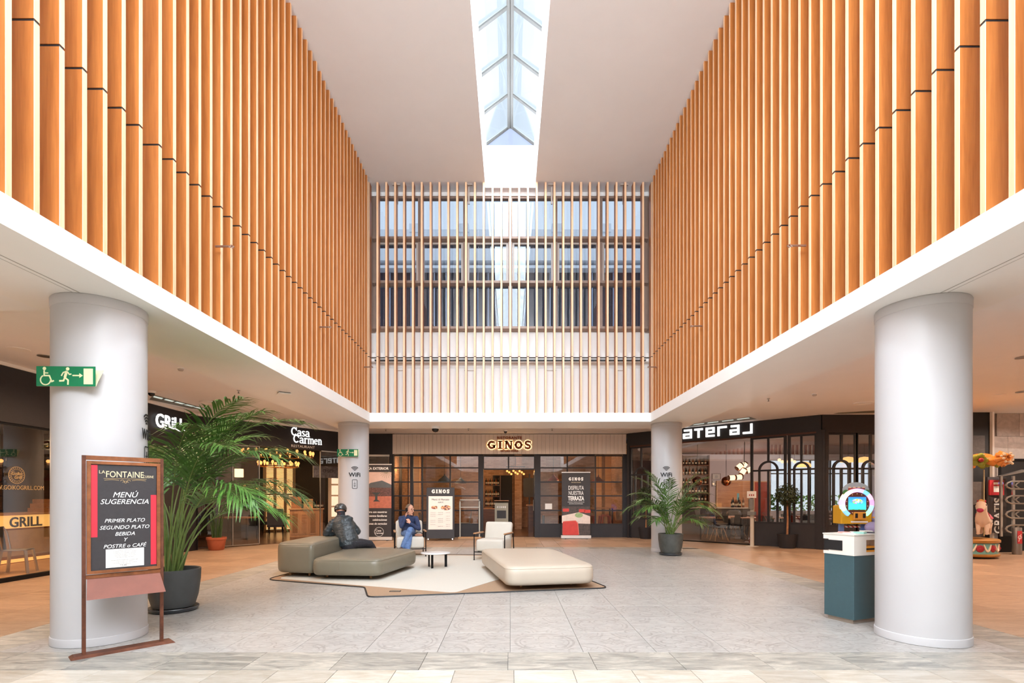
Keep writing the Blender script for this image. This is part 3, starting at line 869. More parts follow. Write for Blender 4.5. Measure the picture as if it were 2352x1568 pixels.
def pendant(px, py, v, r, label, mat, on=True):
    u, z = GF.hit(px, py, v); o = thing('pendant_lamp', label, 'pendant lamp', (u, 18.5 + v, z), 0)
    m = MB(); m.lathe([(r, 0), (r * .98, .03), (r * .75, .10), (r * .45, .15), (r * .3, .2), (.03, .24), (.03, .30)], 20)
    m.lathe([(r * .96, .0), (r * .72, .09), (.02, .14)], 20); m.build('lamp_shade', mat, o, True)
    m = MB(); m.tube([(0, 0, .3), (0, 0, 3.4 - z)], .008, 6); m.build('cord', BLACKM, o)
    m = MB(); m.ball((0, 0, .05), .04, 10); m.build('bulb', WARMB, o, True)
DOME = mk('oxblood_dome', lin(112, 36, 30), .3, var=.05)
pendant(1374, 1108, 2.2, .30, 'oxblood dome pendant lamp right of the standing banner', DOME)
pendant(1271, 1104, 2.6, .24, 'oxblood dome pendant lamp left of the standing banner', DOME)
pendant(1021, 1105, 2.4, .27, 'dark dome pendant lamp above the folding menu sign', CHAR)
pendant(1058, 1110, 3.4, .25, 'dark dome pendant lamp near the open doorway', CHAR)
wl = thing('wall_lamp', 'small bare wall bulb glowing at left inside the middle restaurant', 'wall lamp', gt(909, 1079, .5))
m = MB(); m.ball((0, 0, 0), .05, 10); m.build('bulb', WARMB, wl, True); m = MB(); m.tube([(0, 0, .05), (-.1, 0, .1), (-.35, 0, .1)], .012, 6); m.build('arm', BLACKM, wl)
wl = thing('wall_lamp', 'small bare bulb glowing at the right door post of the middle restaurant', 'wall lamp', gt(1229, 1083, 1.2))
m = MB(); m.ball((0, 0, 0), .05, 10); m.build('bulb', WARMB, wl, True); m = MB(); m.tube([(0, 0, .05), (.0, 0, .1), (.2, 0, .12)], .012, 6); m.build('arm', BLACKM, wl)
# light timber posts and window panels deep inside
for px, lab in ((958, 'tall pale timber post behind the left panes of the middle restaurant'), (1374, 'tall pale timber post behind the right panes of the middle restaurant'), (1396, 'second pale timber post behind the right panes of the middle restaurant')):
    u, z = GF.hit(px, 1141, 3.2); m = MB(); m.box(-.13, .13, -.1, .1, .012, 3.3); solo('timber_post', m, OAK, lab, 'post', (u, 21.7, 0))

# chairs and tables used in several shops
CH = {}
def metal_chair(key, mat, back=True, seat=.45):
    t = thing('metal_chair', 'x', 'chair', (0, 0, -50))
    m = MB(); m.bbox(-.19, .19, -.19, .19, seat - .02, seat, .008); m.build('seat', mat, t)
    for a in (-1, 1):
        for b in (-1, 1): m = MB(); m.bar((a * .17, b * .17, seat - .02), (a * .22, b * .22, 0), .045, .03); m.build('leg', mat, t)
    if back:
        m = MB()
        m.tube([(-.19, .17, seat), (-.2, .22, seat + .3), (-.12, .25, seat + .42), (.12, .25, seat + .42), (.2, .22, seat + .3), (.19, .17, seat)], .014, 8); m.build('back_frame', mat, t)
        m = MB(); m.add([(-.07, .18, seat), (.07, .18, seat), (.09, .24, seat + .41), (-.09, .24, seat + .41), (-.07, .19, seat), (.07, .19, seat), (.09, .25, seat + .41), (-.09, .25, seat + .41)],
                        [(0, 1, 2, 3), (7, 6, 5, 4), (0, 4, 5, 1), (1, 5, 6, 2), (2, 6, 7, 3), (3, 7, 4, 0)]); m.build('backrest', mat, t)
    CH[key] = t; return t
def shell_chair(key, mat, legm):
    t = thing('shell_chair', 'x', 'chair', (0, 0, -50))
    m = MB(); pr = []
    vs = []; NS, NTt = 10, 9
    for i in range(NS + 1):
        q = i / NS
        if q < .5: y = -.2 + .8 * q * .5 * 1.0; z = .44 - .03 * math.sin(q * 2 * math.pi)
        else: y = .2 - .0 + (q - .5) * .16; z = .44 + (q - .5) * .78
        for j in range(NTt + 1):
            a = -1 + 2 * j / NTt; wv = .22 * (1 - .25 * max(0, q - .7))
            vs.append((a * wv, y - .05 * a * a * (1 if q > .5 else 0), z + .045 * a * a * (1 if q < .6 else .2)))
    n = NTt + 1
    m.add(vs, [(i * n + j, i * n + j + 1, (i + 1) * n + j + 1, (i + 1) * n + j) for i in range(NS) for j in range(NTt)])
    o = m.build('shell', mat, t, True)
    for a in (-1, 1):
        for b in (-1, 1): m = MB(); m.tube([(a * .1, b * .1, .43), (a * .22, b * .22, 0)], [.014, .010], 7); m.build('leg', legm, t)
    CH[key] = t; return t
USED = set()
def put_chair(key, x, y, rz, label, group='restaurant chairs', s=1.):
    if key not in USED:
        USED.add(key); o = CH[key]; o.location = (x, y, .012); o.rotation_euler = (0, 0, rz); o['label'] = label; o['group'] = group; o.scale = (s,) * 3
        return o
    return dup(CH[key], (x, y, .012), rz, label, group, s)
metal_chair('red', REDM); metal_chair('steel', CHROME); metal_chair('redstool', REDM, False, .72)
shell_chair('dark', CHAR, OAK)
def table(x, y, w, d, h, label, topm=None, group='restaurant tables', rz=0):
    t = thing('dining_table', label, 'table', (x, y, .012), rz, group)
    m = MB(); m.bbox(-w / 2, w / 2, -d / 2, d / 2, h - .04, h, .004); m.build('tabletop', topm or MWOOD, t)
    for a in (-1, 1):
        for b in (-1, 1): m = MB(); m.bar((a * (w / 2 - .05), b * (d / 2 - .05), 0), (a * (w / 2 - .05), b * (d / 2 - .05), h - .04), .05); m.build('leg', BLACKM, t)
    return t
table(3.55, 20.4, 1.0, .6, 1.02, 'high wooden table behind the right panes of the middle restaurant')
for i, (x, y) in enumerate(((3.05, 19.75), (3.62, 19.75), (3.95, 21.1))): put_chair('redstool', x, y, 0, ['left', 'middle', 'right'][i] + ' red metal stool at the high table of the middle restaurant', 'red stools')
table(-2.6, 20.0, .8, .8, .74, 'square table behind the left panes of the middle restaurant')
put_chair('dark', -3.3, 20.0, R(90), 'dark shell chair left of the square table in the middle restaurant')
put_chair('steel', -1.75, 19.9, R(-90), 'bare metal chair by the doorway of the middle restaurant')
put_chair('dark', 2.2, 20.8, R(200), 'dark shell chair behind the paper notice of the middle restaurant')
table(1.7, 20.9, .8, .8, .74, 'square table behind the paper notice of the middle restaurant')

# ---- restaurant at far left with the bulb chandelier ----------------------------------
CF = Frame((-8.57, 14.05), (.612, .791))
c = thing('shopfront', 'black-fascia restaurant front at left with white serif sign and open entry', 'shopfront', (-8.57, 14.05, 0), CF.a)
L = 5.62
m = MB(); m.box(0, L, -.06, .06, 2.98, CORR); m.build('fascia', BLKWALL, c)
m = MB(); m.box(0, L, -.09, .02, 3.66, CORR); m.build('cornice', WHITE, c)
ua, ub, uc = CF.hit(453, 1141)[0], CF.hit(596, 1141)[0], CF.hit(736, 1141)[0]
m = MB(); m.box(0, ua, -.05, .06, 0, 2.98); m.build('post', BLKWALL, c)
bay(c, [ua, (ua * .45 + ub * .55), ub], [.05, 2.96], w=.022, d=.03, mat=CHROME)
bay(c, [uc, L - .02], [.05, 2.96], w=.022, d=.03, mat=CHROME)
m = MB(); m.box(uc, L, -.07, -.055, 2.955, 2.985); m.build('header_trim', CHROME, c)
# serif sign, letter by letter
def lower_letters(word, h, w, gap, sw):
    out = []; x = 0.; xh = h * .68
    for ch in word:
        q = w * .74
        if ch == 'C':
            cw = w * 1.05; out += [(arc(x + cw / 2, h / 2, cw / 2 - sw / 2, 42, 318, 16, h / 2 - sw / 2), sw * 1.15), ([(x + cw * .90, h * .62), (x + cw * .90, h * .98)], sw * .5)]
        elif ch == 'a':
            cw = q; out += [(arc(x + cw * .42, xh * .30, cw * .36, 0, 360, 12, xh * .25), sw * .8), (arc(x + cw * .42, xh * .66, cw * .38, 150, 0, 8, xh * .28) + [(x + cw * .80, sw * .3), (x + cw * 1.02, sw * .3)], sw * .95)]
        elif ch == 's':
            cw = q * .85; r = xh / 4
            out += [(arc(x + cw / 2, xh - r, cw / 2 - sw * .4, 25, 270, 9, r - sw * .3) + arc(x + cw / 2, r, cw / 2 - sw * .4, 90, -155, 9, r - sw * .3), sw * .8)]
        elif ch == 'r':
            cw = q * .8; out += [([(x + cw * .3, 0), (x + cw * .3, xh)], sw), ([(x, sw * .25), (x + cw * .62, sw * .25)], sw * .5), ([(x, xh - sw * .25), (x + cw * .3, xh - sw * .25)], sw * .5), (arc(x + cw * .68, xh * .62, cw * .36, 170, 40, 7, xh * .32), sw * .8)]
        elif ch in 'mn':
            k = 2 if ch == 'm' else 1; st = q * .58; cw = q * .25 + st * k + q * .12
            for i in range(k + 1):
                xx = x + q * .2 + st * i; out += [([(xx, 0), (xx, xh * (1 if i == 0 else .75))], sw * .95), ([(xx - q * .18, sw * .25), (xx + q * .18, sw * .25)], sw * .5)]
                if i < k: out += [(arc(xx + st / 2, xh * .66, st / 2, 175, 0, 8, xh * .30), sw * .75)]
            out += [([(x, xh - sw * .25), (x + q * .2, xh - sw * .25)], sw * .5)]
        elif ch == 'e':
            cw = q * .9; out += [(arc(x + cw / 2, xh / 2, cw / 2 - sw * .4, 0, 320, 13, xh / 2 - sw * .35), sw * .85), ([(x + sw * .3, xh * .53), (x + cw - sw * .3, xh * .53)], sw * .5)]
        x += cw + gap
    return out, x
def sign_word(word, px, py0, py1, pxe):
    u0, z0 = CF.hit(px, py0); u1, z1 = CF.hit(px, py1); ue = CF.hit(pxe, py0)[0]
    h = z1 - z0; st, LL = lower_letters(word, h, h * .86, h * .07, h * .17); k = (ue - u0) / LL
    m = MB()
    for pts, q in st: m.stroke([(u0 + a * k, z0 + b) for a, b in pts], q * .62, -.085, -.065)
    m.build('lettering', SIGNW, c)
sign_word('Casa', 666, 1000, 980, 709)
sign_word('Carmen', 671, 1016.5, 997, 737)
ur, zr_ = CF.hit(666, 1024)
text('RESTAURANT', .115, PRINTW, c, (ur, -.063, zr_ - .03), ext=.002, align='LEFT', sx=1.15)
text('PLACE & CO', .075, CREAMP, c, (CF.hit(709, 1024)[0], -.063, CF.hit(709, 1026.5)[1] - .02), ext=.002, align='LEFT') if False else None
room(CF, .05, L, 7.0, 3.3, DARKWALL, DFLOOR, DARKWALL)
def cpos(px, py, v): return CF.pos(px, py, v)
# two-tier bulb chandelier
p = cpos(640, 1060, 1.6); cz = p[2]
ch = thing('ring_chandelier', 'two-tier ring chandelier of many glowing bulbs in the left restaurant', 'chandelier', (p[0], p[1], 0), CF.a)
zu, zl = CF.hit(640, 1047, 1.6)[1], CF.hit(640, 1071, 1.6)[1]
IRON = mk('brass_iron', lin(150, 96, 48), .4, .7)
for rad, z, nb in ((1.18, zu, 22), (.66, zl, 14)):
    m = MB(); m.tube([(rad * math.cos(a), rad * .75 * math.sin(a), z) for a in [2 * math.pi * i / 24 for i in range(24)]], .022, 6, closed=True); m.build('ring', IRON, ch)
    for i in range(nb):
        a = 2 * math.pi * i / nb; x, y = rad * math.cos(a), rad * .75 * math.sin(a)
        m = MB(); m.lathe([(.018, 0), (.02, .05), (.045, .11), (.04, .15), (.0, .18)], 8, (x, y, z + .01)); m.build('bulb', WARMB, ch, True)
for i in range(6):
    a = 2 * math.pi * i / 6; m = MB(); m.tube([(1.18 * math.cos(a), .88 * math.sin(a), zu), (0, 0, 3.28)], .006, 5); m.build('chain', BLACKM, ch)
    m = MB(); m.tube([(.66 * math.cos(a), .5 * math.sin(a), zl), (1.0 * math.cos(a), .75 * math.sin(a), zu)], .006, 5); m.build('chain', BLACKM, ch)
bulb((p[0], p[1], zl - .2), 90); bulb(cpos(560, 1100, 4.5), 20); bulb(cpos(700, 1100, 4.5), 18)
# louvred shutters, lit from behind
CRAFT = mk('shutter_paint', lin(150, 118, 82), .5, var=.06)
p0 = cpos(642, 1200, 5.2)
s_ = thing('louvred_screen', 'tall louvred shutter screen lit from behind in the left restaurant', 'shutter', (p0[0], p0[1], .012), R(20))
W_ = 1.10
xs = [-.56, -.17, .22, .56]
for x in xs: m = MB(); m.box(x - .055, x + .055, -.03, .03, 0, 2.85); m.build('stile', CRAFT, s_)
for z in (.02, .55, 1.5, 2.8): m = MB(); m.box(-.5, .5, -.028, .028, z - .05 + .05, z + .09); m.build('rail', CRAFT, s_)
LVP = mk('louvre_paint', lin(230, 196, 140), .5)
for a, b in zip(xs[:-1], xs[1:]):
    for z0, z1 in ((.11, .55), (.64, 1.5), (1.59, 2.8)):
        z = z0 + .02
        while z < z1 - .03:
            m = MB(); m.add([(a + .055, -.02, z), (b - .055, -.02, z), (b - .055, .015, z + .035), (a + .055, .015, z + .035), (a + .055, -.02, z + .008), (b - .055, -.02, z + .008), (b - .055, .015, z + .043), (a + .055, .015, z + .043)],
                            [(0, 3, 2, 1), (4, 5, 6, 7), (0, 1, 5, 4), (1, 2, 6, 5), (2, 3, 7, 6), (3, 0, 4, 7)]); 
            m.build('louvre', LVP, s_); z += .055
m = MB(); m.box(-.5, .5, .08, .09, .1, 2.8); m.build('light_panel', emis('shutter_backlight', (1., .74, .36), 1.5), s_)
# wooden louvred counter with boxes
p0 = G(700, 1233)
k_ = thing('wood_counter', 'pale wooden counter with louvred and latticed doors in the left restaurant', 'counter', (p0.x, p0.y, .012), R(22))
CW = wood('counter_wood', lin(166, 118, 78), lin(196, 148, 104), 10, .5, 2)
m = MB(); m.box(-.5, .62, 0, .55, .0, .98); m.build('body', CW, k_)
m = MB(); m.bbox(-.54, .66, -.04, .6, .98, 1.03, .006); m.build('top', OAK, k_)
for i in range(3):
    x = -.46 + .30 * i
    m = MB(); m.box(x, x + .27, -.014, 0, .08, .90); m.build('door', CW, k_)
    dd = bpy.data.objects[k_.children[-1].name]
    if i == 1:
        for j in range(13): m = MB(); m.bar((x + .05, -.018, .14 + j * .055), (x + .22, -.018, .14 + j * .055), .022, .014); m.build('slat', CW, dd)
    else:
        m = MB(); m.box(x + .05, x + .22, -.02, -.014, .14, .84); m.build('lattice', mk('lattice_wood', lin(140, 98, 62), .6, var=.3, scale=60), dd)
for dx, lab, mt, w, h in ((-.28, 'brown wooden crate on the counter of the left restaurant', MWOOD, .34, .42), (.12, 'pale stacked box with two round holes on the counter', OAK, .32, .34)):
    q = Matrix.Rotation(R(22), 3, 'Z') @ Vector((dx, .25, 0))
    b_ = thing('crate', lab, 'box', (p0.x + q.x, p0.y + q.y, 1.042), R(22))
    m = MB(); m.box(-w / 2, w / 2, -.12, .12, 0, h); m.build('body', mt, b_)
    if dx > 0:
        m = MB()
        for z in (.09, .25): m.lathe([(.03, 0), (.03, .004)], 14, (0, 0, 0))
        m = MB()
        for z in (.09, .25): m.slab(arc(0, z, .032, 0, 345, 14), -.124, -.1205)
        m.build('hole', BLACK, b_); b_.children[-1]['kind'] = 'stuff'
        m = MB(); m.box(-w / 2, w / 2, -.122, -.12, .168, .176); m.build('seam', INK, b_)
for i in range(6): bottle(tuple(Vector((p0.x, p0.y, 1.042)) + Matrix.Rotation(R(22), 3, 'Z') @ Vector((.36 + .05 * i, .30 + .04 * (i % 2), 0))), i % 2, 'bottle at the right end of the pale wooden counter', 'bottles on the pale counter', .26)
# glowing cabinet and back-bar shelves
p0 = cpos(768, 1150, 1.2)
lc = thing('lit_cabinet', 'white framed cabinet with three glowing panes beside the far left column', 'cabinet', (p0[0], p0[1], .012), R(8))
m = MB(); m.box(-.22, .3, 0, .3, 0, 2.35); m.build('body', mk('cabinet_paint', lin(226, 206, 186), .5), lc)
for i in range(4): m = MB(); m.box(-.10, .22, -.006, -.001, .72 + i * .40, 1.06 + i * .40); m.build('lit_pane', emis('cabinet_glow', (1., .80, .58), .95), lc)
p0 = cpos(690, 1120, 6.4)
bs = thing('back_bar_shelf', 'dark back-bar shelves full of bottles in the left restaurant', 'shelf', (p0[0], p0[1], 0), CF.a)
for z in (1.15, 1.6, 2.05, 2.5): m = MB(); m.box(-1.6, 1.5, -.14, .14, z, z + .03); m.build('shelf_board', DWOOD, bs)
for s in (-1.6, 0, 1.47): m = MB(); m.box(s, s + .03, -.14, .14, .012, 2.7); m.build('side_panel', DWOOD, bs)
for z in (1.18, 1.63, 2.08, 2.53):
    for i in range(14):
        q = Vector(CF.at(CF.hit(690, 1120, 6.4)[0] - 1.3 + i * .2, 6.38, z)); bottle(tuple(q), i % 2, 'bottle on the %s back-bar board of the left restaurant' % {1.18: 'lowest', 1.63: 'second', 2.08: 'third', 2.53: 'top'}[z], 'bottles on the back bar')
lp = emis('shelf_strip', (1., .78, .45), 2.5)
m = MB(); m.box(-1.5, 1.4, -.13, -.11, 2.49, 2.498); m.build('light_strip', lp, bs)
# framed street picture above
p0 = cpos(756, 1084, .6)
pc = thing('screen_panel', 'wide picture panel with dark lettering beside the far left column', 'picture', (p0[0], p0[1], p0[2]), CF.a)
m = MB(); m.box(-.6, .5, 0, .04, -.20, .20); m.build('panel', mk('panel_print', lin(120, 116, 120), .5, var=.5, scale=9), pc)
text('O SCRI', .16, INK, pc, (0, -.003, -.02), ext=.001)
m = MB(); m.tube([(-.3, .02, .2), (-.3, .02, 3.3 - p0[2])], .008, 5); m.build('hanger', BLACKM, pc)
p0 = cpos(549, 1086, 2.4)
ln = thing('lantern', 'square cream lantern hanging behind the big palm fronds', 'lantern', p0)
m = MB(); m.box(-.10, .10, -.10, .10, -.14, .14); m.build('lamp_shade', WARMS, ln)
m = MB(); m.tube([(0, 0, .14), (0, 0, 3.3 - p0[2])], .008, 5); m.build('cord', BLACKM, ln)
for px, py, lab in ((562, 1117, 'left bare glowing bulb behind the palm in the left restaurant'), (592, 1120, 'right bare glowing bulb behind the palm in the left restaurant')):
    p0 = cpos(px, py, 3.5); w1 = thing('wall_lamp', lab, 'wall lamp', p0); m = MB(); m.ball((0, 0, 0), .055, 10); m.build('bulb', WARMB, w1, True); m = MB(); m.tube([(0, 0, .05), (0, 0, 3.3 - p0[2])], .006, 5); m.build('cord', BLACKM, w1)
# dark tables and wing chairs
def wing_chair(x, y, rz, label):
    t = thing('wing_chair', label, 'chair', (x, y, .012), rz, 'dark chairs of the left restaurant')
    m = MB(); m.bbox(-.27, .27, -.27, .25, .36, .48, .03); m.build('seat', CHAR, t)
    m = MB(); m.slab(rounded([(-.27, .42), (.27, .42), (.27, 1.02), (-.27, 1.02)], .08), .20, .27); m.build('backrest', CHAR, t)
    for a in (-1, 1):
        for b in (-1, 1): m = MB(); m.tube([(a * .22, b * .2, .36), (a * .24, b * .25, 0)], [.02, .012], 6); m.build('leg', BLACKM, t)
q = G(612, 1226); wing_chair(q.x, q.y, R(140), 'dark upholstered chair nearest the glass edge of the left restaurant')
q = G(655, 1234); wing_chair(q.x - .38, q.y + .1, R(200), 'dark upholstered chair left of the pale wooden counter')
q = G(632, 1218); table(q.x, q.y, 1.2, .7, .76, 'dark table between the dark chairs in the left restaurant', DWOOD)
q = G(530, 1236); table(q.x + .5, q.y - .5, 1.1, .8, .76, 'brown table behind the terracotta pot in the left restaurant', MWOOD)
# terracotta pot with reeds
TERRA = mk('terracotta', lin(176, 94, 62), .75, var=.10, scale=5)
LEAFD = mk('reed_leaf', lin(58, 84, 40), .5, var=.3, scale=8, rand=.2)
q = G(497, 1262.5)
tp = thing('potted_reeds', 'terracotta pot of upright reeds in front of the left restaurant glass', 'potted plant', (q.x, q.y, 0))
m = MB(); m.lathe([(.17, 0), (.19, .02), (.235, .28), (.25, .29), (.25, .35), (.23, .35), (.22, .30), (.0, .30)], 28); m.build('pot', TERRA, tp, True)
random.seed(11)
for i in range(16):
    a = random.uniform(0, 6.28); r0 = random.uniform(.0, .12); h = random.uniform(.5, .95); le = random.uniform(.05, .25)
    x, y = r0 * math.cos(a), r0 * math.sin(a)
    m = MB(); m.tube([(x, y, .3), (x + le * .3 * math.cos(a), y + le * .3 * math.sin(a), .3 + h * .6), (x + le * math.cos(a), y + le * math.sin(a), .3 + h)], [.014, .011, .002], 5); m.build('reed', LEAFD, tp)
# flat black wall between the two fronts
FF = Frame((-5.13, 18.46), (1, 0.03))
m = MB(); m.box(0, .95, -.05, .08, 2.98, CORR); m.box(.80, .95, -.08, .1, 0, 3.7); struct('wall_back', m, BLKWALL, None, False, (-5.13, 18.46, 0), (0, 0, FF.a))
sw = thing('shop_window', 'narrow dark shop window behind the upright terrace banner', 'window', (-5.13, 18.46, 0), FF.a)
bay(sw, [.02, .79], [.05, 1.0, 2.1, 2.95], w=.04)
m = MB(); m.box(-.1, .95, 1.5, 1.6, 0, 3.8); m.box(-.12, -.02, .0, 1.6, 0, 3.8); m.box(0, 1.0, .1, 1.5, 3.3, 3.4); m.box(0, 1., .1, 1.6, -.1, .01); struct('wall_back', m, DARKWALL, None, False, (-5.13, 18.46, 0), (0, 0, FF.a))
m = MB(); m.box(0, .8, -.06, .1, 2.90, 2.97); m.build('light_trim', CHROME, sw)

# ---- grill at near left -----------------------------------------------------------------
RF = Frame((-8.57, 5.0), (0, 1))
r_ = thing('shopfront', 'black grill front along the left corridor with white glowing letters', 'shopfront', (-8.57, 5.0, 0), RF.a)
m = MB(); m.box(2.2, 9.05, -.02, .1, 2.72, CORR); m.build('fascia', BLKWALL, r_)
m = MB(); m.box(2.2, 9.05, -.05, .02, 3.67, CORR); m.build('cornice', WHITE, r_)
m = MB(); m.box(5.6, 9.05, -.01, .1, 0, 2.72); m.build('wall_panel', BLKWALL, r_)
bay(r_, [2.25, 5.6], [.05, 2.70], w=.05, d=.06, mat=BLACKM)
m = MB(); m.box(2.25, 5.6, -.02, .07, 0.0, .07); m.build('sill', BLACKM, r_)
u0, z0 = RF.hit(345, 988); u1 = RF.hit(432, 988)[0]
text('GRiLL', .47, SIGNW, r_, (u0 + .05, -.09, 3.14), ext=.012, off=.005, align='LEFT', sx=.92)
GOLD = mk('gold_print', lin(196, 168, 120), .5, var=.05)
lc0 = RF.hit(38, 1091)
m = MB()
for rr, w in ((.145, .008), (.10, .004)): m.stroke(arc(lc0[0], lc0[1], rr, 0, 360, 30), w, -.006, -.002)
for i in range(22):
    a = 2 * math.pi * i / 22; m.stroke([(lc0[0] + .112 * math.cos(a), lc0[1] + .112 * math.sin(a)), (lc0[0] + .132 * math.cos(a + .06), lc0[1] + .132 * math.sin(a + .06))], .008, -.006, -.002)
m.build('emblem', GOLD, r_)
text('Goiko', .075, GOLD, r_, (lc0[0] + .0, -.003, lc0[1] + .005), ext=.001, shear=.25, off=.002); text('Grill', .075, GOLD, r_, (lc0[0] + .02, -.003, lc0[1] - .06), ext=.001, shear=.25, off=.002)
ue, ze = RF.hit(101, 1125)
text('WWW.GOIKOGRILL.COM', .105, GOLD, r_, (ue, -.003, ze), ext=.001, align='RIGHT', sx=.86)
room(RF, 2.2, 9.0, 4.2, 3.3, DARKWALL, OAK, DARKWALL)
be = thing('lit_bench', 'long counter with amber glowing band inside the grill at left', 'counter', (-10.75, 5.0, .012), RF.a)
m = MB(); m.box(3, 8.9, .02, .6, 0, 1.05); m.build('body', MWOOD, be)
m = MB(); m.box(3, 8.9, -.03, .62, 1.05, 1.09); m.build('top', OAK, be)
m = MB(); m.box(3, 8.9, 0, .02, .76, 1.04); m.build('glow_band', GLOW, be)
m = MB(); m.box(3, 8.9, -.0, .02, .16, .72); m.build('front_panel', mk('bench_panel', lin(206, 178, 140), .6, var=.08), be)
m = MB(); m.box(3, 8.9, 0, .02, .02, .09); m.build('plinth_light', GLOW, be)
u = RF.hit(65, 1195, 2.18)
text('GRILL', .30, INK, be, (u[0] - .45, -.012, .79), ext=.006, off=.006, align='LEFT')
bulb((-10.0, 8.9, 2.3), 130); bulb((-10.3, 12.0, 2.2), 30)
for px, py, lab in ((2, 1058, 'left amber wall bulb inside the grill'), (111, 1059, 'amber wall bulb next to the near left column')):
    p0 = RF.pos(px, py, 1.9); w1 = thing('wall_lamp', lab, 'wall lamp', p0)
    m = MB(); m.ball((0, 0, 0), .04, 10); m.build('bulb', WARMB, w1, True)
    m = MB(); m.lathe([(.06, -.14), (.085, -.08), (.085, .1), (.05, .14)], 16); m.build('glass_shade', GLASS, w1, True)
    m = MB(); m.tube([(0, 0, .05), (0, 0, 3.3 - p0[2])], .008, 6); m.build('stem', BLACKM, w1)
put_chair('steel', -9.35, 9.75, R(115), 'bare metal cafe chair behind the grill glass at left', s=1.)
put_chair('red', -9.35, 8.9, R(60), 'red metal chair at the left picture edge behind grill glass')
table(-9.9, 9.2, .75, .75, .75, 'small wooden table behind the grill glass at left', OAK)
m = MB()
for i in range(3): m.box(-.25 + .05 * i, .30 - .02 * i, -.12, .12, .09 * i, .085 + .09 * i)
bx = thing('leaflet_boxes', 'small stack of brown boxes on the grill counter', 'box', (-10.95, 5 + RF.hit(96, 1160, 2.4)[0], 1.102), RF.a)
for i in range(3): m = MB(); m.box(-.25 + .06 * i, .30 - .02 * i, -.12, .12, .10 * i, .098 + .10 * i); m.build('box', MWOOD, bx)

# ---- restaurant at right with the square white letters --------------------------------------
LF = Frame((4.2, 18.4), (4.4, -4.2))
LL = math.hypot(4.4, 4.2)
l = thing('shopfront', 'black restaurant front at right with square glowing letters and arched frames', 'shopfront', (4.2, 18.4, 0), LF.a)
m = MB(); m.box(0, LL, -.04, .1, 3.27, CORR); m.build('fascia', BLKWALL, l)
m = MB(); m.box(0, LL, -.02, .09, 3.22, 3.27); m.build('header_trim', mk('bronze_trim', lin(90, 58, 46), .4, .5), l)
def lu(px, v=0): return LF.hit(px, 1141, v)[0]
def frame_bar(t, u0, u1, z0, z1, d=.07, nm='mullion', mat=None): m = MB(); m.box(u0, u1, 0, d, z0, z1); m.build(nm, mat or DARKFR, t)
def arched_bay(t, hit, a, mid, b, top, bot, zt=None):
    """frame with a round-headed opening between two stiles; a, mid, b are local x"""
    w = .035
    for u in (a, b): frame_bar(t, u - w, u + w, 0, top)
    frame_bar(t, a + w, b - w, top - .05, top, nm='transom'); frame_bar(t, a + w, b - w, bot - .05, bot, nm='transom')
    m = MB(); m.box(a + w, b - w, .01, .05, .01, bot - .05); m.build('kick_panel', CHAR, t)
    ra = (b - a) * .27; za = top - .98
    frame_bar(t, a + w, b - w, za - .03, za + .02, .065, 'transom')
    frame_bar(t, mid - .025, mid + .025, za + ra, top - .05); frame_bar(t, mid - .025, mid + .025, bot, za)
    for s in (-1, 1): frame_bar(t, mid + s * ra - .025, mid + s * ra + .025, bot, za)
    m = MB(); m.stroke(arc(mid, za, ra, 0, 180, 16), .055, -.004, .066); m.build('arch', DARKFR, t)
    m = MB(); m.box(a + w, b - w, .03, .036, bot, top - .05); m.build('glass_pane', SHOPGL, t)
u1, u2 = lu(1722), lu(1806)
arched_bay(l, None, lu(1726), lu(1764), lu(1803), 3.22, .72)
arched_bay(l, None, lu(1812), lu(1840), lu(1874), 3.22, .72)
m = MB(); m.box(lu(1876), LL + .1, -.06, .12, 0, 3.3); m.build('post', BLKWALL, l)
arched_bay(l, None, .12, lu(1472), lu(1500), 3.22, .72)
m = MB(); m.box(0, .10, -.05, .1, 0, 3.3); m.build('post', BLKWALL, l)
ug0, ug1 = lu(1502), lu(1722)
m = MB(); m.box(ug0, ug1, .03, .036, .03, 3.22); m.build('glass_pane', SHOPGL, l)
m = MB(); m.box(ug0, ug1, 0, .07, 0.0, .03); m.build('sill', BLACKM, l)
# square letters
def sq(u, z, ch, w=.30, h=.30, s=.062):
    x0, x1, zt, zb, zm = u + s / 2, u + w - s / 2, z + h - s / 2, z + s / 2, z + h / 2
    return {'a': [[(x0 + .0, zt), (x1, zt), (x1, zb), (x0, zb), (x0, zm - .01), (x1, zm - .01)]],
            't': [[(x0 - s / 2, zt), (x1 + s / 2, zt)], [((x0 + x1) / 2, zt), ((x0 + x1) / 2, z)]],
            'e': [[(x1 + s / 2, zb), (x0, zb), (x0, zt), (x1, zt), (x1, zm), (x0, zm)]],
            'r': [[(x0, z), (x0, zt), (x1 + s / 2, zt)]],
            'j': [[(x0 - s / 2, zb), (x1, zb), (x1, z + h * 1.0)]],
            'l': [[(x0, z + h), (x0, zb), (x1 + s / 2, zb)]]}[ch]
for ch_, a, b, y0, y1 in (('l', 1546, 1565, 1008, 989), ('a', 1571, 1591, 1006, 986.5), ('t', 1597, 1616, 1004, 984), ('e', 1623, 1643, 1002, 981), ('r', 1650, 1671, 1000, 978.5), ('a', 1678, 1700, 998, 976), ('j', 1708, 1730, 996, 972.5)):
    ua_, ub_ = LF.hit(a, y0)[0], LF.hit(b, y0)[0]
    m = MB()
    for pts in sq(ua_, 3.355, ch_, ub_ - ua_): m.stroke(pts, .062, -.085, -.045)
    m.build('lettering', SIGNW, l)
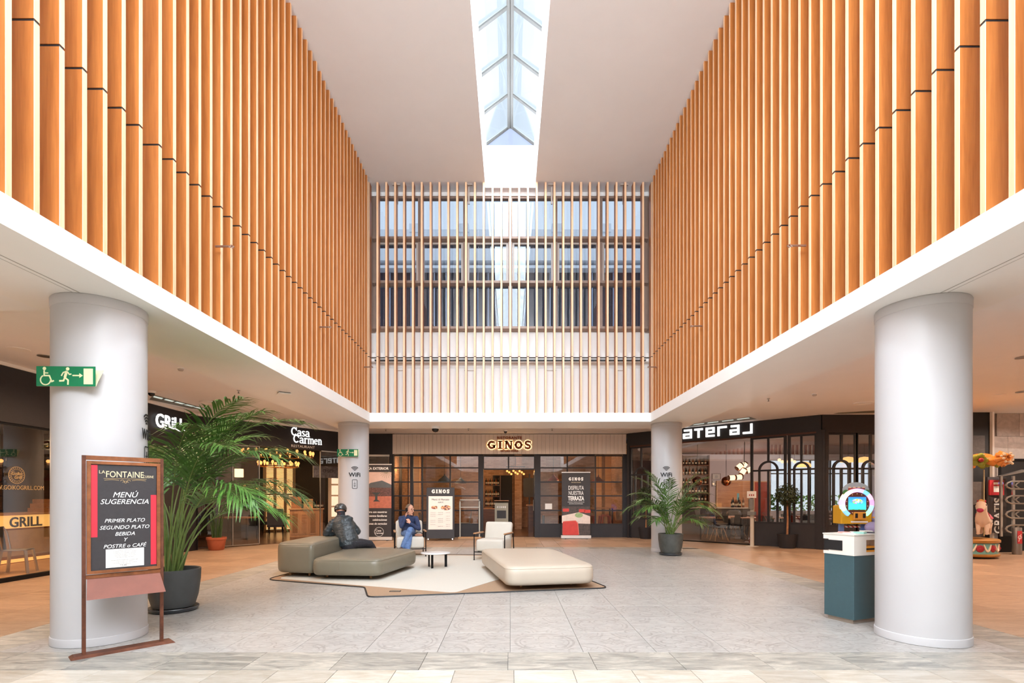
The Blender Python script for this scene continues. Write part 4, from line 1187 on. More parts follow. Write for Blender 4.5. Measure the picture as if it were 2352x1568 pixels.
# frontal part of the same restaurant
KF = Frame((8.6, 14.2), (1, 0))
kx = lambda px: KF.hit(px, 1141)[0]
k2 = thing('shopfront', 'frontal black glazed bay behind the children ride at right', 'shopfront', (8.6, 14.2, 0), 0)
m = MB(); m.box(0, 3.72, -.04, .1, 3.22, CORR); m.build('fascia', BLKWALL, k2)
m = MB(); m.box(-.02, kx(1900), -.07, .12, 0, 3.3); m.build('post', BLKWALL, k2)
arched_bay(k2, None, kx(1901), kx(1934) , kx(1967), 3.22, .68)
arched_bay(k2, None, kx(1969), kx(2001), kx(2034), 3.22, .68)
m = MB(); m.box(kx(2036), 3.72, -.03, .1, 0, 3.22); m.build('wall_panel', BLKWALL, k2)
# interior shell
FLB = wood('right_shop_floor', lin(70, 44, 34), lin(98, 64, 50), 9, .3, 0)
BRC = mk('brown_ceiling', lin(84, 54, 44), .8, var=.1, scale=2)
WWALL = mk('white_wall', lin(214, 204, 206), .7, var=.02)
m = MB(); m.prism([(4.35, 18.45), (8.62, 14.33), (15.9, 14.33), (15.9, 22.9), (4.35, 22.9)], -.1, .012); struct('floor', m, FLB)
m = MB(); m.prism([(4.35, 18.45), (8.62, 14.33), (15.9, 14.33), (15.9, 22.9), (4.35, 22.9)], 3.32, 3.42); struct('ceiling', m, BRC)
m = MB(); m.box(4.32, 4.42, 18.5, 22.9, 0, 3.4); struct('wall_left', m, DBRICK)
m = MB(); m.box(4.3, 11.4, 22.5, 22.7, 0, 3.4); m.box(11.4, 15.9, 22.5, 22.7, 0, .85); m.box(11.4, 15.9, 22.5, 22.7, 3.05, 3.4); struct('wall_back', m, WWALL)
m = MB(); m.box(15.8, 16.0, 14.3, 22.7, 0, 3.4); struct('wall_right', m, WWALL)
gw = thing('window_19', None, None, (11.4, 22.55, 0)); gw['kind'] = 'structure'
for i in range(6):
    m = MB(); m.box(i * .88 - .03, i * .88 + .03, -.03, .03, .85, 3.05); m.build('mullion', DARKFR, gw)
for i in range(5):
    m = MB(); m.box(i * .88 + .03, i * .88 + .85, .0, .01, .85, 3.05); m.build('pane', glass('tinted_glass', (.95, .97, .97), .05), gw)
m = MB(); m.box(0, 4.4, -.03, .03, 2.45, 2.50); m.build('transom', DARKFR, gw)
# planting outside those windows
HEDGE = mk('hedge_leaf', lin(140, 176, 90), .6, var=.5, scale=9, rand=.3)
random.seed(5)
for i in range(5):
    m = MB()
    for j in range(260):
        a, b, c_ = random.uniform(-.5, .5), random.uniform(-.3, .3), random.uniform(.0, 1.55)
        q = Vector((a, b, c_)); d = Vector((random.uniform(-1, 1), random.uniform(-1, 1), random.uniform(-1, 1))).normalized() * .11; e = d.cross(Vector((random.random(), random.random(), random.random()))).normalized() * .05
        m.add([q - d, q + e, q + d, q - e], [(0, 1, 2, 3)])
    o = solo('hedge', m, HEDGE, ['leftmost', 'second', 'middle', 'fourth', 'rightmost'][i] + ' leafy bush outside the bright windows at right', 'bush', (11.6 + i * 1.25, 25.5, 0), 0, 'bushes outside the right windows')
m = MB(); m.box(8, 22, 22.7, 32, -.1, 0.0); struct('floor', m, mk('outdoor_paving', lin(150, 150, 146), .8))
# bar shelves with bottles
bsx = thing('bottle_shelf', 'tall dark wall shelves of bottles in the right restaurant', 'shelf', (7.35, 21.6, 0), R(-8))
for z in (1.25, 1.58, 1.95, 2.35, 2.75): m = MB(); m.box(-1.2, .95, -.16, .16, z, z + .03); m.build('shelf_board', DWOOD, bsx)
for x in (-1.2, -.15, .92): m = MB(); m.box(x, x + .035, -.16, .16, .012, 3.2); m.build('side_panel', DWOOD, bsx)
m = MB(); m.box(-1.2, .95, .16, .18, .012, 3.2); m.build('back_panel', mk('shelf_back', lin(120, 104, 96), .6), bsx)
rm = Matrix.Rotation(R(-8), 3, 'Z')
for r0, z in enumerate((1.28, 1.61, 1.98, 2.38, 2.78)):
    for i in range(16):
        q = Vector((7.35, 21.6, z)) + rm @ Vector((-1.1 + i * .128, -.02, 0)); bottle(tuple(q), (i + r0) % 2, 'bottle on the %s board of the tall wall shelves at right' % ('lowest', 'second', 'third', 'fourth', 'top')[r0], 'bottles on the right shelves', .27)
bulb((7.2, 20.4, 2.3), 50, (1, .78, .6))
br = thing('bar_counter', 'long bar counter with pale stone top in the right restaurant', 'counter', (7.7, 20.0, 0), R(-10))
m = MB(); m.box(-1.6, 1.5, -.3, .3, .012, 1.0); m.build('body', mk('bar_front', lin(92, 86, 86), .6, var=.08), br)
m = MB(); m.bbox(-1.65, 1.55, -.36, .36, 1.0, 1.05, .006); m.build('top', mk('bar_top', lin(196, 186, 176), .4, var=.05), br)
for i in range(7): bottle((8.58 + .13 * (i % 4), 19.78 + .11 * (i // 4), 1.052), i % 2, 'wine bottle standing on the right end of the bar', 'wine bottles on the bar', .38 if i % 3 == 0 else .3)
# pictures on the white wall
for i, (px, py) in enumerate(((1646, 1094), (1646, 1110))):
    X = (px - 1172) / FPX * 22.45; Z = CAMZ + (1141 - py) / FPX * 22.45
    pf = thing('picture_frame', ['upper', 'lower'][i] + ' small framed print on the white wall beside the bottle shelves', 'picture', (X, 22.49, Z))
    m = MB()
    for a, b, c_, d in ((-.19, -.17, -.13, .13), (.17, .19, -.13, .13), (-.17, .17, -.13, -.11), (-.17, .17, .11, .13)): m.box(a, b, -.03, 0, c_, d)
    m.build('frame', DWOOD, pf); m = MB(); m.box(-.17, .17, -.012, -.002, -.11, .11); m.build('print', PAPER, pf); m = MB(); m.box(-.06, .06, -.014, -.012, -.05, .05); m.build('drawing', mk('grey_print', lin(170, 165, 160), .7), pf)
# doors in the white wall
dr = thing('wood_door', 'plain wooden double door in the white wall of the right restaurant', 'door', (10.0, 22.47, .012))
m = MB(); m.box(-.95, .52, -.03, .02, 0, 2.1); m.build('leaf', MWOOD, dr); m = MB(); m.box(-1.0, -.95, -.05, .02, 0, 2.15); m.box(.52, .57, -.05, .02, 0, 2.15); m.box(-.95, .52, -.05, .02, 2.1, 2.15); m.build('door_frame', OAK, dr)
m = MB(); m.box(-.1, .0, -.035, -.03, 1.3, 1.6); m.build('window_slit', mk('teal_pane', lin(110, 160, 164), .3), dr)
rp = thing('red_picture', 'large dark red picture on the white wall behind the arched frame', 'picture', (11.0, 22.47, 1.35))
m = MB(); m.box(-.32, .32, -.03, .02, -.9, .75); m.build('canvas', mk('red_canvas', lin(150, 44, 26), .6, var=.3, scale=3), rp); m = MB(); m.box(-.36, .36, -.02, .02, -.94, -.9); m.box(-.36, .36, -.02, .02, .75, .79); m.box(-.36, -.32, -.02, .02, -.9, .75); m.box(.32, .36, -.02, .02, -.9, .75); m.build('frame', OAK, rp)
# copper lamps
def lpos(px, py, d): q = P(px, py, d); return (q.x, q.y, q.z)
for px, py, lab in ((1668, 1105, 'round copper globe lamp hanging over the bar at right'), (1602, 1105, 'round copper globe lamp half behind the palm leaves at right')):
    q = lpos(px, py, 18.3); o = thing('globe_lamp', lab, 'pendant lamp', q)
    m = MB(); m.ball((0, 0, 0), .17, 20); m.build('globe', COPPER, o, True); m = MB(); m.tube([(0, 0, .17), (0, 0, 3.32 - q[2])], .008, 6); m.build('cord', BLACKM, o)
TUBEM = mk('lamp_brass', lin(190, 130, 90), .25, .9)
q = lpos(1709, 1078, 17.4); o = thing('lantern_cluster', 'cluster of glass and brass cylinder lamps hanging at right', 'pendant lamp', q)
m = MB(); m.tube([(0, 0, .05), (.02, 0, 3.32 - q[2])], .012, 6); m.build('cord', BLACKM, o)
for (x, y, z), rz_, ry in (((-.16, 0, .10), .5, 50), ((.02, .06, .14), -.3, 40), ((-.06, -.05, -.08), .4, 35), ((.16, 0, -.02), -.5, 60), ((-.42, 0, -.28), 0, 86), ((-.20, -.04, -.26), 0, 84)):
    mt = Matrix.Translation((x, y, z)) @ Matrix.Rotation(R(ry), 4, 'Y') @ Matrix.Rotation(rz_, 4, 'Z')
    m = MB(); m.lathe([(.085, -.13), (.09, -.12), (.09, -.09)], 16); m.lathe([(.09, .09), (.09, .12), (.085, .13)], 16); m.v = [tuple(mt @ Vector(p_)) for p_ in m.v]; m.build('cap', TUBEM, o, True); o.children[-1]['kind'] = 'stuff'
    m = MB(); m.lathe([(.083, -.10), (.083, .10)], 16); m.v = [tuple(mt @ Vector(p_)) for p_ in m.v]; m.build('lit_tube', emis('tube_glow', (1., .78, .52), 1.6), o, True)
bulb((q[0], q[1] + .3, q[2] - .5), 40, (1, .72, .45)); bulb((9.6, 20.6, 2.2), 120, (1, .82, .72))
for i in range(6):
    q = lpos(1790 + 7 * i, 1056 + 4 * (i % 2), 19.5); o = thing('glass_bulb', 'small clear bulb in the row hanging behind the arched frame', 'bulb', q, 0, 'small bulbs behind the arched frame')
    m = MB(); m.ball((0, 0, 0), .06, 10); m.build('bulb', emis('soft_bulb', (1., .66, .40), 1.4), o, True); m = MB(); m.tube([(0, 0, .06), (0, 0, 3.32 - q[2])], .005, 5); m.build('cord', BLACKM, o)
for i, (px, d) in enumerate(((1846, 18.), (1948, 18.), (1985, 18.))):
    q = lpos(px, 1072 if i == 0 else 1061, d); o = thing('glow_pendant', ['amber dome pendant behind the narrow arched frame', 'left amber dome pendant above the children ride', 'right amber dome pendant above the children ride'][i], 'pendant lamp', q)
    m = MB(); m.lathe([(.24, 0), (.22, .10), (.13, .17), (.02, .19)], 18); m.build('lamp_shade', emis('amber_shade', (1., .62, .22), 1.1), o, True); m = MB(); m.tube([(0, 0, .19), (0, 0, 3.32 - q[2])], .006, 5); m.build('cord', BLACKM, o)
# tables and chairs of the right restaurant
tb = [(7.0, 17.6), (8.3, 17.3), (9.6, 17.2), (8.0, 18.45), (10.4, 16.4), (11.6, 17.4), (10.6, 18.9), (12.6, 16.2), (12.4, 19.0)]
words = ['nearest the far right column', 'under the copper globe lamp', 'under the cylinder lamps', 'in front of the bar', 'behind the first arched frame', 'behind the round topiary tree', 'before the red picture', 'behind the children ride', 'before the bright windows']
for (x, y), wq in zip(tb, words):
    table(x, y, 1.0, .75, .75, 'wooden dining table ' + wq, MWOOD, 'tables of the right restaurant', R(-20))
    for dx, dy, rz_, sd_ in ((-.1, -.62, 180, 'near'), (.1, .62, 0, 'far')):
        put_chair('dark', x + dx, y + dy, R(rz_), 'dark shell chair on the %s side of table %s' % (sd_, wq), 'chairs of the right restaurant')
    for i in range(4):
        a = math.pi / 2 * i + .5
        o = thing('wine_glass', 'clear wine glass on the table ' + wq, 'glass', (x + .3 * math.cos(a), y + .22 * math.sin(a), .762), 0, 'wine glasses on the right tables')
        m = MB(); m.lathe([(.03, 0), (.03, .003), (.005, .006), (.005, .08), (.03, .11), (.034, .15), (.028, .18)], 10); m.build('glass', GLASS, o, True)
for x, y in ((7.7, 15.95), (8.6, 15.75)): put_chair('red', x, y, R(160), 'red-brown metal chair %s behind the full-height glass at right' % ('left' if x < 8 else 'right'), 'red chairs behind the right glass')
bulb((9.0, 17.4, 2.2), 40, (1, .7, .45)); bulb((12.5, 17.6, 2.2), 30, (1, .75, .5))
# sanitiser stand by the entrance
q = G(1727.5, 1254.5)
ss = thing('sanitiser_stand', 'slim white hand sanitiser stand beside the arched restaurant frame', 'sanitiser stand', (q.x, q.y, 0), LF.a)
SSW = mk('stand_paint', lin(206, 196, 180), .45)
m = MB(); m.box(-.045, .045, -.03, .03, 0.01, 1.32); m.build('post', SSW, ss); m = MB(); m.box(-.14, .14, -.12, .12, 0, .012); m.build('base', SSW, ss)
m = MB(); m.box(-.10, .10, -.10, .04, .92, 1.02); m.build('drip_tray', CHROME, ss)
m = MB(); m.bbox(-.07, .07, -.11, -.03, 1.10, 1.40, .02); m.build('dispenser', CHROME, ss)
m = MB(); m.bbox(-.13, .13, -.05, -.035, 1.42, 1.62, .004); m.build('sign', PAPER, ss)
m = MB()
for i in range(3): m.box(-.07 + i * .055, -.04 + i * .055, -.0515, -.0505, 1.48, 1.53)
m.build('pictogram', mk('red_print', lin(170, 60, 50), .6), ss); ss.children[-1]['kind'] = 'stuff'
# topiary in front of the arched frame
q = G(1808, 1258)
tt = thing('topiary_tree', 'round clipped topiary tree in dark pot before the arched frames', 'potted plant', (q.x, q.y, 0))
m = MB(); m.lathe([(.20, 0), (.26, .36), (.27, .40), (.24, .40), (.23, .34), (0, .34)], 24); m.build('pot', mk('dark_planter', lin(38, 36, 40), .6, var=.1), tt, True)
m = MB(); m.tube([(0, 0, .34), (.02, .01, .8), (0, 0, 1.35)], [.03, .024, .02], 8); m.build('trunk', MWOOD, tt)
random.seed(9); m = MB()
for i in range(1500):
    d = Vector((random.gauss(0, 1), random.gauss(0, 1), random.gauss(0, 1))).normalized(); q_ = d * random.uniform(.20, .33) + Vector((0, 0, 1.50))
    e = Vector((random.gauss(0, 1), random.gauss(0, 1), random.gauss(0, 1))).normalized(); s1 = (d * .5 + e).normalized() * .035; s2 = d.cross(e).normalized() * .014
    m.add([q_ - s1, q_ + s2, q_ + s1, q_ - s2], [(0, 1, 2, 3)])
m.build('foliage', mk('topiary_leaf', lin(52, 64, 36), .5, var=.4, scale=20), tt); tt.children[-1]['kind'] = 'stuff'
q = G(1482, 1236)
t2 = dup(tt, (q.x, q.y - .1, 0), 0, 'slim topiary tree in dark pot just left of the far right column')
# ------------------------------------------------------------------ lounge: rug, poufs, armchairs, table
RUGB = mk('rug_brown', lin(160, 132, 106), .9, var=.06, scale=40, bump=.3, bscale=300)
RUGC = mk('rug_cream', lin(200, 196, 186), .9, var=.025, scale=40, bump=.3, bscale=300)
rug = thing('rug', 'large angular cream and brown rug with black edge under the lounge seats', 'rug', (-1.4, 10, 0))
def off(poly): return [(x + 1.4, y - 10) for x, y in poly]
outer = rounded([(-4.28, 8.98), (-2.33, 8.22), (-2.05, 7.40), (1.56, 8.16), (.55, 12.30), (-.6, 12.80), (-3.1, 13.0), (-3.95, 11.4)], [.25, .08, .14, .16, .3, .3, .3, .3], 5)
inner = rounded([(-4.12, 9.10), (-2.3, 8.32), (-.84, 7.74), (-.12, 9.15), (.42, 12.08), (-.65, 12.62), (-3.0, 12.85), (-3.75, 11.35)], [.16, .1, .12, .2, .25, .25, .25, .25], 5)
m = MB(); m.prism(off(outer), .001, .008); m.build('backing', RUGB, rug)
m = MB(); m.prism(off(inner), .008, .0105); m.build('cream_field', RUGC, rug)
m = MB(); m.tube([(x, y, .006) for x, y in off(outer)], .013, 6, closed=True); m.build('edge_binding', BLACK, rug)
fs = thing('floor_socket', 'small grey metal floor box let into the brown part of the rug', 'floor box', (-1.76, 7.86, .0085), R(2))
m = MB(); m.box(-.085, .085, -.045, .045, 0, .004); m.build('frame', BLACKM, fs); m = MB(); m.box(-.072, .072, -.034, .034, .004, .007); m.build('lid', CHROME, fs)

def pouf(name, corners, r, zb, zt, mat, label, legs, group=None, seam=None):
    cx_ = sum(p[0] for p in corners) / len(corners); cy_ = sum(p[1] for p in corners) / len(corners)
    t = thing(name, label, 'pouf', (cx_, cy_, 0), 0, group)
    base = rounded([(x - cx_, y - cy_) for x, y in corners], r, 10); n = len(base)
    c = Vector((0, 0)); m = MB(); vs = []; fs_ = []
    e = .085
    prof = [(.10, zb), (.055, zb + .006), (.02, zb + .03), (.004, zb + .07), (0, zb + .12), (0, zt - .12), (.006, zt - .065), (.022, zt - .035), (.055, zt - .012), (.12, zt - .001), (.30, zt + .006)]
    for ins, z in prof:
        for x, y in base:
            q = Vector((x, y)); L_ = q.length; vs.append((*(q * (1 - ins / L_)), z))
    for i in range(len(prof) - 1):
        for k in range(n): fs_.append((i * n + k, i * n + (k + 1) % n, (i + 1) * n + (k + 1) % n, (i + 1) * n + k))
    fs_.append(tuple(range(n - 1, -1, -1))); fs_.append(tuple((len(prof) - 1) * n + k for k in range(n)))
    m.add(vs, fs_); m.build('upholstery', mat, t, 60)
    m = MB(); q = [(Vector(p) * (1 - .018 / Vector(p).length)) for p in base]
    m.tube([(p.x, p.y, zt - .038) for p in q], .004, 5, closed=True); m.build('piping', mat, t, True)
    if seam:
        m = MB(); m.tube([(seam[0] - cx_, seam[1] - cy_, zb + .05), (seam[0] - cx_, seam[1] - cy_ , zt - .06)], .003, 5); m.build('seam', mat, t)
    for x, y in legs:
        m = MB(); m.lathe([(.020, 0.011), (.024, zb + .012)], 12, (x - cx_, y - cy_, 0)); m.build('leg', OAK, t)
    return t
OLIVE = mk('olive_leather', lin(122, 116, 100), .33, var=.05, scale=3, bump=.12, bscale=220)
IVORY = mk('ivory_leather', lin(192, 179, 162), .42, var=.02, scale=3, bump=.08, bscale=220)
pouf('low_pouf', [(-3.46, 8.90), (-2.24, 8.78), (-1.86, 10.70), (-3.45, 10.90)], [.16, .17, .40, .15], .085, .385, OLIVE, 'low olive-grey leather pouf in front, its legs on the rug', [(-3.30, 9.26), (-2.47, 9.10), (-2.2, 10.4), (-3.2, 10.6)], None, (-2.95, 8.835))
pouf('tall_pouf', [(-4.27, 9.26), (-3.50, 9.10), (-3.50, 10.90), (-4.22, 11.05)], [.26, .10, .2, .2], .085, .625, OLIVE, 'tall olive-grey leather pouf at left that the helmeted man leans on', [(-4.05, 9.46), (-3.68, 9.42), (-3.68, 10.7), (-4.0, 10.8)])
pouf('low_pouf', [(-.06, 7.78), (1.36, 8.06), (.88, 10.80), (-.64, 10.76)], [.20, .24, .34, .34], .085, .385, IVORY, 'low wide cream leather pouf at the right end of the rug', [(.17, 8.20), (1.0, 8.46), (.7, 10.4), (-.3, 10.4)])

CUSH = mk('offwhite_fabric', lin(204, 198, 187), .8, var=.02, scale=6, bump=.15, bscale=260)
ARMW = wood('arm_wood', lin(150, 104, 66), lin(188, 140, 96), 16, .4, 1)
def soft_box(m, x0, x1, y0, y1, z0, z1, r=.05, n=3):
    """cushion: rounded box from stacked rounded rectangles"""
    lay = []
    for i in range(n + 1): a = math.pi / 2 * i / n; lay.append((r - r * math.sin(a), z0 + r - r * math.cos(a)))
    for i in range(n + 1): a = math.pi / 2 * i / n; lay.append((r - r * math.cos(a), z1 - r + r * math.sin(a)))
    rings = []
    for ins, z in lay:
        q = rounded([(x0 + ins, y0 + ins), (x1 - ins, y0 + ins), (x1 - ins, y1 - ins), (x0 + ins, y1 - ins)], max(.004, r * 1.1 - ins * .7), 3); rings.append([(x, y, z) for x, y in q])
    k = len(rings[0]); b = [v for rg in rings for v in rg]
    f = [(i * k + j, i * k + (j + 1) % k, (i + 1) * k + (j + 1) % k, (i + 1) * k + j) for i in range(len(rings) - 1) for j in range(k)]
    f += [tuple(range(k - 1, -1, -1)), tuple((len(rings) - 1) * k + j for j in range(k))]
    m.add(b, f); return m
def armchair(x, y, rz, label):
    """faces local -y"""
    t = thing('armchair', label, 'armchair', (x, y, .0105), rz, 'cream armchairs with black frames')
    m = MB(); soft_box(m, -.33, .33, -.36, .30, .20, .475, .05); m.build('seat', CUSH, t, True)
    m = MB(); soft_box(m, -.33, .33, -.07, .07, 0, .455, .05)
    rt = Matrix.Translation((0, .27, .40)) @ Matrix.Rotation(R(-14), 4, 'X'); m.v = [tuple(rt @ Vector(v)) for v in m.v]; m.build('backrest', CUSH, t, True)
    for s in (-1, 1):
        m = MB(); m.tube([(s * .365, -.36, 0), (s * .365, -.36, .56), (s * .365, -.33, .585), (s * .365, .30, .585)], .0125, 8); m.build('leg', BLACKM, t, True)
        m = MB(); m.tube([(s * .365, .30, .585), (s * .36, .36, .30), (s * .36, .38, 0)], .0125, 8); m.build('leg', BLACKM, t, True)
        m = MB(); m.lathe([(.022, 0), (.022, .006)], 10, (s * .365, -.36, 0)); m.build('foot', BLACKM, t)
        m = MB(); soft_box(m, s * .365 - .028, s * .365 + .028, -.36, .22, .59, .622, .012, 2); m.build('armrest', ARMW, t, True)
    for yy in (-.35, .3): m = MB(); m.tube([(-.365, yy, .185), (.365, yy, .185)], .011, 8); m.build('crossbar', BLACKM, t, True)
    for s in (-1, 1): m = MB(); m.tube([(s * .3, -.35, .185), (s * .3, .33, .185)], .011, 8); m.build('side_rail', BLACKM, t, True)
    m = MB(); m.tube([(0, -.30, .19), (0, -.30, .02)], .012, 8); m.build('centre_foot', BLACKM, t)
    return t
armchair(-.37, 11.97, R(-17), 'empty off-white armchair right of the round table, black tube frame')
AC = armchair(-2.49, 12.72, R(14), 'off-white armchair on which the man with the phone sits')

ct_ = thing('coffee_table', 'small round white coffee table with three flat black legs on the rug', 'table', (-1.53, 10.52, .0105))
TOPM = mk('table_marble', lin(214, 214, 214), .25, var=.02)
m = MB(); m.lathe([(0, .285), (.29, .285), (.30, .292), (.30, .300), (.295, .305), (0, .305)], 48); m.build('tabletop', TOPM, ct_, 50)
for x, y in ((-.15, .10), (-.045, -.15), (.20, .09)): m = MB(); a = math.atan2(y, x); m.cbox((x, y, .142), .012, .052, .285, Matrix.Rotation(a + R(70), 3, 'Z')); m.build('leg', BLACKM, ct_)

# ------------------------------------------------------------------ palms
POTM = mk('dark_pot', lin(70, 72, 72), .5, var=.16, scale=4, bump=.1, bscale=90)
POTG = mk('weathered_pot', lin(78, 80, 76), .55, var=.3, scale=5, bump=.1, bscale=90)
SAUC = mk('saucer', lin(60, 64, 68), .35, var=.08)
def leafmat(name, a, b):
    m = bpy.data.materials.new(name); m.use_nodes = True; t = NT(m); p = m.node_tree.nodes['Principled BSDF']
    v = t.coord('Object'); f = t.ramp(t.noise(v, 3, 4), .3, .7); c = t.mix(f, a, b)
    h = t.new('ShaderNodeHueSaturation'); t.l.new(c, h.inputs['Color']); t.l.new(t.m('MULTIPLY_ADD', t.rnd(), .5, .75), h.inputs['Value'])
    t.l.new(h.outputs[0], p.inputs['Base Color']); p.inputs['Roughness'].default_value = .38; p.inputs['Specular IOR Level'].default_value = .6
    return m
PALM = leafmat('palm_leaf', lin(52, 86, 36), lin(96, 138, 56))
STEMM = mk('palm_stem', lin(104, 124, 62), .5, var=.2, scale=10)
def frond(name, t, base, azim, length, lift, droop, nl, ll, side=1, width=.014, seedv=0, q0=.36):
    """one arching feather frond: stem plus leaflets, one mesh"""
    rd = random.Random(seedv); m = MB(); pts = []
    d = Vector((math.cos(azim), math.sin(azim), 0)); N_ = 18
    ang = lift; p = Vector(base); pts.append(p.copy())
    for i in range(N_):
        q = i / (N_ - 1); a = lift - droop * (q ** 1.7)
        p = p + (d * math.cos(a) + Vector((0, 0, 1)) * math.sin(a)) * (length / N_); pts.append(p.copy())
    m.cur = 1; m.tube(pts, [.011 * (1 - .8 * i / N_) + .0015 for i in range(N_ + 1)], 5); m.cur = 0
    side_v = Vector((-d.y, d.x, 0))
    for k in range(nl):
        q = q0 + (.99 - q0) * k / (nl - 1); fi = q * N_; i = min(N_ - 1, int(fi)); o = pts[i].lerp(pts[i + 1], fi - i); tan = (pts[i + 1] - pts[i]).normalized()
        up = side_v.cross(tan).normalized()
        if up.z < 0: up = -up
        l_ = ll * (.55 + .75 * math.sin(math.pi * min(1, (q - q0 + .06) / (1.06 - q0)) ** .8)) * rd.uniform(.85, 1.1)
        for s in (-1, 1):
            sp = R(rd.uniform(38, 56)) * (1.1 - .45 * q)
            dir_ = (tan * math.cos(sp) + side_v * (s * math.sin(sp)) + up * rd.uniform(.10, .30)).normalized()
            w_ = width * rd.uniform(.8, 1.15); prev = None; c = o.copy(); nrm = up
            row = []
            for j, (f_, ww) in enumerate(((0, .45), (.35, 1.), (.7, .75), (1., .03))):
                cc = o + dir_ * (l_ * f_) + Vector((0, 0, -1)) * (l_ * .42 * f_ * f_ * rd.uniform(.8, 1.2))
                x_ = dir_.cross(nrm).normalized() * (w_ * ww)
                row.append((cc - x_, cc + x_))
            b = len(m.v)
            for a_, b_ in row: m.v.append(tuple(a_)); m.v.append(tuple(b_))
            for j in range(3): m.f.append([b + 2 * j, b + 2 * j + 1, b + 2 * j + 3, b + 2 * j + 2]); m.mi.append(0)
    return m.build(name, [PALM, STEMM], t, 60)
def pot(t, potm, s=1.):
    m = MB(); m.lathe([(.20, .045), (.235, .06), (.275, .20), (.300, .40), (.305, .53), (.297, .537), (.280, .53), (.272, .47), (0, .47)], 40); m.v = [(x * s, y * s, z * s) for x, y, z in m.v]; m.build('pot', potm, t, 50)
    m = MB(); m.lathe([(.22, .004), (.265, .01), (.283, .045), (.278, .056), (.262, .05), (.24, .03), (0, .03)], 40); m.v = [(x * s, y * s, z * s) for x, y, z in m.v]; m.build('saucer', SAUC, t, 50)
    m = MB(); m.lathe([(0, .474), (.273, .472)], 24); m.v = [(x * s, y * s, z * s) for x, y, z in m.v]; m.build('soil', mk('soil', lin(52, 40, 32), .9, var=.3, scale=40), t)
pl = thing('potted_palm', 'big kentia palm in dark pot behind the rusty menu stand', 'potted plant', (-4.31, 6.58, 0))
pot(pl, POTM)
FR = [  # azimuth deg, length, lift deg, droop deg
 (10, 2.35, 82, 118), (-14, 2.25, 80, 112), (32, 2.2, 83, 105), (-40, 2.15, 82, 105), (62, 2.3, 84, 90), (-48, 2.25, 83, 95), (95, 2.4, 85, 85),
 (3, 2.05, 74, 130), (-25, 1.95, 73, 125), (22, 1.85, 70, 120), (-5, 2.3, 86, 78), (18, 2.6, 84, 100), (-30, 2.5, 85, 88), (130, 2.2, 84, 100), (150, 2.3, 84, 100), (180, 2.2, 83, 100), (165, 2.0, 82, 110),
 (48, 1.9, 72, 118), (-33, 1.9, 70, 120), (0, 1.6, 66, 112), (170, 2.3, 86, 70), (70, 2.45, 86, 75)]
rdp = random.Random(4)
for i, (az, ln_, lf, dp) in enumerate(FR):
    a = rdp.uniform(0, 6.28); r0 = rdp.uniform(.02, .12)
    frond('frond', pl, (r0 * math.cos(a), r0 * math.sin(a), .46), R(az), ln_ * 1.13, R(min(88, lf + 1)), R(dp * .92), 32, .46, 1, .0125, i, .46)
for i in range(9):
    a = rdp.uniform(0, 6.28); m = MB(); m.tube([(.09 * math.cos(a), .09 * math.sin(a), .46), (.12 * math.cos(a + .3), .12 * math.sin(a + .3), .46 + rdp.uniform(.5, 1.0))], [.012, .004], 6); m.build('stem', STEMM, pl)
pr = thing('potted_palm', 'smaller kentia palm in weathered dark pot before the far right column', 'potted plant', (4.02, 12.88, 0))
pot(pr, POTG, 1.0)
FR2 = [(0, 1.55, 70, 112), (8, 1.6, 74, 108), (-20, 1.5, 68, 112), (-8, 1.5, 76, 100), (-45, 1.45, 74, 105), (12, 1.7, 80, 90), (-80, 1.5, 78, 85), (172, 1.7, 80, 92), (180, 1.6, 70, 110), (188, 1.55, 74, 105), (200, 1.5, 70, 112), (-150, 1.55, 78, 98), (225, 1.45, 74, 105), (-30, 1.75, 86, 50), (205, 1.8, 86, 50), (-100, 1.7, 85, 60), (10, 1.2, 58, 95), (185, 1.2, 58, 95), (-60, 1.1, 56, 90), (-130, 1.1, 60, 92), (5, 1.85, 84, 66), (178, 1.85, 84, 66)]
for i, (az, ln_, lf, dp) in enumerate(FR2):
    a = rdp.uniform(0, 6.28); r0 = rdp.uniform(.02, .10)
    frond('frond', pr, (r0 * math.cos(a), r0 * math.sin(a), .46), R(az), ln_, R(lf), R(dp), 24, .34, 1, .0125, 50 + i)

# ------------------------------------------------------------------ rusty menu stand
RUST = mk('rusty_steel', lin(104, 62, 44), .6, .5, var=.35, scale=9, bump=.2, bscale=60)
RUSTL = mk('rusty_frame', lin(138, 84, 50), .55, .45, var=.35, scale=9, bump=.2, bscale=60)
COPP = mk('copper_sheet', lin(116, 68, 54), .45, .35, var=.16, scale=4)
ms = thing('menu_stand', 'rusty steel menu stand with black and red restaurant board by left column', 'sign', (-3.675, 4.893, 0), math.atan2(.435, .41))
W = .30; T = .028                                 # local x along the board, -y is the front
m = MB(); m.add([(-.40, -.09, 0), (.40, -.09, 0), (.40, .09, 0), (-.40, .09, 0), (-.375, -.06, .022), (.375, -.06, .022), (.375, .06, .022), (-.375, .06, .022)],
                [(0, 3, 2, 1), (4, 5, 6, 7), (0, 1, 5, 4), (1, 2, 6, 5), (2, 3, 7, 6), (3, 0, 4, 7)]); m.build('base', RUST, ms)
for s in (-1, 1): m = MB(); m.box(s * W - T / 2, s * W + T / 2, -T / 2, T / 2, .02, 1.83); m.build('post', RUST, ms)
m = MB(); m.box(-W + T / 2, W - T / 2, -T / 2, T / 2, 1.79, 1.83); m.build('top_rail', RUSTL, ms)
m = MB(); m.box(-W + T / 2, W - T / 2, -T / 2, T / 2, .70, .735); m.build('bottom_rail', RUSTL, ms)
m = MB(); q = .028
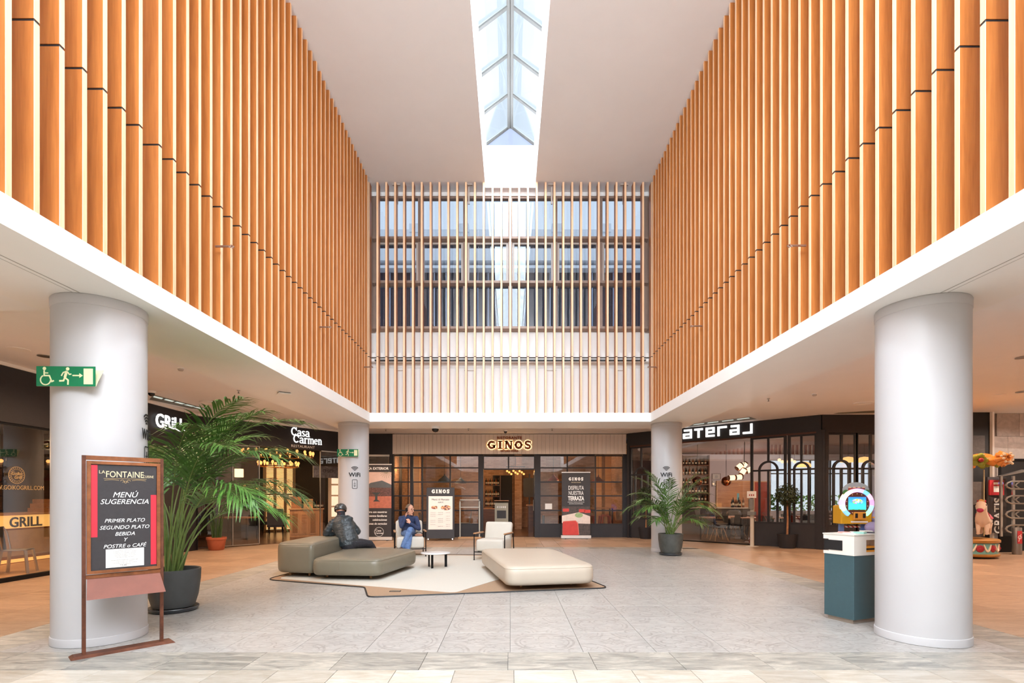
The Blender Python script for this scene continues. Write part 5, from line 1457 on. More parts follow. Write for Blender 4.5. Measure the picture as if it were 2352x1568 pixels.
m.box(-W + T / 2 + .004, -W + T / 2 + .004 + q, -.034, -.004, .745, 1.78); m.box(W - T / 2 - .004 - q, W - T / 2 - .004, -.034, -.004, .745, 1.78)
m.box(-W + T / 2 + .004 + q, W - T / 2 - .004 - q, -.034, -.004, 1.752, 1.78); m.box(-W + T / 2 + .004 + q, W - T / 2 - .004 - q, -.034, -.004, .745, .773); m.build('inner_frame', RUSTL, ms)
BOARD = mk('board_black', lin(50, 46, 48), .6, var=.1, scale=30)
BRED = mk('board_red', lin(196, 40, 58), .55, var=.06)
m = MB(); m.box(-.252, .252, -.022, -.004, .773, 1.752); m.build('board', BOARD, ms)
m = MB(); m.box(-.252, -.205, -.0235, -.022, 1.08, 1.745); m.build('red_stripe', BRED, ms)
m = MB(); m.box(.205, .252, -.0235, -.022, .79, 1.47); m.build('red_stripe', BRED, ms)
yb = -.0238
text('FONTAINE', .082, CREAMP, ms, (.002, yb, 1.635), ext=.0008, sx=.74, off=.0005)
text('LA', .042, CREAMP, ms, (-.172, yb, 1.668), ext=.0008); text('CUISINE', .034, CREAMP, ms, (.186, yb, 1.635), ext=.0008, sx=.70)
GOLDP = mk('gold_scroll', lin(190, 160, 110), .5)
m = MB(); m.stroke([(-.16, 1.622), (.17, 1.622)], .003, yb - .0005, yb + .0005)
for s in (-1, 1):
    m.stroke([(.005 + s * .05 + (s * .11) * i / 8, 1.606 + .006 * math.sin(i * .4)) for i in range(9)], .003, yb - .0005, yb + .0005)
    m.stroke(arc(.005 + s * .025, 1.600, .014, 0 if s > 0 else 180, 270 if s > 0 else -90, 8, .010), .003, yb - .0005, yb + .0005)
m.stroke(arc(.005, 1.592, .010, 0, 360, 8), .003, yb - .0005, yb + .0005); m.build('scroll_ornament', GOLDP, ms); ms.children[-1]['kind'] = 'stuff'
for s_t, z, sz in (('MENÚ', 1.447, .072), ('SUGERENCIA', 1.384, .066), ('PRIMER PLATO', 1.212, .049), ('SEGUNDO PLATO', 1.148, .049), ('BEBIDA', 1.086, .049), ('Y', 1.030, .049), ('POSTRE o CAFÉ', .972, .049)):
    text(s_t, sz, PRINTW, ms, (.0, yb, z), ext=.0008, shear=.28, sx=.96)
m = MB(); m.box(-.145, .150, -.026, -.0245, .79, .962); o = m.build('menu_sheet', PAPER, ms)
def words(parent, x, y, z, mat, s, size, **kw): return text(s, size, mat, parent, (x, y, z), ext=.0004, **kw)
GINK = mk('grey_ink', lin(120, 116, 118), .7)
for i, s_t in enumerate(('MENÚ DEL DÍA', 'Ensalada César de pollo y tomate', 'Espaguetis con tomate y gambas', 'Guisantes al vapor con jamón', 'Salmorejo cordobés con virutas', 'Merluza en salsa marinera', '', 'Jarrete ibérico asado en su propio jugo', 'Pollo al ajillo con patatas', 'Carrillada a la parrilla con verduras', 'Filete de lenguado')):
    if s_t: words(o, 0, -.0265, .945 - i * .0132, GINK, s_t, (.0132 if i else .015))
words(o, -.01, -.0265, .797, INK, '13,45', .024)
m = MB(); m.add([(-W + .02, -.03, .70), (W - .02, -.03, .70), (W - .0, -.16, .53), (-W + .0, -.16, .53), (-W + .02, -.024, .704), (W - .02, -.024, .704), (W, -.154, .534), (-W, -.154, .534)],
                [(0, 3, 2, 1)[::-1], (4, 5, 6, 7)[::-1], (0, 1, 5, 4), (1, 2, 6, 5), (2, 3, 7, 6), (3, 0, 4, 7)]); m.build('leaflet_tray', COPP, ms)

# ------------------------------------------------------------------ emergency exit signs and wifi marks on columns
EGREEN = mk('exit_green', lin(16, 118, 76), .35, var=.06)
EPALE = mk('exit_print', lin(228, 224, 178), .45)
def exit_sign(x, y, z, rz, label, sc=1.):
    t = thing('exit_sign', label, 'exit sign', (x, y, z), rz, 'green exit signs on the left columns')
    w, h = .27, .094
    m = MB(); m.box(-w, w, -.006, 0, -h, h); m.build('panel', EGREEN, t)
    m = MB(); m.add([(-w, .0, -h), (w, .0, -h), (w, .004, -h), (-w, .004, -h), (-w + .02, .10, h * .9), (w, .10, h * .9), (w, .104, h * .9), (-w + .02, .104, h * .9)], [(0, 1, 2, 3), (4, 5, 6, 7), (0, 1, 5, 4), (1, 2, 6, 5), (2, 3, 7, 6), (3, 0, 4, 7)]); m.build('rear_panel', EPALE, t)
    m = MB(); m.box(w - .1, w - .06, .0, .18, -.02, .02); m.build('bracket', CHROME, t)
    y0, y1 = -.0075, -.006; m = MB()
    m.slab(arc(-.195, .072, .016, 0, 345, 12), y0, y1); m.stroke([(-.197, .055), (-.197, .005), (-.150, .005), (-.128, -.05), (-.108, -.042)], .013, y0, y1); m.stroke([(-.197, .03), (-.160, .03)], .010, y0, y1)
    m.stroke(arc(-.185, -.035, .046, 120, 355, 14), .011, y0, y1); m.build('wheelchair_mark', EPALE, t)
    m = MB(); m.slab(arc(.018, .070, .016, 0, 345, 12), y0, y1); m.stroke([(.010, .050), (-.008, -.012)], .024, y0, y1)
    m.stroke([(.012, .048), (-.022, .036), (-.040, .004)], .011, y0, y1); m.stroke([(.014, .044), (.034, .018), (.052, .022)], .011, y0, y1)
    m.stroke([(-.008, -.012), (-.020, -.042), (-.060, -.044)], .015, y0, y1); m.stroke([(-.008, -.012), (.022, -.036), (.020, -.080)], .014, y0, y1); m.build('running_figure', EPALE, t)
    m = MB(); m.stroke([(.062, .008), (.135, .008)], .012, y0, y1); m.slab([(.125, -.014), (.158, .008), (.125, .030)], y0, y1); m.build('arrow', EPALE, t)
    m = MB(); m.box(.165, .250, y0, y1, -.074, .074); m.build('door_mark', EPALE, t)
    return t
exit_sign(-4.20, 4.86, 2.59, R(2), 'green emergency exit sign on the near left column above menu stand')
exit_sign(-4.20, 13.27, 2.59, R(2), 'green emergency exit sign on the far left column')
def wifi(x, y, z, rz, label):
    t = thing('wifi_decal', label, 'decal', (x, y, z), rz, 'black wifi decals on the columns')
    m = MB()
    for r0 in (.03, .06, .09, .12): m.stroke(arc(0, 0, r0, 45, 135, 8), .016, -.003, 0)
    m.build('wave_mark', INK, t)
    text('WiFi', .15, INK, t, (0, -.002, -.14), ext=.001, off=.004)
    m = MB(); m.stroke(rounded([(-.06, -.45), (.06, -.45), (.06, -.22), (-.06, -.22)], .02, 3), .012, -.003, 0, True)
    m.stroke([(.0, -.27), (.0, -.40)], .008, -.003, 0); m.stroke([(-.025, -.36), (0, -.40), (.025, -.36)], .008, -.003, 0); m.stroke([(-.03, -.32), (.03, -.32)], .008, -.003, 0); m.build('phone_mark', INK, t)
a = -math.pi / 2 + .36; wifi(-4.19 + .398 * math.cos(a), 13.75 + .398 * math.sin(a), 2.12, a + math.pi / 2, 'black wifi symbol below the exit sign on the far left column')
a = R(20); wifi(-4.23 + .398 * math.cos(a), 5.31 + .398 * math.sin(a), 2.20, a + math.pi / 2, 'black wifi symbol on the right edge of the near left column')
a = -math.pi / 2 - .30; wifi(4.18 + .398 * math.cos(a), 13.75 + .398 * math.sin(a), 2.12, a + math.pi / 2, 'black wifi symbol half behind palm leaves on the far right column')

# ------------------------------------------------------------------ things in front of the middle restaurant
def photo_mat(name, cols, scale):
    m = bpy.data.materials.new(name); m.use_nodes = True; t = NT(m); p = m.node_tree.nodes['Principled BSDF']
    v = t.new('ShaderNodeTexVoronoi'); v.inputs['Scale'].default_value = scale; t.l.new(t.coord('Object', (1, 1, 1.4)), v.inputs['Vector'])
    s = t.new('ShaderNodeSeparateColor'); t.l.new(v.outputs['Color'], s.inputs[0])
    r = t.new('ShaderNodeValToRGB'); r.color_ramp.interpolation = 'CONSTANT'
    for i, c in enumerate(cols):
        if i < 2: e = r.color_ramp.elements[i]; e.position = i / len(cols)
        else: e = r.color_ramp.elements.new(i / len(cols))
        e.color = (*c, 1)
    t.l.new(s.outputs[0], r.inputs[0]); t.l.new(r.outputs[0], p.inputs['Base Color']); p.inputs['Roughness'].default_value = .5
    return m
q = G(1012, 1240)
af = thing('folding_sign', 'black folding menu sign with pale menu sheet before left restaurant panes', 'sign', (q.x, q.y, 0), R(6))
lean = Matrix.Rotation(R(-9), 4, 'X')
def leaned(m, yoff=-.22): m.v = [tuple(Matrix.Translation((0, yoff, .07)) @ lean @ Vector(v)) for v in m.v]; return m
m = MB(); m.bbox(-.47, .47, -.02, .02, 0, 1.72, .01); leaned(m); m.build('front_panel', CHAR, af)
m = MB(); m.box(-.40, .40, -.028, -.02, .30, 1.42); leaned(m); m.build('menu_sheet', PAPER, af)
m = MB(); m.bbox(-.45, .45, -.02, .02, 0, 1.70, .01); m.v = [tuple(Matrix.Translation((0, .32, .07)) @ Matrix.Rotation(R(9), 4, 'X') @ Vector(v)) for v in m.v]; m.build('rear_panel', CHAR, af)
for s in (-1, 1):
    for yy in (-.22, .32): m = MB(); m.lathe([(.001, -.02), (.045, -.02), (.045, .02), (.001, .02)], 14); m.v = [(s * .40 + z, yy + x, .045 + y) for x, y, z in m.v]; m.build('wheel', CHROME, af)
lm = Matrix.Translation((0, -.22, .07)) @ lean
def lean_text(s, size, mat, x, z, **kw):
    o = text(s, size, mat, af, (0, 0, 0), ext=.001, **kw); o.data.transform(lm @ Matrix.Translation((x, -.031 if kw.pop('sheet', 1) else -.022, z))); return o
st, L_ = serif_letters('GINOS', .13, .105, .03, .034)
m = MB()
for pts, wq in st: m.stroke([(a_ - L_ / 2, b_ + 1.52) for a_, b_ in pts], wq, -.026, -.021)
leaned(m); m.build('lettering', PRINTW, af)
lean_text('Menú di Mercato', .085, INK, 0, 1.28); lean_text('18,90 €', .06, INK, 0, 1.19)
for zi, z in enumerate((.86, .80, .74, .66, .60, .54, .46, .40)):
    for xi, x in enumerate((-.25, .0, .25)):
        if (zi + xi) % 4 != 3: lean_text(('Bruschetta mista', 'Tagliatelle al ragú', 'Insalata verde')[xi], .024, GINK, x, z)
FOOD = photo_mat('food_photo', [lin(190, 90, 50), lin(216, 160, 90), lin(150, 60, 36), lin(232, 214, 190), lin(96, 66, 40)], 26)
m = MB(); m.slab(arc(-.2, 1.04, .11, 0, 350, 18, .055), -.031, -.028); leaned(m); m.build('dish_picture', FOOD, af)
m = MB(); m.slab(arc(.18, 1.03, .17, 0, 350, 18, .085), -.031, -.028); leaned(m); m.build('dish_picture', FOOD, af)
q = G(1079, 1236)
dc = thing('display_case', 'slim glass menu case on steel posts with wooden foot before the doorway', 'display case', (q.x, q.y, 0))
for x in (-.34, .34): m = MB(); m.box(x - .02, x + .02, -.02, .02, .05, 1.30); m.build('post', mk('case_steel', lin(190, 184, 170), .35, .7), dc)
m = MB(); m.bbox(-.40, .40, -.16, .16, 0.004, .05, .006); m.build('foot', OAK, dc)
m = MB(); m.add([(-.37, -.12, 1.10), (.37, -.12, 1.10), (.37, .14, 1.12), (-.37, .14, 1.12), (-.35, -.06, 1.33), (.35, -.06, 1.33), (.35, .14, 1.35), (-.35, .14, 1.35)], [(0, 3, 2, 1), (4, 5, 6, 7), (0, 1, 5, 4), (1, 2, 6, 5), (2, 3, 7, 6), (3, 0, 4, 7)]); m.build('glass_box', GLASS, dc)
m = MB(); m.box(-.36, .36, -.13, -.11, 1.08, 1.10); m.box(-.34, .34, -.07, -.05, 1.34, 1.36); m.build('trim', MATS['case_steel'], dc); dc.children[-1]['kind'] = 'stuff'

def banner(px, py, w, h, rz, name, label):
    q = G(px, py); t = thing(name, label, 'banner', (q.x, q.y, 0), rz)
    m = MB(); m.bbox(-w / 2 - .03, w / 2 + .03, -.06, .06, .02, .12, .01); m.build('base', mk('banner_base', lin(214, 210, 206), .4, .3), t)
    for s in (-1, 1): m = MB(); m.box(s * (w / 2 - .12) - .02, s * (w / 2 - .12) + .02, -.14, .14, .0, .02); m.build('foot', BLACKM, t)
    m = MB(); m.box(-w / 2 - .01, w / 2 + .01, -.015, .012, h - .03, h); m.build('top_bar', MATS['banner_base'], t)
    m = MB(); m.tube([(0, .03, .1), (0, .03, h - .02)], .01, 6); m.build('pole', CHROME, t)
    m = MB(); m.box(-w / 2, w / 2, -.003, 0, .12, h - .03); m.build('sheet', BOARD, t)
    return t
bn = banner(1323, 1237, .98, 2.32, R(-2), 'standing_banner', 'dark standing banner with terrace photo before the right panes')
w_ = .98
logo(bn, 'GINOS', 0, 2.02, .11, .085, .03, .028, -.004, PRINTW, .003)
text('ARTURO DORIA', .045, CREAMP, bn, (0, -.004, 1.94), ext=.0008)
for s_t, z in (('DISFRUTA', 1.70), ('NUESTRA', 1.52)): text(s_t, .20, PRINTW, bn, (0, -.005, z), ext=.001, sx=.60)
text('TERRAZA', .20, PRINTW, bn, (0, -.005, 1.335), ext=.001, sx=.64, off=.007)
text('DURANTE TODO EL AÑO EN UN', .042, PRINTW, bn, (0, -.005, 1.26), ext=.0008, sx=.9); text('ENTORNO INCOMPARABLE', .042, PRINTW, bn, (0, -.005, 1.20), ext=.0008, sx=.9)
ph = thing('x', None, None); bpy.data.objects.remove(ph)
m = MB(); m.box(-w_ / 2, w_ / 2, -.0045, -.003, .12, 1.12); bp_ = m.build('terrace_photo', mk('photo_dark', lin(74, 62, 58), .5, var=.5, scale=14), bn)
m = MB(); m.slab([(-.49, .55), (.49, .52), (.49, .78), (.1, .92), (-.49, .80)], -.0055, -.0045); m.build('table_print', mk('photo_table', lin(226, 210, 200), .5, var=.12, scale=8), bp_)
m = MB(); m.slab(rounded([(-.47, .13), (.10, .13), (.06, .52), (.0, .62), (-.46, .60)], .05, 4), -.0062, -.0055); m.build('chair_print', mk('photo_red', lin(204, 62, 54), .5, var=.1), bp_)
m = MB(); m.stroke([(-.44, .60), (-.02, .63), (.06, .56), (.10, .14)], .022, -.0066, -.0062); m.build('chair_tube_print', mk('photo_tube', lin(214, 120, 104), .5), bp_)
m = MB(); m.slab(arc(.10, .82, .14, 0, 350, 14, .085), -.0066, -.0058); m.build('plant_print', mk('photo_green', lin(150, 176, 126), .5, var=.25, scale=40), bp_)
m = MB(); m.slab([(.02, .63), (.18, .63), (.20, .78), (.0, .78)], -.0064, -.0056); m.build('pot_print', mk('photo_pot', lin(224, 214, 206), .5), bp_)
m = MB()
for x, z in ((-.34, 1.0), (.22, .98), (.40, .96)): m.slab(rounded([(x - .12, z - .06), (x + .10, z - .06), (x + .10, z + .05), (x - .12, z + .05)], .03, 3), -.0058, -.0046)
m.build('seat_print', MATS['photo_red'], bp_); bp_.children[-1]['kind'] = 'stuff'
# upright terrace banner right of the far left column
b2 = banner(858, 1241, 1.18, 2.55, R(2), 'standing_banner', 'upright black terrace banner half hidden by the far left column')
text('TERRAZA EXTERIOR', .115, PRINTW, b2, (-.02, -.004, 2.36), ext=.001, off=.002, sx=.98)
m = MB(); m.box(-.59, .59, -.0045, -.003, 1.08, 2.28); p2_ = m.build('terrace_photo', mk('photo_sky', lin(206, 176, 164), .5, var=.06), b2)
m = MB(); m.slab([(-.59, 1.08), (.59, 1.08), (.59, 1.48), (-.59, 1.46)], -.0055, -.0045); m.build('deck_print', mk('photo_deck', lin(178, 104, 82), .5, var=.2, scale=12), p2_)
m = MB(); m.slab([(-.59, 1.46), (.59, 1.48), (.59, 1.78), (-.59, 1.76)], -.0055, -.0045); m.build('crowd_print', mk('photo_crowd', lin(96, 66, 60), .5, var=.6, scale=24), p2_)
m = MB(); m.slab([(-.30, 1.76), (.59, 1.76), (.59, 1.86), (.28, 2.0), (-.1, 1.92)], -.006, -.005); m.build('roof_print', mk('photo_roof', lin(84, 88, 92), .5, var=.1), p2_)
m = MB(); m.slab([(-.02, 1.30), (.22, 1.30), (.13, 1.36), (.13, 1.52), (.24, 1.60), (-.06, 1.60), (.05, 1.52), (.05, 1.36)], -.0066, -.0055); m.build('fountain_print', mk('photo_stone', lin(54, 62, 62), .5, var=.2), p2_)
PL2 = MATS['photo_green']
m = MB()
for i in range(9):
    a = R(185 + 22 * i); m.stroke([(.42, 2.26), (.42 + .10 * math.cos(a), 2.26 + .03 + .08 * math.sin(a)), (.42 + .2 * math.cos(a), 2.24 + .17 * math.sin(a))], .008, -.0066, -.0055)
m.build('palm_print', mk('photo_palm', lin(120, 116, 84), .5), p2_); p2_.children[-1]['kind'] = 'stuff'
for s_t, z in (('Celebre con nosotros', .92), ('eventos familiares', .79), ('celebraciones', .66), ('y reuniones de negocios', .53)): text(s_t, .098, PRINTW, b2, (.44, -.004, z), ext=.001, align='RIGHT', shear=.18, off=.0018, sx=.88)
m = MB(); m.stroke(arc(.18, .29, .15, 0, 360, 28), .010, -.005, -.003); m.build('seal_ring', PRINTW, b2)
text('Casa', .10, PRINTW, b2, (.16, -.004, .30), ext=.001, off=.001); text('Carmen', .085, PRINTW, b2, (.19, -.004, .22), ext=.001, off=.001)

# ------------------------------------------------------------------ teal counter, children ride, carousel, bottle rack
TEAL = mk('teal_laminate', lin(58, 84, 90), .45, var=.05, scale=20)
LAMW = mk('kiosk_white', lin(226, 218, 208), .4, var=.02)
kk = thing('kiosk_counter', 'teal kiosk counter with white top and dark plinth beside right column', 'counter', (3.90, 5.83, 0), math.atan2(.37, .93))
KW, KD = .62, .36
m = MB(); m.box(.03, KW - .03, .03, KD - .03, 0, .05); m.build('plinth', mk('plinth_steel', lin(170, 158, 146), .4, .5), kk)
m = MB(); m.bbox(0, KW, 0, KD, .05, .78, .003); m.build('body', TEAL, kk)
m = MB()
m.box(-.006, KW + .006, -.006, KD + .006, .78, .815); m.box(-.006, KW + .006, -.006, KD + .006, .955, 1.01)
m.box(-.006, .20, -.006, .30, .815, .955); m.box(.20, KW + .006, .10, KD + .006, .815, .955); m.box(.42, KW + .006, -.006, .1, .815, .955); m.build('top_band', LAMW, kk)
m = MB(); m.box(-.012, -.006, .13, KD - .01, .83, .945); m.build('slot', BLACK, kk)
m = MB(); m.box(-.012, KW + .012, -.012, KD + .012, 1.01, 1.022); m.build('worktop', mk('kiosk_top', lin(216, 214, 204), .3), kk)
ORNG = mk('orange_card', lin(226, 150, 40), .5)
for i in range(3):
    q = Matrix.Rotation(math.atan2(.37, .93), 3, 'Z') @ Vector((.31, .05, 0)); o = thing('leaflet_pile', ['lowest', 'middle', 'topmost'][i] + ' orange leaflet pile in the kiosk side opening', 'leaflets', (3.90 + q.x, 5.83 + q.y, .816 + i * .022), math.atan2(.37, .93)); m = MB(); m.box(-.10, .10, -.045, .045, 0, .02); m.build('sheets', ORNG if i != 1 else BLACK, o)
cols = [lin(230, 226, 216), lin(240, 160, 150), lin(150, 200, 190), lin(236, 232, 224), lin(70, 70, 78)]
for i in range(6):
    q = Matrix.Rotation(math.atan2(.37, .93), 3, 'Z') @ Vector((.06 + .095 * i, .10 + .12 * (i % 2), 0))
    m = MB(); m.bbox(-.04, .04, -.055, .055, 0, .012 + .004 * (i % 3), .002); solo('flyer_stack', m, mk('flyer_%s' % 'abcde'[i % 5], cols[i % 5], .5), ['white flyer stack at the left kiosk edge', 'pink flyer stack second on the kiosk top', 'mint flyer stack third on the kiosk top', 'white flyer stack mid kiosk top', 'dark flyer stack near the column on the kiosk top', 'white flyer stack closest to the column on the kiosk top'][i], 'flyers', (3.90 + q.x, 5.83 + q.y, 1.0225), .3 * i)

YEL = mk('ride_yellow', lin(226, 166, 32), .4, var=.05)
BROWNR = mk('ride_brown', lin(110, 54, 40), .5, var=.06)
RX, RY = 5.40, 8.0
kr = thing('coin_ride', 'yellow coin-operated children ride with glowing ring screen behind the teal kiosk', 'ride', (RX, RY, 0), R(-8))
m = MB(); m.prism(rounded([(-.16, -.15), (1.15, -.15), (1.15, .75), (-.16, .75)], .1), 0.0, .16); m.build('platform', BROWNR, kr)
for s in (-.16, .15): m = MB(); m.box(s - .03, s + .03, .12, .18, .16, 1.06); m.build('post', mk('ride_blue', lin(110, 140, 196), .3, .4), kr)
m = MB(); m.bbox(-.22, .23, .02, .30, 1.03, 1.32, .015); m.build('cabinet', YEL, kr)
m = MB(); m.bbox(-.055, .12, -.03, .02, 1.10, 1.215, .008); m.build('coin_box', mk('coin_yellow', lin(236, 158, 60), .4), kr)
m = MB(); m.box(-.04, -.005, -.036, -.03, 1.125, 1.195); m.box(.07, .105, -.036, -.03, 1.125, 1.195); m.build('coin_slot', BLACK, kr); kr.children[-1]['kind'] = 'stuff'
m = MB(); m.box(-.08, .16, .008, .02, 1.05, 1.075); m.build('label_strip', PAPER, kr)
zc = 1.345
m = MB(); m.slab(arc(0, zc, .18, 0, 354, 40), .0, .08); m.build('ring_board', BROWNR, kr)
m = MB()
for i in range(14):
    a = 2 * math.pi * (i + .5) / 14; m.slab(arc(.155 * math.cos(a), zc + .155 * math.sin(a), .008, 0, 300, 5), -.004, 0)
m.build('ring_bulbs', mk('ring_bulb', lin(240, 200, 150), .4), kr); kr.children[-1]['kind'] = 'stuff'
rain = [(.45, .75, 1.), (.75, .70, 1.), (1., .72, .90), (1., .80, .80), (1., .85, .75), (.95, .70, 1.), (.70, 1., .85), (.45, .70, 1.), (.60, 1., .75), (.6, .8, 1.), (.65, .7, 1.), (1., .6, .9)]
n_ = 12
for i in range(n_):
    a0 = 235 - 290 * i / n_; m = MB(); pts = arc(0, zc, .208, a0, a0 - 290 / n_, 4); m.stroke(pts, .056, -.02, .06)
    j = [7, 6, 5, 4, 3, 2, 1, 0, 2, 11, 9, 8][i]; m.build('light_segment', emis('ring_light_%s' % 'abcdefghijkl'[j], tuple(c ** 2 for c in rain[j]), .95), kr)
def screen_mat():
    m = bpy.data.materials.new('game_screen'); m.use_nodes = True; t = NT(m); p = m.node_tree.nodes['Principled BSDF']
    v = t.coord('Object'); s = t.new('ShaderNodeSeparateXYZ'); t.l.new(v, s.inputs[0])
    z = s.outputs[2]; n = t.noise(v, 22, 3); vor = t.new('ShaderNodeTexVoronoi'); vor.inputs['Scale'].default_value = 34; t.l.new(v, vor.inputs['Vector'])
    sky_ = t.mix(t.ramp(z, zc - .05, zc + .11), (.05, .62, .72), (.03, .20, .75))
    c = t.mix(t.ramp(t.m('ADD', z, t.m('MULTIPLY', n, .03)), zc - .072, zc - .078), sky_, (.05, .32, .06))
    r2 = t.m('ADD', t.m('MULTIPLY', t.m('MULTIPLY', s.outputs[0], s.outputs[0]), 110.), t.m('MULTIPLY', t.m('POWER', t.m('SUBTRACT', z, zc + .035), 2.), 480.))
    c = t.mix(t.ramp(t.m('ADD', r2, t.m('MULTIPLY', n, .7)), 1.15, 1.0), c, vor.outputs['Color'])
    t.l.new(c, p.inputs['Base Color']); t.l.new(c, p.inputs['Emission Color']); p.inputs['Emission Strength'].default_value = 1.1
    return m
m = MB(); m.box(-.125, .125, -.012, 0, zc - .095, zc + .105); m.build('screen', screen_mat(), kr)
m = MB(); m.slab([(-.18, zc + .17)] + arc(0, zc + .20, .19, 165, 15, 12, .135) + [(.18, zc + .17)], .02, .06); m.build('header_board', mk('header_grey', lin(176, 186, 190), .5, var=.06), kr)
m = MB(); m.box(-.12, .12, .012, .02, zc + .17, zc + .25); m.build('brick_picture', mk('ride_red_brown', lin(146, 66, 50), .5, var=.15, scale=30), kr)
for i in range(4):
    m = MB(); x = -.10 + .066 * i; m.slab([(x - .02, zc + .245), (x + .02, zc + .245), (x + .014, zc + .265), (x - .014, zc + .265)], .008, .014); m.build('lamp_shape', mk('ride_cream', lin(236, 206, 170), .5), kr)
m = MB(); m.slab(arc(-.15, zc + .17, .05, 0, 350, 10), .012, .018); m.slab(arc(.15, zc + .17, .05, 0, 350, 10), .012, .018); m.build('bush_picture', mk('ride_green', lin(60, 120, 56), .5), kr); kr.children[-1]['kind'] = 'stuff'
STRIPE = bpy.data.materials.new('candy_stripe'); STRIPE.use_nodes = True
t_ = NT(STRIPE); v_ = t_.coord('Object'); s_2 = t_.new('ShaderNodeSeparateXYZ'); t_.l.new(v_, s_2.inputs[0])
f_ = t_.m('GREATER_THAN', t_.m('FRACT', t_.m('MULTIPLY', t_.m('ADD', s_2.outputs[0], t_.m('MULTIPLY', s_2.outputs[2], 1.0)), 16.)), .5)
t_.l.new(t_.mix(f_, lin(236, 230, 226), lin(176, 40, 44)), STRIPE.node_tree.nodes['Principled BSDF'].inputs['Base Color'])
for z in (.98, .86): m = MB(); m.tube([(-.13, .15, z), (.12, .15, z)], .014, 8); m.build('striped_bar', STRIPE, kr)
# rounded blue creature seat beside the cabinet
BLUEC = mk('ride_blue_body', lin(92, 112, 226), .35, var=.12, scale=3, emit=(.12, .2, 1.), estr=.35)
LILAC = mk('ride_lilac', lin(172, 160, 206), .4, var=.05)
m = MB(); m.ball((.44, .12, .86), .17, 20, 1., .8, 1.5); m.build('creature_body', BLUEC, kr, True)
m = MB(); m.ball((.40, .08, 1.14), .16, 20, 1.1, .9, .95); m.build('creature_head', LILAC, kr, True)
m = MB(); m.ball((.24, .02, .98), .10, 16, 1.2, .8, .9); m.build('creature_muzzle', LILAC, kr, True)
m = MB(); m.ball((.40, -.075, 1.10), .034, 12, .8, .3, 1.2); m.build('creature_eye', ORNG, kr, True)
m = MB(); m.tube([(.20, -.04, 1.135), (.30, -.06, 1.135)], .012, 6); m.build('creature_brow', ORNG, kr)
m = MB(); m.ball((.52, .14, 1.22), .14, 14, 1., .9, .6); m.build('creature_cap', MATS['ride_green'], kr, True)
m = MB(); m.lathe([(.12, .16), (.09, .3), (.07, .62)], 16, (.46, .14, 0)); m.build('creature_stand', BROWNR, kr)

CX_, CY_ = 11.15, 12.55
cr = thing('carousel', 'small painted carousel with drum base and scrolled canopy right of the column', 'ride', (CX_, CY_, 0))
GOLDW = mk('gilded_wood', lin(180, 128, 64), .35, .3, var=.12)
TURQ = mk('turquoise_paint', lin(120, 182, 184), .4, var=.05); PINKR = mk('rose_red', lin(166, 40, 56), .35); CREAMY = mk('cream_paint', lin(238, 224, 206), .4)
m = MB(); m.lathe([(.50, .0), (.50, .04)], 40); m.build('foot', BLACK, cr)
m = MB(); m.lathe([(.58, .04), (.60, .06), (.60, .09), (.57, .11)], 48); m.build('lower_rim', GOLDW, cr, 50)
m = MB(); m.lathe([(.565, .10), (.565, .36)], 48); m.build('drum', TURQ, cr, 50)
m = MB(); m.lathe([(.57, .36), (.61, .38), (.61, .43), (.58, .45), (0, .46)], 48); m.build('upper_rim', GOLDW, cr, 50)
for i in range(12):
    a = 2 * math.pi * i / 12 - math.pi / 2 + .75
    m = MB(); rz_ = Matrix.Translation((.568 * math.cos(a), .568 * math.sin(a), .24)) @ Matrix.Rotation(a, 4, 'Z')
    m.ball((0, 0, 0), .085, 16, .28, 1, 1); m.ball((.022, 0, 0), .035, 10, .5, 1, 1); m.v = [tuple(rz_ @ Vector(v)) for v in m.v]; m.build('rosette', PINKR, cr, True)
    a1, a2 = a + .12, a + 2 * math.pi / 12 - .12; m = MB(); m.tube([(.575 * math.cos(a1 + (a2 - a1) * k / 8), .575 * math.sin(a1 + (a2 - a1) * k / 8), .34 - .16 * math.sin(math.pi * k / 8)) for k in range(9)], [.012 + .014 * math.sin(math.pi * k / 8) for k in range(9)], 8); m.build('swag', CREAMY, cr, True)
POLE = mk('brass_pole', lin(220, 200, 160), .25, .8)
m = MB(); m.lathe([(.05, .46), (.03, .6), (.024, 2.35)], 16); m.build('centre_pole', POLE, cr)
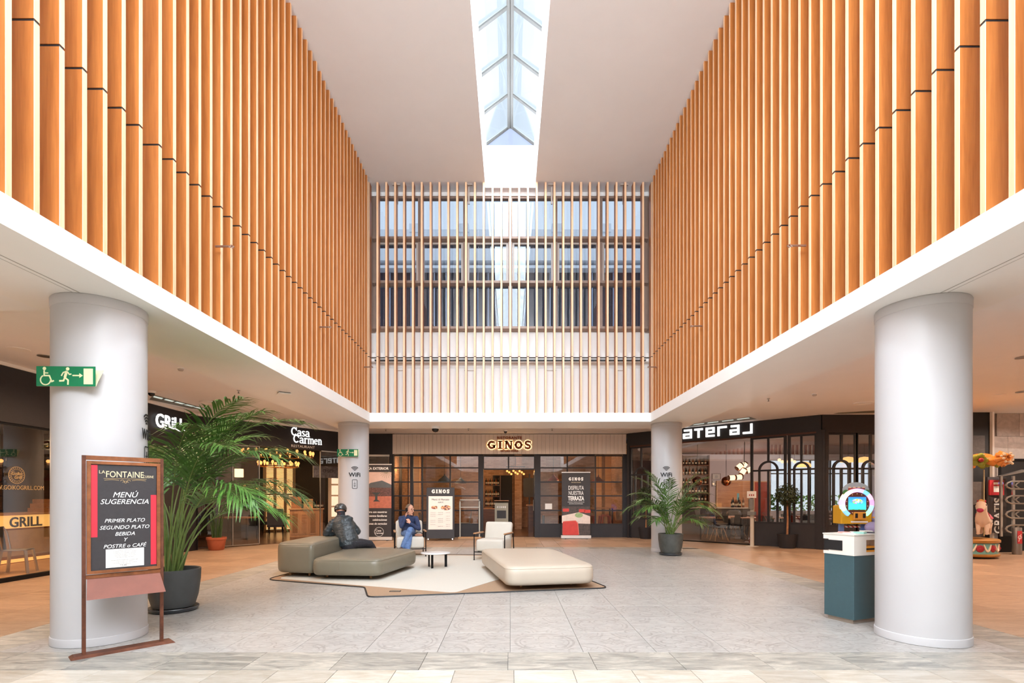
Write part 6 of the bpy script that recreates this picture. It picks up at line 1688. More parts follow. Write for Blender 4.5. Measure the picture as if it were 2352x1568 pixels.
# canopy: scrolled petals with lamp shells
for i in range(6):
    a = 2 * math.pi * i / 6 - .30
    mt = Matrix.Rotation(a, 4, 'Z')
    m = MB(); m.ball((.30, 0, 2.38), .2, 14, 1.4, .7, .55); m.ball((.55, 0, 2.30), .14, 12, 1, .9, .8); m.v = [tuple(mt @ Vector(v)) for v in m.v]; m.build('scroll_petal', mk('petal_orange', lin(222, 150, 70), .35, var=.1), cr, True); cr.children[-1]['kind'] = 'stuff'
    m = MB()
    for k in range(7): m.tube([(.60, 0, 2.33), (.72, .12 * math.sin(k * .9 - 2.7), 2.34 + .13 * math.cos(k * .9 - 2.7)), (.88, .06 * math.sin(k * .9 - 2.7), 2.36 + .05 * math.cos(k * .9 - 2.7))], [.03, .055, .02], 8)
    m.v = [tuple(mt @ Vector(v)) for v in m.v]; m.build('lamp_shell', mk('lamp_shell', lin(226, 150, 76), .15), cr, True); cr.children[-1]['kind'] = 'stuff'
    m = MB()
    for k in range(12): m.ball((.80 + .05 * (k % 3), .10 * math.cos(k * 2.4), 2.35 + .10 * math.sin(k * 2.4)), .030, 8)
    m.v = [tuple(mt @ Vector(v)) for v in m.v]; m.build('clear_bulbs', mk('clear_bulb', lin(240, 226, 204), .12), cr, True); cr.children[-1]['kind'] = 'stuff'
    mt2 = Matrix.Rotation(a + math.pi / 6, 4, 'Z'); m = MB(); [m.ball((.54, .10 * math.cos(k * 1.257), 2.31 + .10 * math.sin(k * 1.257)), .075, 10, .7, 1, 1) for k in range(5)]; m.v = [tuple(mt2 @ Vector(v)) for v in m.v]; m.build('leaf_flower', mk('flower_green', lin(140, 150, 50), .35, var=.1), cr, True); cr.children[-1]['kind'] = 'stuff'
    m = MB(); m.ball((.61, 0, 2.31), .05, 10); m.v = [tuple(mt2 @ Vector(v)) for v in m.v]; m.build('flower_heart', PINKR, cr, True)
# the visible horse on its own pole
def horse(x, y, rz):
    HW = mk('horse_white', lin(228, 206, 190), .3, var=.04)
    mt = Matrix.Translation((x, y, .60)) @ Matrix.Rotation(rz, 4, 'Z') @ Matrix.Scale(.86, 4)
    def put(m, name, mat): m.v = [tuple(mt @ Vector(v)) for v in m.v]; return m.build(name, mat, cr, True)
    m = MB(); m.tube([(.30, 0, .34), (.16, 0, .32), (0, 0, .30), (-.16, 0, .31), (-.27, 0, .42), (-.33, 0, .58), (-.38, 0, .73), (-.46, 0, .76), (-.55, 0, .67), (-.59, 0, .62)], [.09, .16, .16, .17, .15, .11, .115, .125, .10, .07], 14); put(m, 'horse_body', HW)
    for sx, yy in ((-.18, -.09), (-.18, .09), (.22, -.09), (.22, .09)): m = MB(); m.tube([(sx, yy, .26), (sx - .06, yy, .12), (sx - .02 + (.04 if sx > 0 else -.06), yy, .0), (sx - .06, yy, -.02)], [.07, .05, .035, .045], 10); put(m, 'horse_leg', HW)
    m = MB(); m.tube([(-.46, 0, .885), (-.37, 0, .86), (-.32, 0, .78), (-.27, 0, .68), (-.22, 0, .56)], [.05, .06, .06, .05, .03], 10); put(m, 'mane', mk('horse_mane', lin(206, 150, 70), .4))
    for s in (-1, 1):
        m = MB(); m.ball((-.40, s * .08, .87), .034, 8, .7, .5, 1.3); put(m, 'ear', PINKR)
        m = MB(); m.ball((-.49, s * .095, .77), .030, 8); put(m, 'eye', BLACK)
    m = MB(); m.ball((-.61, 0, .63), .075, 12, .7, 1.0, .85); put(m, 'muzzle', mk('horse_muzzle', lin(176, 40, 86), .35))
    m = MB(); m.tube([(-.25, .125 * math.cos(a), .47 + .125 * math.sin(a)) for a in [2 * math.pi * i / 16 for i in range(16)]], .028, 8, closed=True); put(m, 'collar', PINKR)
    m = MB(); m.tube([(.02, -.14, .36), (.02, -.08, .46), (.02, 0, .49), (.02, .08, .46), (.02, .14, .36)], [.07] * 5, 10); put(m, 'saddle', mk('saddle_pink', lin(196, 90, 110), .4, var=.15, scale=14))
    m = MB(); m.tube([(.32, 0, .40), (.42, 0, .36), (.46, 0, .18)], [.03, .05, .02], 8); put(m, 'tail', MATS['horse_mane'])
    m = MB(); m.tube([(0, 0, -.1), (0, 0, 1.75)], .016, 8); put(m, 'pole', POLE)
horse(.22, -.22, R(40)); horse(-.30, .10, R(250))

# rear stone walls, dark door and steel rack at far right
def tiled_wall(y0, x0, x1, z1, w, h, mat, joint):
    m = MB(); m.box(x0, x1, y0 + .03, y0 + .2, 0, z1); o = struct('wall_back', m, joint)
    z = 0
    me = None
    tiles_m = MB(); tiles_m.bbox(-w / 2 + .003, w / 2 - .003, 0, .028, .003, h - .003, .002); q = tiles_m.build('stone_panel', mat); me = q.data; bpy.data.objects.remove(q)
    r = 0
    while z + h <= z1 + .01:
        x = x0 + w / 2 + (w / 2 if r % 2 else 0)
        while x + w / 2 <= x1 + .01: link('stone_panel', me, o, (x, y0, z)); x += w
        z += h; r += 1
    return o
DSTONE = stone_tile('dark_stone', lin(70, 64, 62), lin(92, 84, 80), lin(58, 52, 52), .5, (1.5, 1, 3), 0)
LSTONE = stone_tile('pale_stone', lin(176, 166, 160), lin(206, 196, 190), lin(158, 148, 144), .5, (1.5, 1, 3), .2)
tiled_wall(13.75, 10.85, 12.88, 3.72, .62, .62, DSTONE, BLACK)
tiled_wall(13.95, 12.90, 16.0, 3.72, .62, .62, LSTONE, mk('stone_joint', lin(130, 120, 116), .7))
m = MB(); m.box(12.86, 12.91, 13.70, 13.95, 0, 3.72); struct('trim_11', m, WHITE)
m = MB(); m.box(13.25, 15.9, 13.86, 13.95, 0, 2.42); o = thing('door_1', None, None); o['kind'] = 'structure'; m.build('leaf', BLACK, o)
m = MB(); m.box(13.2, 15.9, 13.84, 13.95, 2.42, 2.48); m.build('door_frame', BLACKM, o)
q = P(2286, 1150, 13.7)
gs = thing('free_rack_panel', 'dark panel with red box and sideways white lettering behind the carousel', 'sign', (q.x, 13.66, 0))
m = MB(); m.box(-.26, .24, -.02, .03, .50, 1.98); m.build('panel', mk('sign_dark', lin(62, 56, 58), .5), gs)
text('GRATIS', .30, PRINTW, gs, (.12, -.023, .95), (0, R(-90), 0), ext=.002, off=.006, sx=.95)
m = MB(); m.box(-.24, .14, -.06, -.02, 1.50, 1.90); m.build('red_box', mk('red_box', lin(176, 44, 52), .45), gs)
m = MB(); m.box(-.14, -.0, -.066, -.06, 1.58, 1.74); m.box(-.14, -.02, -.066, -.06, 1.78, 1.84); m.build('label_plate', PAPER, gs); gs.children[-1]['kind'] = 'stuff'
m = MB(); m.box(.0, .11, -.066, -.06, 1.60, 1.73); m.build('card_slot', BLACK, gs)
m = MB(); m.box(.0, .11, -.066, -.06, 1.79, 1.84); m.build('display', emis('blue_display', (.15, .3, 1.), 1.2), gs)
q = P(2322, 1150, 13.4)
rk = thing('loop_rack', 'steel rack with eight bent tube loops behind the carousel', 'rack', (q.x, 13.42, 0))
for x in (-.22, .10): m = MB(); m.box(x - .03, x + .03, .0, .04, .42, 2.0); m.build('upright', CHROME, rk)
m = MB(); m.add([(-.24, 0, 1.98), (.42, -.1, 2.12), (.42, .12, 2.16), (-.24, .12, 1.98), (-.24, 0, 2.0), (.42, -.1, 2.14), (.42, .12, 2.18), (-.24, .12, 2.0)], [(0, 3, 2, 1), (4, 5, 6, 7), (0, 1, 5, 4), (1, 2, 6, 5), (2, 3, 7, 6), (3, 0, 4, 7)]); m.build('canopy', CHROME, rk)
for z in (.62, 1.0, 1.38, 1.76):
    m = MB(); m.tube([(.36, -.05, z - .10), (-.02, -.05, z - .10), (-.12, -.05, z - .06), (-.16, -.05, z), (-.12, -.05, z + .06), (-.02, -.05, z + .10), (.36, -.05, z + .10)], .022, 8); m.build('loop', CHROME, rk, True)
    m = MB(); m.tube([(.2, -.03, z - .07), (.14, -.03, z - .04), (.12, -.03, z), (.14, -.03, z + .04), (.2, -.03, z + .07)], .016, 8); m.build('hook', CHROME, rk, True)
m = MB(); m.box(-.22, .36, .06, .10, 0, .42); m.build('foot_panel', BLACKM, rk)
q = P(2334, 1200, 13.0)
bi = thing('ash_bin', 'slim steel bin with red and white sticker below the steel rack', 'bin', (q.x, 12.98, 0))
m = MB(); m.lathe([(.09, 0), (.095, .02), (.095, .66), (.085, .68), (0, .68)], 24); m.build('body', mk('bin_steel', lin(150, 148, 148), .35, .8), bi, 50)
m = MB(); m.box(-.085, .03, -.105, -.095, .28, .60); m.build('sticker', mk('sticker_red', lin(190, 50, 60), .5), bi)
m = MB(); m.stroke(arc(-.03, .44, .04, 0, 360, 16), .012, -.107, -.105); m.stroke([(-.06, .33), (.0, .52)], .012, -.107, -.105); m.build('sticker_mark', PRINTW, bi); bi.children[-1]['kind'] = 'stuff'

spot((13.4, 12.4, 3.66), 330, (1, .88, .78), R(160), 1, .08)  # added spot out of view, brightens the pale stone wall
# ------------------------------------------------------------------ people
def loft(m, st, n=16):
    """st: list of (centre, half width, half depth, side vector)"""
    b = len(m.v); k = len(st)
    for i, (c, a, d, s) in enumerate(st):
        c = Vector(c); t = (Vector(st[min(i + 1, k - 1)][0]) - Vector(st[max(i - 1, 0)][0])).normalized()
        s = Vector(s); s = (s - t * s.dot(t)).normalized(); f = t.cross(s)
        for j in range(n):
            q = 2 * math.pi * j / n; m.v.append(tuple(c + s * (a * math.cos(q)) + f * (d * math.sin(q))))
    for i in range(k - 1):
        for j in range(n): m.f.append([b + i * n + j, b + i * n + (j + 1) % n, b + (i + 1) * n + (j + 1) % n, b + (i + 1) * n + j]); m.mi.append(0)
    m.f.append([b + j for j in range(n - 1, -1, -1)]); m.mi.append(0)
    m.f.append([b + (k - 1) * n + j for j in range(n)]); m.mi.append(0)
    return m
def limb(m, pts, rs, sub=4, n=14):
    """smooth tapering limb through joints"""
    P_ = [Vector(p) for p in pts]; out = []; ro = []
    for i in range(len(P_) - 1):
        p0, p1, p2, p3 = P_[max(i - 1, 0)], P_[i], P_[i + 1], P_[min(i + 2, len(P_) - 1)]
        for k in range(sub):
            t = k / sub
            # mild rounding at the joints only
            a = p1.lerp(p2, t); c = .5 * ((2 * p1) + (p2 - p0) * t + (2 * p0 - 5 * p1 + 4 * p2 - p3) * t * t + (-p0 + 3 * p1 - 3 * p2 + p3) * t ** 3)
            out.append(a.lerp(c, .45)); ro.append(rs[i] * (1 - t) + rs[i + 1] * t)
    out.append(P_[-1]); ro.append(rs[-1])
    m.tube(out, ro, n)
    m.ball(P_[0], rs[0] * .98, 12); m.ball(P_[-1], rs[-1] * .98, 12)
    return m
def fuse(m, name, mat, parent, voxel=.012, smooth=4, wr=0.):
    """weld overlapping volumes into one continuous surface"""
    me = bpy.data.meshes.new(name); me.from_pydata(m.v, [], m.f); me.materials.append(mat)
    o = bpy.data.objects.new(name, me); COL.objects.link(o)
    r = o.modifiers.new('r', 'REMESH'); r.mode = 'VOXEL'; r.voxel_size = voxel; r.use_smooth_shade = True
    s = o.modifiers.new('s', 'SMOOTH'); s.iterations = smooth; s.factor = .5
    if wr:
        tx = bpy.data.textures.new('folds', 'CLOUDS'); tx.noise_scale = .09; tx.noise_depth = 2
        d = o.modifiers.new('d', 'DISPLACE'); d.texture = tx; d.strength = wr; d.mid_level = .5; d.texture_coords = 'LOCAL'
    dg = bpy.context.evaluated_depsgraph_get()
    me2 = bpy.data.meshes.new_from_object(o.evaluated_get(dg)); me2.name = name
    bpy.data.objects.remove(o)
    me2.materials.clear(); me2.materials.append(mat)
    me2.polygons.foreach_set('use_smooth', [True] * len(me2.polygons))
    return link(name, me2, parent)
SKIN = mk('skin', lin(206, 152, 126), .5, var=.06, scale=12)
def cloth(name, a, b, rough, sheen=0., scale=9., st=(1, 1, 3), bump=.6):
    m = bpy.data.materials.new(name); m.use_nodes = True; t = NT(m); p = m.node_tree.nodes['Principled BSDF']
    v = t.coord('Object', st); n1 = t.noise(v, scale, 4, .6, 1.2); n2 = t.noise(v, scale * 3, 3, .6, .8)
    t.l.new(t.mix(t.ramp(n1, .3, .7), a, b), p.inputs['Base Color']); p.inputs['Roughness'].default_value = rough
    bp = t.new('ShaderNodeBump'); bp.inputs['Strength'].default_value = bump; bp.inputs['Distance'].default_value = .03
    t.l.new(t.m('MULTIPLY_ADD', n2, .4, n1), bp.inputs['Height']); t.l.new(bp.outputs[0], p.inputs['Normal'])
    return m
NAVY = cloth('navy_sweater', lin(36, 46, 78), lin(50, 64, 100), .8, st=(1, 1, 1.6), bump=.35)
JEANS = cloth('blue_jeans', lin(70, 98, 148), lin(112, 142, 188), .8, scale=7)
PUFF = cloth('black_jacket', lin(38, 44, 48), lin(58, 66, 70), .32, scale=6, st=(1, 1, 2.2), bump=.5)
BTROU = cloth('dark_trousers', lin(28, 27, 32), lin(40, 38, 44), .75)
HAIRM = mk('greying_hair', lin(112, 92, 76), .7, var=.3, scale=60)
SHOEM = mk('brown_shoe', lin(70, 46, 40), .5, var=.2)

def head_into(m, c, f, up=(0, 0, 1), s=1.):
    """head volume with brow, nose, jaw, ears; f = facing direction"""
    c = Vector(c); f = Vector(f).normalized(); up = Vector(up); up = (up - f * up.dot(f)).normalized(); r = f.cross(up)
    def pt(x, y, z): return c + r * (x * s) + f * (y * s) + up * (z * s)
    loft(m, [(pt(0, .035, -.125), .028, .03, r), (pt(0, .028, -.105), .048, .055, r), (pt(0, .012, -.07), .062, .085, r), (pt(0, .0, -.03), .070, .098, r), (pt(0, -.004, .02), .074, .102, r), (pt(0, -.008, .06), .073, .098, r), (pt(0, -.012, .095), .060, .080, r), (pt(0, -.012, .118), .034, .046, r), (pt(0, -.012, .125), .008, .01, r)], 18)
    m.tube([pt(0, .098, .022), pt(0, .112, -.01), pt(0, .122, -.03), pt(0, .100, -.038)], [.010, .013, .017, .012], 8)
    m.ball(pt(.03, .088, .028), .016, 8); m.ball(pt(-.03, .088, .028), .016, 8)
    m.ball(pt(0, .090, -.066), .018, 8, 1.3, 1, .6); m.ball(pt(0, .078, -.110), .022, 8)
    for x in (-1, 1): m.ball(pt(x * .076, -.008, -.005), .026, 10, .45, .8, 1.2)
    return pt
def hand_into(m, w, d, palm_n, curl=.5, s=1., left=1):
    """palm, four unequal curling fingers and a thumb; w = wrist, d = hand direction"""
    w = Vector(w); d = Vector(d).normalized(); n = Vector(palm_n); n = (n - d * n.dot(d)).normalized(); x = d.cross(n) * left
    loft(m, [(w, .026, .020, x), (w + d * .03 * s, .036, .017, x), (w + d * .075 * s, .040, .015, x), (w + d * .090 * s, .038, .013, x)], 10)
    for i, (o, l) in enumerate(((-.028, .066), (-.010, .078), (.010, .074), (.028, .056))):
        p = w + d * .085 * s + x * o; pts = [p - d * .02]; a = 0.
        dd = d + x * (o * 3)
        dd.normalize()
        for k in range(3):
            a += curl * (.5 + .3 * k); v = dd * math.cos(a) + n * math.sin(a); pts.append(pts[-1] + v * (l * (.5, .3, .25)[k] * s + (.02 if k == 0 else 0)))
        m.tube(pts, [.0095, .0095, .0085, .007], 7); m.ball(pts[-1], .007, 6)
    p = w + d * .025 * s - x * .030; v = (d * .7 - x * .6 + n * .45).normalized()
    m.tube([p, p + v * .035, p + v * .035 + (d * .85 - x * .1 + n * .5).normalized() * .034], [.013, .011, .008], 7)

# --- man with the phone, legs crossed in the left armchair
m1 = thing('person', 'man in navy sweater and blue jeans sitting cross-legged, phone at his ear', 'person', (-2.49, 12.6, 0))
B = Vector((-2.49, 12.6, 0)); L_ = lambda *p: Vector(p) - B
SX = Vector((.97, .24, 0))
pel, wst, chs, nkb = L_(-2.53, 12.78, .565), L_(-2.535, 12.80, .72), L_(-2.535, 12.76, .885), L_(-2.52, 12.72, .995)
hd = L_(-2.475, 12.665, 1.135); ff = Vector((.80, -.60, -.05))
rs_, re_, rw_ = L_(-2.715, 12.73, .925), L_(-2.635, 12.46, .735), L_(-2.555, 12.545, .96)
ls_, le_, lw_ = L_(-2.335, 12.76, .925), L_(-2.235, 12.58, .665), L_(-2.425, 12.43, .815)
lh, lk, la, lt = L_(-2.44, 12.76, .555), L_(-2.40, 12.325, .665), L_(-2.565, 12.235, .245), L_(-2.63, 12.11, .20)
rh, rk, ra, rt = L_(-2.62, 12.76, .555), L_(-2.43, 12.365, .50), L_(-2.455, 12.20, .105), L_(-2.45, 12.05, .05)
def body(par, torso, sx, legs, arms, headc, face, hup, nk, hands):
    m = MB(); loft(m, torso, 18)
    for q in legs: limb(m, q, [.070, .050, .036])
    for q in arms: limb(m, q, [.042, .035, .024])
    m.tube([nk, (nk + headc) / 2, headc], [.055, .052, .05], 12)
    pt = head_into(m, headc, face, hup, 1.08)
    for h in hands: hand_into(m, *h)
    fuse(m, 'body', SKIN, par, .0065, 2)
    return pt
tor = [(pel - Vector((0, 0, .07)), .13, .10, SX), (pel, .15, .11, SX), (wst, .135, .095, SX), (chs, .155, .10, SX), (nkb - Vector((0, 0, .02)), .10, .065, SX), (nkb, .055, .05, SX)]
pt = body(m1, tor, SX, [(lh, lk, la), (rh, rk, ra)], [(rs_, re_, rw_), (ls_, le_, lw_)], hd, ff, Vector((-.04, .05, 1)), nkb,
          [(rw_, Vector((.10, .30, 1)), Vector((.9, .25, 0)), .55, 1., 1), (lw_, Vector((-.45, .10, .85)), Vector((-.5, .7, -.2)), .75, 1., -1)])
m = MB(); tor2 = [(pel + Vector((0, 0, -.06)), .165, .135, SX), (pel + Vector((0, -.005, .04)), .18, .14, SX), (wst, .165, .125, SX), (chs, .195, .125, SX), (nkb + Vector((0, 0, -.035)), .185, .085, SX), (nkb + Vector((0, 0, .015)), .08, .065, SX)]
loft(m, tor2, 20)
limb(m, (rs_, re_, rw_ - (rw_ - re_) * .05), [.060, .054, .038]); limb(m, (ls_, le_, lw_ - (lw_ - le_) * .06), [.060, .054, .038])
fuse(m, 'sweater', NAVY, m1, .011, 3, .012)
m = MB(); m.tube([nkb + Vector((.062 * math.cos(a), .058 * math.sin(a), .025)) for a in [2 * math.pi * i / 14 for i in range(14)]], .016, 8, closed=True); m.build('collar', cloth('navy_collar', lin(30, 40, 70), lin(40, 52, 84), .8), m1, True)
m = MB(); loft(m, [(pel + Vector((0, 0, -.085)), .13, .12, SX), (pel + Vector((0, 0, -.02)), .17, .135, SX), (pel + Vector((0, 0, .05)), .165, .13, SX)], 18)
limb(m, (lh, lk, la + (lk - la) * .06), [.100, .074, .062]); limb(m, (rh, rk, ra + (rk - ra) * .06), [.100, .074, .062])
fuse(m, 'jeans', JEANS, m1, .011, 3, .012)
m = MB()
for k, a_, t__ in ((lk, la, lt), (rk, ra, rt)): m.tube([a_ + (k - a_) * .16, a_ + Vector((0, 0, .0))], [.042, .040], 10)
m.build('socks', BLACK, m1, True); m1.children[-1]['kind'] = 'stuff'
for a_, t__ in ((la, lt), (ra, rt)):
    m = MB(); d = (t__ - a_).normalized(); limb(m, (a_ - d * .05 - Vector((0, 0, .03)), a_ + d * .03 - Vector((0, 0, .015)), t__ + d * .07), [.038, .044, .034]); fuse(m, 'shoe', SHOEM, m1, .008, 2)
# hair: a receding cap round the back and sides
m = MB()
hl = Vector(ff).normalized(); up = Vector((-.04, .05, 1)); up = (up - hl * up.dot(hl)).normalized(); rr = hl.cross(up)
vs = []; NA, NB = 22, 10
for i in range(NB + 1):
    e = R(-42 + 132 * i / NB)
    for j in range(NA + 1):
        lim = 108 if e < .35 else 108 + (e - .35) * 55
        a = R(-lim + 2 * lim * j / NA) + math.pi
        x, y, z = .090 * math.cos(e) * math.sin(a), .118 * math.cos(e) * math.cos(a) - .013, .024 + .122 * math.sin(e)
        k = 1 + .03 * math.sin(j * 2.3 + i * 1.7)
        vs.append(hd + rr * (x * k) + hl * (y * k) + up * (z * k))
n = NA + 1
m.add(vs, [(i * n + j, i * n + j + 1, (i + 1) * n + j + 1, (i + 1) * n + j) for i in range(NB) for j in range(NA)]); m.build('hair', HAIRM, m1, True)
for x in (-.03, .03):
    m = MB(); m.ball(pt(x, .097, .012), .0095, 8); m.build('eye', mk('eye_dark', lin(40, 32, 30), .25), m1, True)
    m = MB(); m.tube([pt(x - .016, .101, .030), pt(x, .106, .035), pt(x + .016, .101, .031)], .004, 5); m.build('eyebrow', HAIRM, m1)
m = MB(); m.tube([pt(-.022, .104, -.068), pt(0, .110, -.066), pt(.022, .104, -.068)], .004, 5); m.build('mouth', mk('lips', lin(168, 98, 88), .5), m1)
m = MB(); q = rs_ + (re_ - rs_) * .30; m.cbox(q + Vector((-.062, -.03, .0)), .01, .04, .05); m.build('sleeve_badge', PRINTW, m1)
ph_c = pt(.104, .012, -.02); ph = thing('mobile_phone', 'dark mobile phone held to the ear of the seated man', 'phone', tuple(B + ph_c))
m = MB(); m.cbox((0, 0, 0), .010, .066, .135, Matrix.Rotation(R(-35), 3, 'Z') @ Matrix.Rotation(R(14), 3, 'X')); m.build('phone_body', BLACK, ph)
bg = thing('pouch', 'small brown and black pouch lying on the armchair beside the seated man', 'pouch', (-2.25, 12.62, .49))
m = MB(); soft_box(m, -.09, .09, -.06, .06, 0, .055, .02); m.build('body', mk('pouch_brown', lin(178, 126, 100), .6, var=.2), bg, True)
m = MB(); m.tube([(-.08, -.03, .055), (-.03, -.02, .10), (.03, 0, .10), (.09, .02, .06)], .011, 6); m.build('strap', BLACK, bg)

# --- man with helmet, seen from behind, leaning on the tall pouf
m2 = thing('person', 'man in black padded jacket and dark helmet leaning on the tall pouf', 'person', (-3.3, 10.6, 0))
B = Vector((-3.3, 10.6, 0))
pel, wst, chs, nkb = L_(-3.32, 10.62, .475), L_(-3.40, 10.66, .68), L_(-3.50, 10.74, .90), L_(-3.555, 10.80, 1.045)
hd = L_(-3.59, 10.86, 1.165); ff = Vector((-.45, .85, -.35)); SX = Vector((.92, -.05, .12)); SP = Vector((.94, .25, -.05))
ls_, le_, lw_ = L_(-3.70, 10.75, .925), L_(-3.845, 10.74, .69), L_(-3.66, 10.98, .675)
rs_, re_, rw_ = L_(-3.365, 10.80, .925), L_(-3.225, 10.86, .715), L_(-3.36, 11.06, .69)
lh, lk, la, lt = L_(-3.40, 10.68, .475), L_(-3.10, 11.0, .465), L_(-3.02, 11.18, .11), L_(-2.96, 11.32, .05)
rh, rk, ra, rt = L_(-3.24, 10.60, .475), L_(-2.97, 10.84, .455), L_(-2.86, 11.10, .11), L_(-2.78, 11.22, .05)
tor = [(pel - Vector((0, 0, .07)), .14, .11, SP), (pel, .15, .115, SP), (wst, .14, .10, SX), (chs, .165, .10, SX), (nkb - Vector((0, 0, .03)), .11, .07, SX), (nkb, .06, .055, SX)]
pt = body(m2, tor, SX, [(lh, lk, la), (rh, rk, ra)], [(ls_, le_, lw_), (rs_, re_, rw_)], hd, ff, Vector((0, .2, 1)), nkb,
          [(lw_, Vector((.9, .3, 0)), Vector((0, 0, -1)), .5, 1., 1), (rw_, Vector((-.9, .2, 0)), Vector((0, 0, -1)), .5, 1., -1)])
m = MB(); loft(m, [(pel + Vector((0, 0, -.03)), .19, .15, SP), (pel + Vector((-.02, .01, .07)), .205, .155, SP), (wst, .20, .145, SX), (chs + Vector((0, 0, -.06)), .225, .145, SX), (chs + Vector((-.01, .02, .04)), .225, .13, SX), (nkb + Vector((0, -.01, -.055)), .19, .10, SX), (nkb + Vector((0, 0, -.005)), .12, .085, SX), (nkb + Vector((0, 0, .03)), .082, .078, SX)], 22)
limb(m, (ls_, le_, lw_), [.076, .074, .050]); limb(m, (rs_, re_, rw_), [.076, .070, .050])
fuse(m, 'jacket', PUFF, m2, .011, 3, .022)
m = MB(); loft(m, [(nkb + Vector((0, 0, -.02)), .088, .084, SX), (nkb + Vector((-.005, .01, .04)), .082, .078, SX), (nkb + Vector((-.012, .022, .10)), .080, .080, SX)], 18); m.build('jacket_collar', BTROU, m2, True)
m = MB(); loft(m, [(pel + Vector((0, 0, -.095)), .16, .14, SP), (pel + Vector((0, 0, -.02)), .185, .15, SP), (pel + Vector((0, 0, .04)), .17, .14, SP)], 18)
limb(m, (lh, lk, la + (lk - la) * .05), [.105, .085, .066]); limb(m, (rh, rk, ra + (rk - ra) * .05), [.105, .088, .066])
fuse(m, 'trousers', BTROU, m2, .011, 3, .012)
for a_, t__ in ((la, lt), (ra, rt)):
    m = MB(); d = (t__ - a_).normalized(); limb(m, (a_ - d * .05 - Vector((0, 0, .03)), a_ + d * .03 - Vector((0, 0, .015)), t__ + d * .06), [.040, .046, .036]); fuse(m, 'shoe', BLACK, m2, .009, 2)
HELM = mk('helmet_shell', lin(62, 60, 58), .32, var=.05, coat=.3)
fl = Vector(ff).normalized(); up = Vector((0, .2, 1)); up = (up - fl * up.dot(fl)).normalized(); rr = fl.cross(up)
m = MB(); vs = []; NA, NB = 30, 9
for i in range(NB + 1):
    e = R(-22 + 112 * i / NB)
    for j in range(NA):
        a = 2 * math.pi * j / NA; vs.append(hd + rr * (.128 * math.cos(e) * math.cos(a)) + fl * (.142 * math.cos(e) * math.sin(a) - .005) + up * (.035 + .120 * math.sin(e)))
m.add(vs, [(i * NA + j, i * NA + (j + 1) % NA, (i + 1) * NA + (j + 1) % NA, (i + 1) * NA + j) for i in range(NB) for j in range(NA)])
he = m.build('helmet', HELM, m2, True)
m = MB(); e = R(-22); m.tube([hd + rr * (.126 * math.cos(e) * math.cos(a)) + fl * (.140 * math.cos(e) * math.sin(a) - .005) + up * (.035 + .120 * math.sin(e)) for a in [2 * math.pi * j / 24 for j in range(24)]], .007, 6, closed=True); m.build('helmet_rim', BLACK, he, True)
m = MB(); c0 = hd - fl * .118 + up * .098
for k in range(3): m.cbox(c0 + rr * (.022 * (k - 1)), .016, .014, .010, Matrix((rr, fl, up)).transposed())
m.build('helmet_vent', BLACK, he); he.children[-1]['kind'] = 'stuff'
m = MB(); m.ball(hd - fl * .09 - rr * .105 + up * .0, .014, 10); m.build('helmet_stud', CHROME, he, True)
m = MB(); m.cbox(nkb + Vector((.0, -.075, .055)), .012, .006, .010); m.build('collar_label', mk('label_red', lin(190, 40, 50), .5), m2)
m = MB(); q = rh + (rk - rh) * .28 + Vector((.0, -.105, .02)); m.cbox(q, .06, .008, .085, Matrix.Rotation(R(20), 3, 'Z') @ Matrix.Rotation(R(-35), 3, 'Y')); m.build('pocket_tab', mk('tab_grey', lin(96, 116, 126), .5), m2)

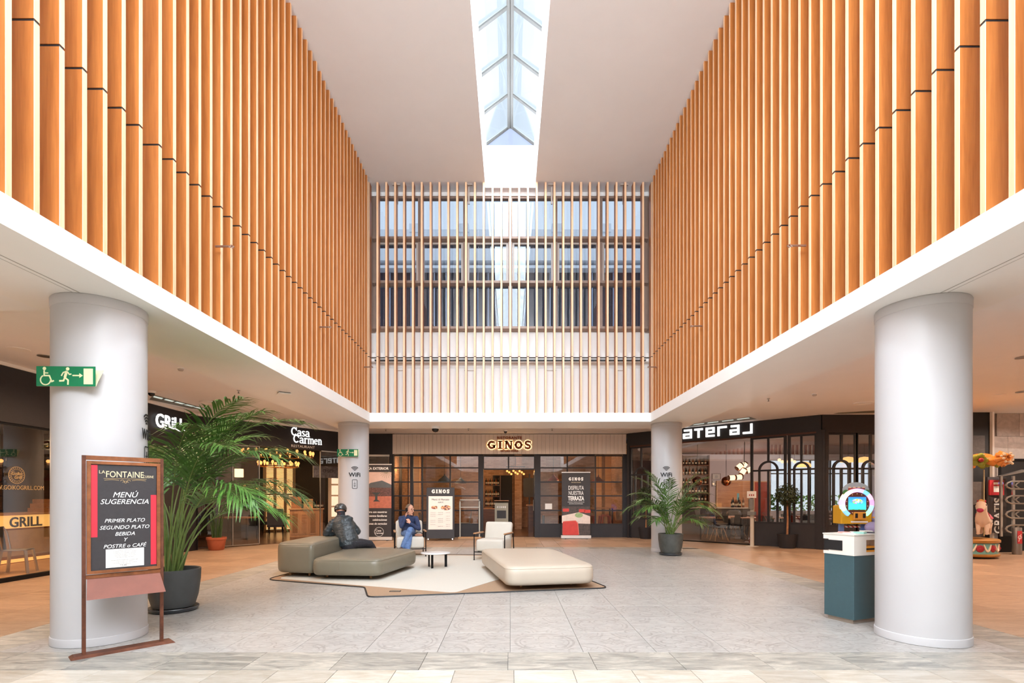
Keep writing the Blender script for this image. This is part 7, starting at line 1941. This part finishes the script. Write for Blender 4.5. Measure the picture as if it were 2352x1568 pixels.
# ------------------------------------------------------------------ small fittings on the ceilings
LAMPM = emis('downlight_glow', (1., .80, .55), 3.)
def ceil_z(y, x): return SOF if (abs(x) < 4.93 or y < 5.4) else CORR
def at_ceiling(px, py, z):
    d = (z - CAMZ) * FPX / (1141 - py); return ((px - 1172) / FPX * d, d, z)
def fitting(kind, px, py, z, label, **kw):
    p = at_ceiling(px, py, z)
    if kind == 'downlight':
        t = thing('downlight', label, 'downlight', p); m = MB(); m.lathe([(.065, 0), (.095, 0), (.098, -.012), (.065, -.006)], 24); m.build('trim_ring', WHITE if kw.get('lit') else CHROME, t, True)
        m = MB(); m.lathe([(0, -.002), (.066, -.003)], 20); m.build('lens', LAMPM if kw.get('lit') else mk('lens_off', lin(190, 180, 170), .2), t)
    elif kind == 'smoke':
        t = thing('smoke_detector', label, 'smoke detector', p); m = MB(); m.lathe([(.055, 0), (.055, -.012), (.045, -.016)], 20); m.build('base', WHITE, t); m = MB(); m.lathe([(.045, -.016), (.048, -.03), (.035, -.05), (0, -.052)], 20); m.build('sensor_cap', mk('sensor_grey', lin(188, 178, 170), .5), t, True)
    elif kind == 'sprinkler':
        t = thing('sprinkler', label, 'sprinkler', p); m = MB(); m.lathe([(.035, 0), (.03, -.012), (.012, -.02), (.012, -.05)], 14); m.build('collar', CHROME, t, True); m = MB(); m.lathe([(.022, -.062), (.022, -.058), (0, -.05)], 12); m.lathe([(.006, -.062), (.006, -.05)], 8); m.build('deflector', BLACKM, t)
    elif kind == 'vent':
        r = kw.get('r', .2); t = thing('ceiling_vent', label, 'vent', p); m = MB(); m.lathe([(r * .84, 0), (r, 0), (r, -.018), (r * .90, -.022), (r * .84, -.012)], 36); m.build('outer_ring', WHITE, t, 50)
        for k in range(3): q = r * (.70 - .2 * k); m = MB(); m.lathe([(q, -.006), (q + r * .05, -.016), (q + r * .05, -.012), (q, -.002)], 32); m.build('louvre_ring', WHITE, t, 50)
        m = MB(); m.lathe([(0, -.0015), (r * .84, -.001)], 28); m.build('throat', mk('vent_dark', lin(70, 66, 60), .8), t)
    elif kind == 'camera':
        s = kw.get('s', 1.); t = thing('security_camera', label, 'camera', p); m = MB(); m.lathe([(.085 * s, 0), (.085 * s, -.02 * s), (.07 * s, -.045 * s)], 24); m.build('housing', WHITE, t, 50); m = MB(); m.lathe([(.066 * s, -.04 * s), (.06 * s, -.075 * s), (.04 * s, -.1 * s), (.0, -.11 * s)], 20); m.build('dome', mk('smoked_dome', lin(16, 16, 18), .12), t, True)
    elif kind == 'speaker':
        t = thing('ceiling_speaker', label, 'speaker', p); m = MB(); m.lathe([(0, -.006), (.12, -.005), (.135, -.001)], 30); m.build('grille', mk('grille_grey', lin(kw.get('g', 170), kw.get('g', 170) - 6, kw.get('g', 170) - 14), .7), t)
        m = MB(); m.lathe([(.135, 0), (.145, 0), (.142, -.006), (.133, -.006)], 30); m.build('rim', WHITE, t, 50)
    elif kind == 'box':
        t = thing('wifi_router', label, 'router', p, R(35)); m = MB(); m.bbox(-.11, .11, -.11, .11, -.035, -.010, .008); m.build('cover', WHITE, t); m = MB(); m.box(-.10, .10, -.10, .10, -.010, 0); m.build('base', BLACK, t)
    return t
fitting('speaker', 42, 802, CORR, 'grey round ceiling speaker at the left picture edge', g=150)
fitting('downlight', 103, 817, CORR, 'round downlight beside the near left column')
fitting('smoke', 415, 845, CORR, 'smoke detector on the left corridor ceiling'); fitting('sprinkler', 548, 896, CORR, 'sprinkler head on the left corridor ceiling')
fitting('vent', 481, 924, CORR, 'round louvred air vent on the left corridor ceiling', r=.22); fitting('speaker', 378, 901, CORR, 'pale round speaker on the left corridor ceiling', g=214)
fitting('camera', 348, 898, CORR, 'dark dome security camera next to the near left column'); fitting('box', 652, 902, SOF, 'square white router under the left soffit')
fitting('camera', 694, 963, CORR, 'dome security camera above the white serif sign')
fitting('camera', 1000, 979, SOF, 'large black dome camera under the far soffit', s=1.5); fitting('camera', 1161, 988, CORR, 'small dark camera above the middle restaurant sign', s=.9)
fitting('sprinkler', 1076, 984, CORR, 'sprinkler head left above the middle restaurant') ; fitting('sprinkler', 1268, 984.5, CORR, 'sprinkler head right above the middle restaurant'); fitting('sprinkler', 886, 985, CORR, 'sprinkler head above the upright terrace banner')
fitting('sprinkler', 1765, 915, CORR, 'sprinkler head on the right corridor ceiling'); fitting('smoke', 1871, 904, CORR, 'smoke detector on the right corridor ceiling'); fitting('vent', 1984, 925, CORR, 'round louvred air vent beside the near right column', r=.22)
fitting('downlight', 2298, 906, CORR, 'lit warm downlight at the right above the carousel', lit=True); fitting('downlight', 2349, 820, CORR, 'round downlight at the right picture edge'); fitting('downlight', 2346, 899, CORR, 'unlit downlight right of the lit one')
# recessed light troughs in the corridor ceilings, framed strips that hang a little below
TROUGH = mk('trough_grey', lin(120, 122, 112), .7, var=.05)
def trough(pts_px, z, label, n_l):
    a, b, c, d = [Vector(at_ceiling(x, y, z)) for x, y in pts_px]
    t = thing('light_trough', label, 'light trough', tuple(a)); o = Vector(a)
    m = MB(); q = [v - o for v in (a, b, c, d)]
    m.add([(v.x, v.y, -.004) for v in q] + [(v.x, v.y, -.0005) for v in q], [(0, 1, 2, 3), (7, 6, 5, 4), (0, 4, 5, 1), (1, 5, 6, 2), (2, 6, 7, 3), (3, 7, 4, 0)]); m.build('recess', TROUGH, t)
    for i in range(n_l):
        f0, f1 = (i + .1) / n_l, (i + .85) / n_l
        p0, p1 = q[0].lerp(q[1], f0), q[0].lerp(q[1], f1); p2, p3 = q[3].lerp(q[2], f1), q[3].lerp(q[2], f0)
        p0, p1, p2, p3 = p0.lerp(p3, .15), p1.lerp(p2, .15), p2.lerp(p1, .62), p3.lerp(p0, .62)
        m = MB(); m.add([(v.x, v.y, -.009) for v in (p0, p1, p2, p3)] + [(v.x, v.y, -.004) for v in (p0, p1, p2, p3)], [(0, 1, 2, 3), (7, 6, 5, 4), (0, 4, 5, 1), (1, 5, 6, 2), (2, 6, 7, 3), (3, 7, 4, 0)]); m.build('tube_light', emis('cool_tube', (.80, 1., .93), .42), t)
trough([(353, 906), (478, 939), (440, 938), (343, 917)], CORR, 'grey light trough above the glowing grill letters', 5)
trough([(532, 951), (700, 972), (690, 977), (560, 957)], CORR, 'dark recessed strip left of the white serif sign', 0)
trough([(1594, 973), (1722, 957), (1738, 962), (1580, 980)], CORR, 'grey light trough above the square glowing letters', 4)
trough([(1925, 947.5), (2050, 940), (2050, 947), (1915, 949.8)], CORR, 'grey recessed strip beside the near right column', 0)
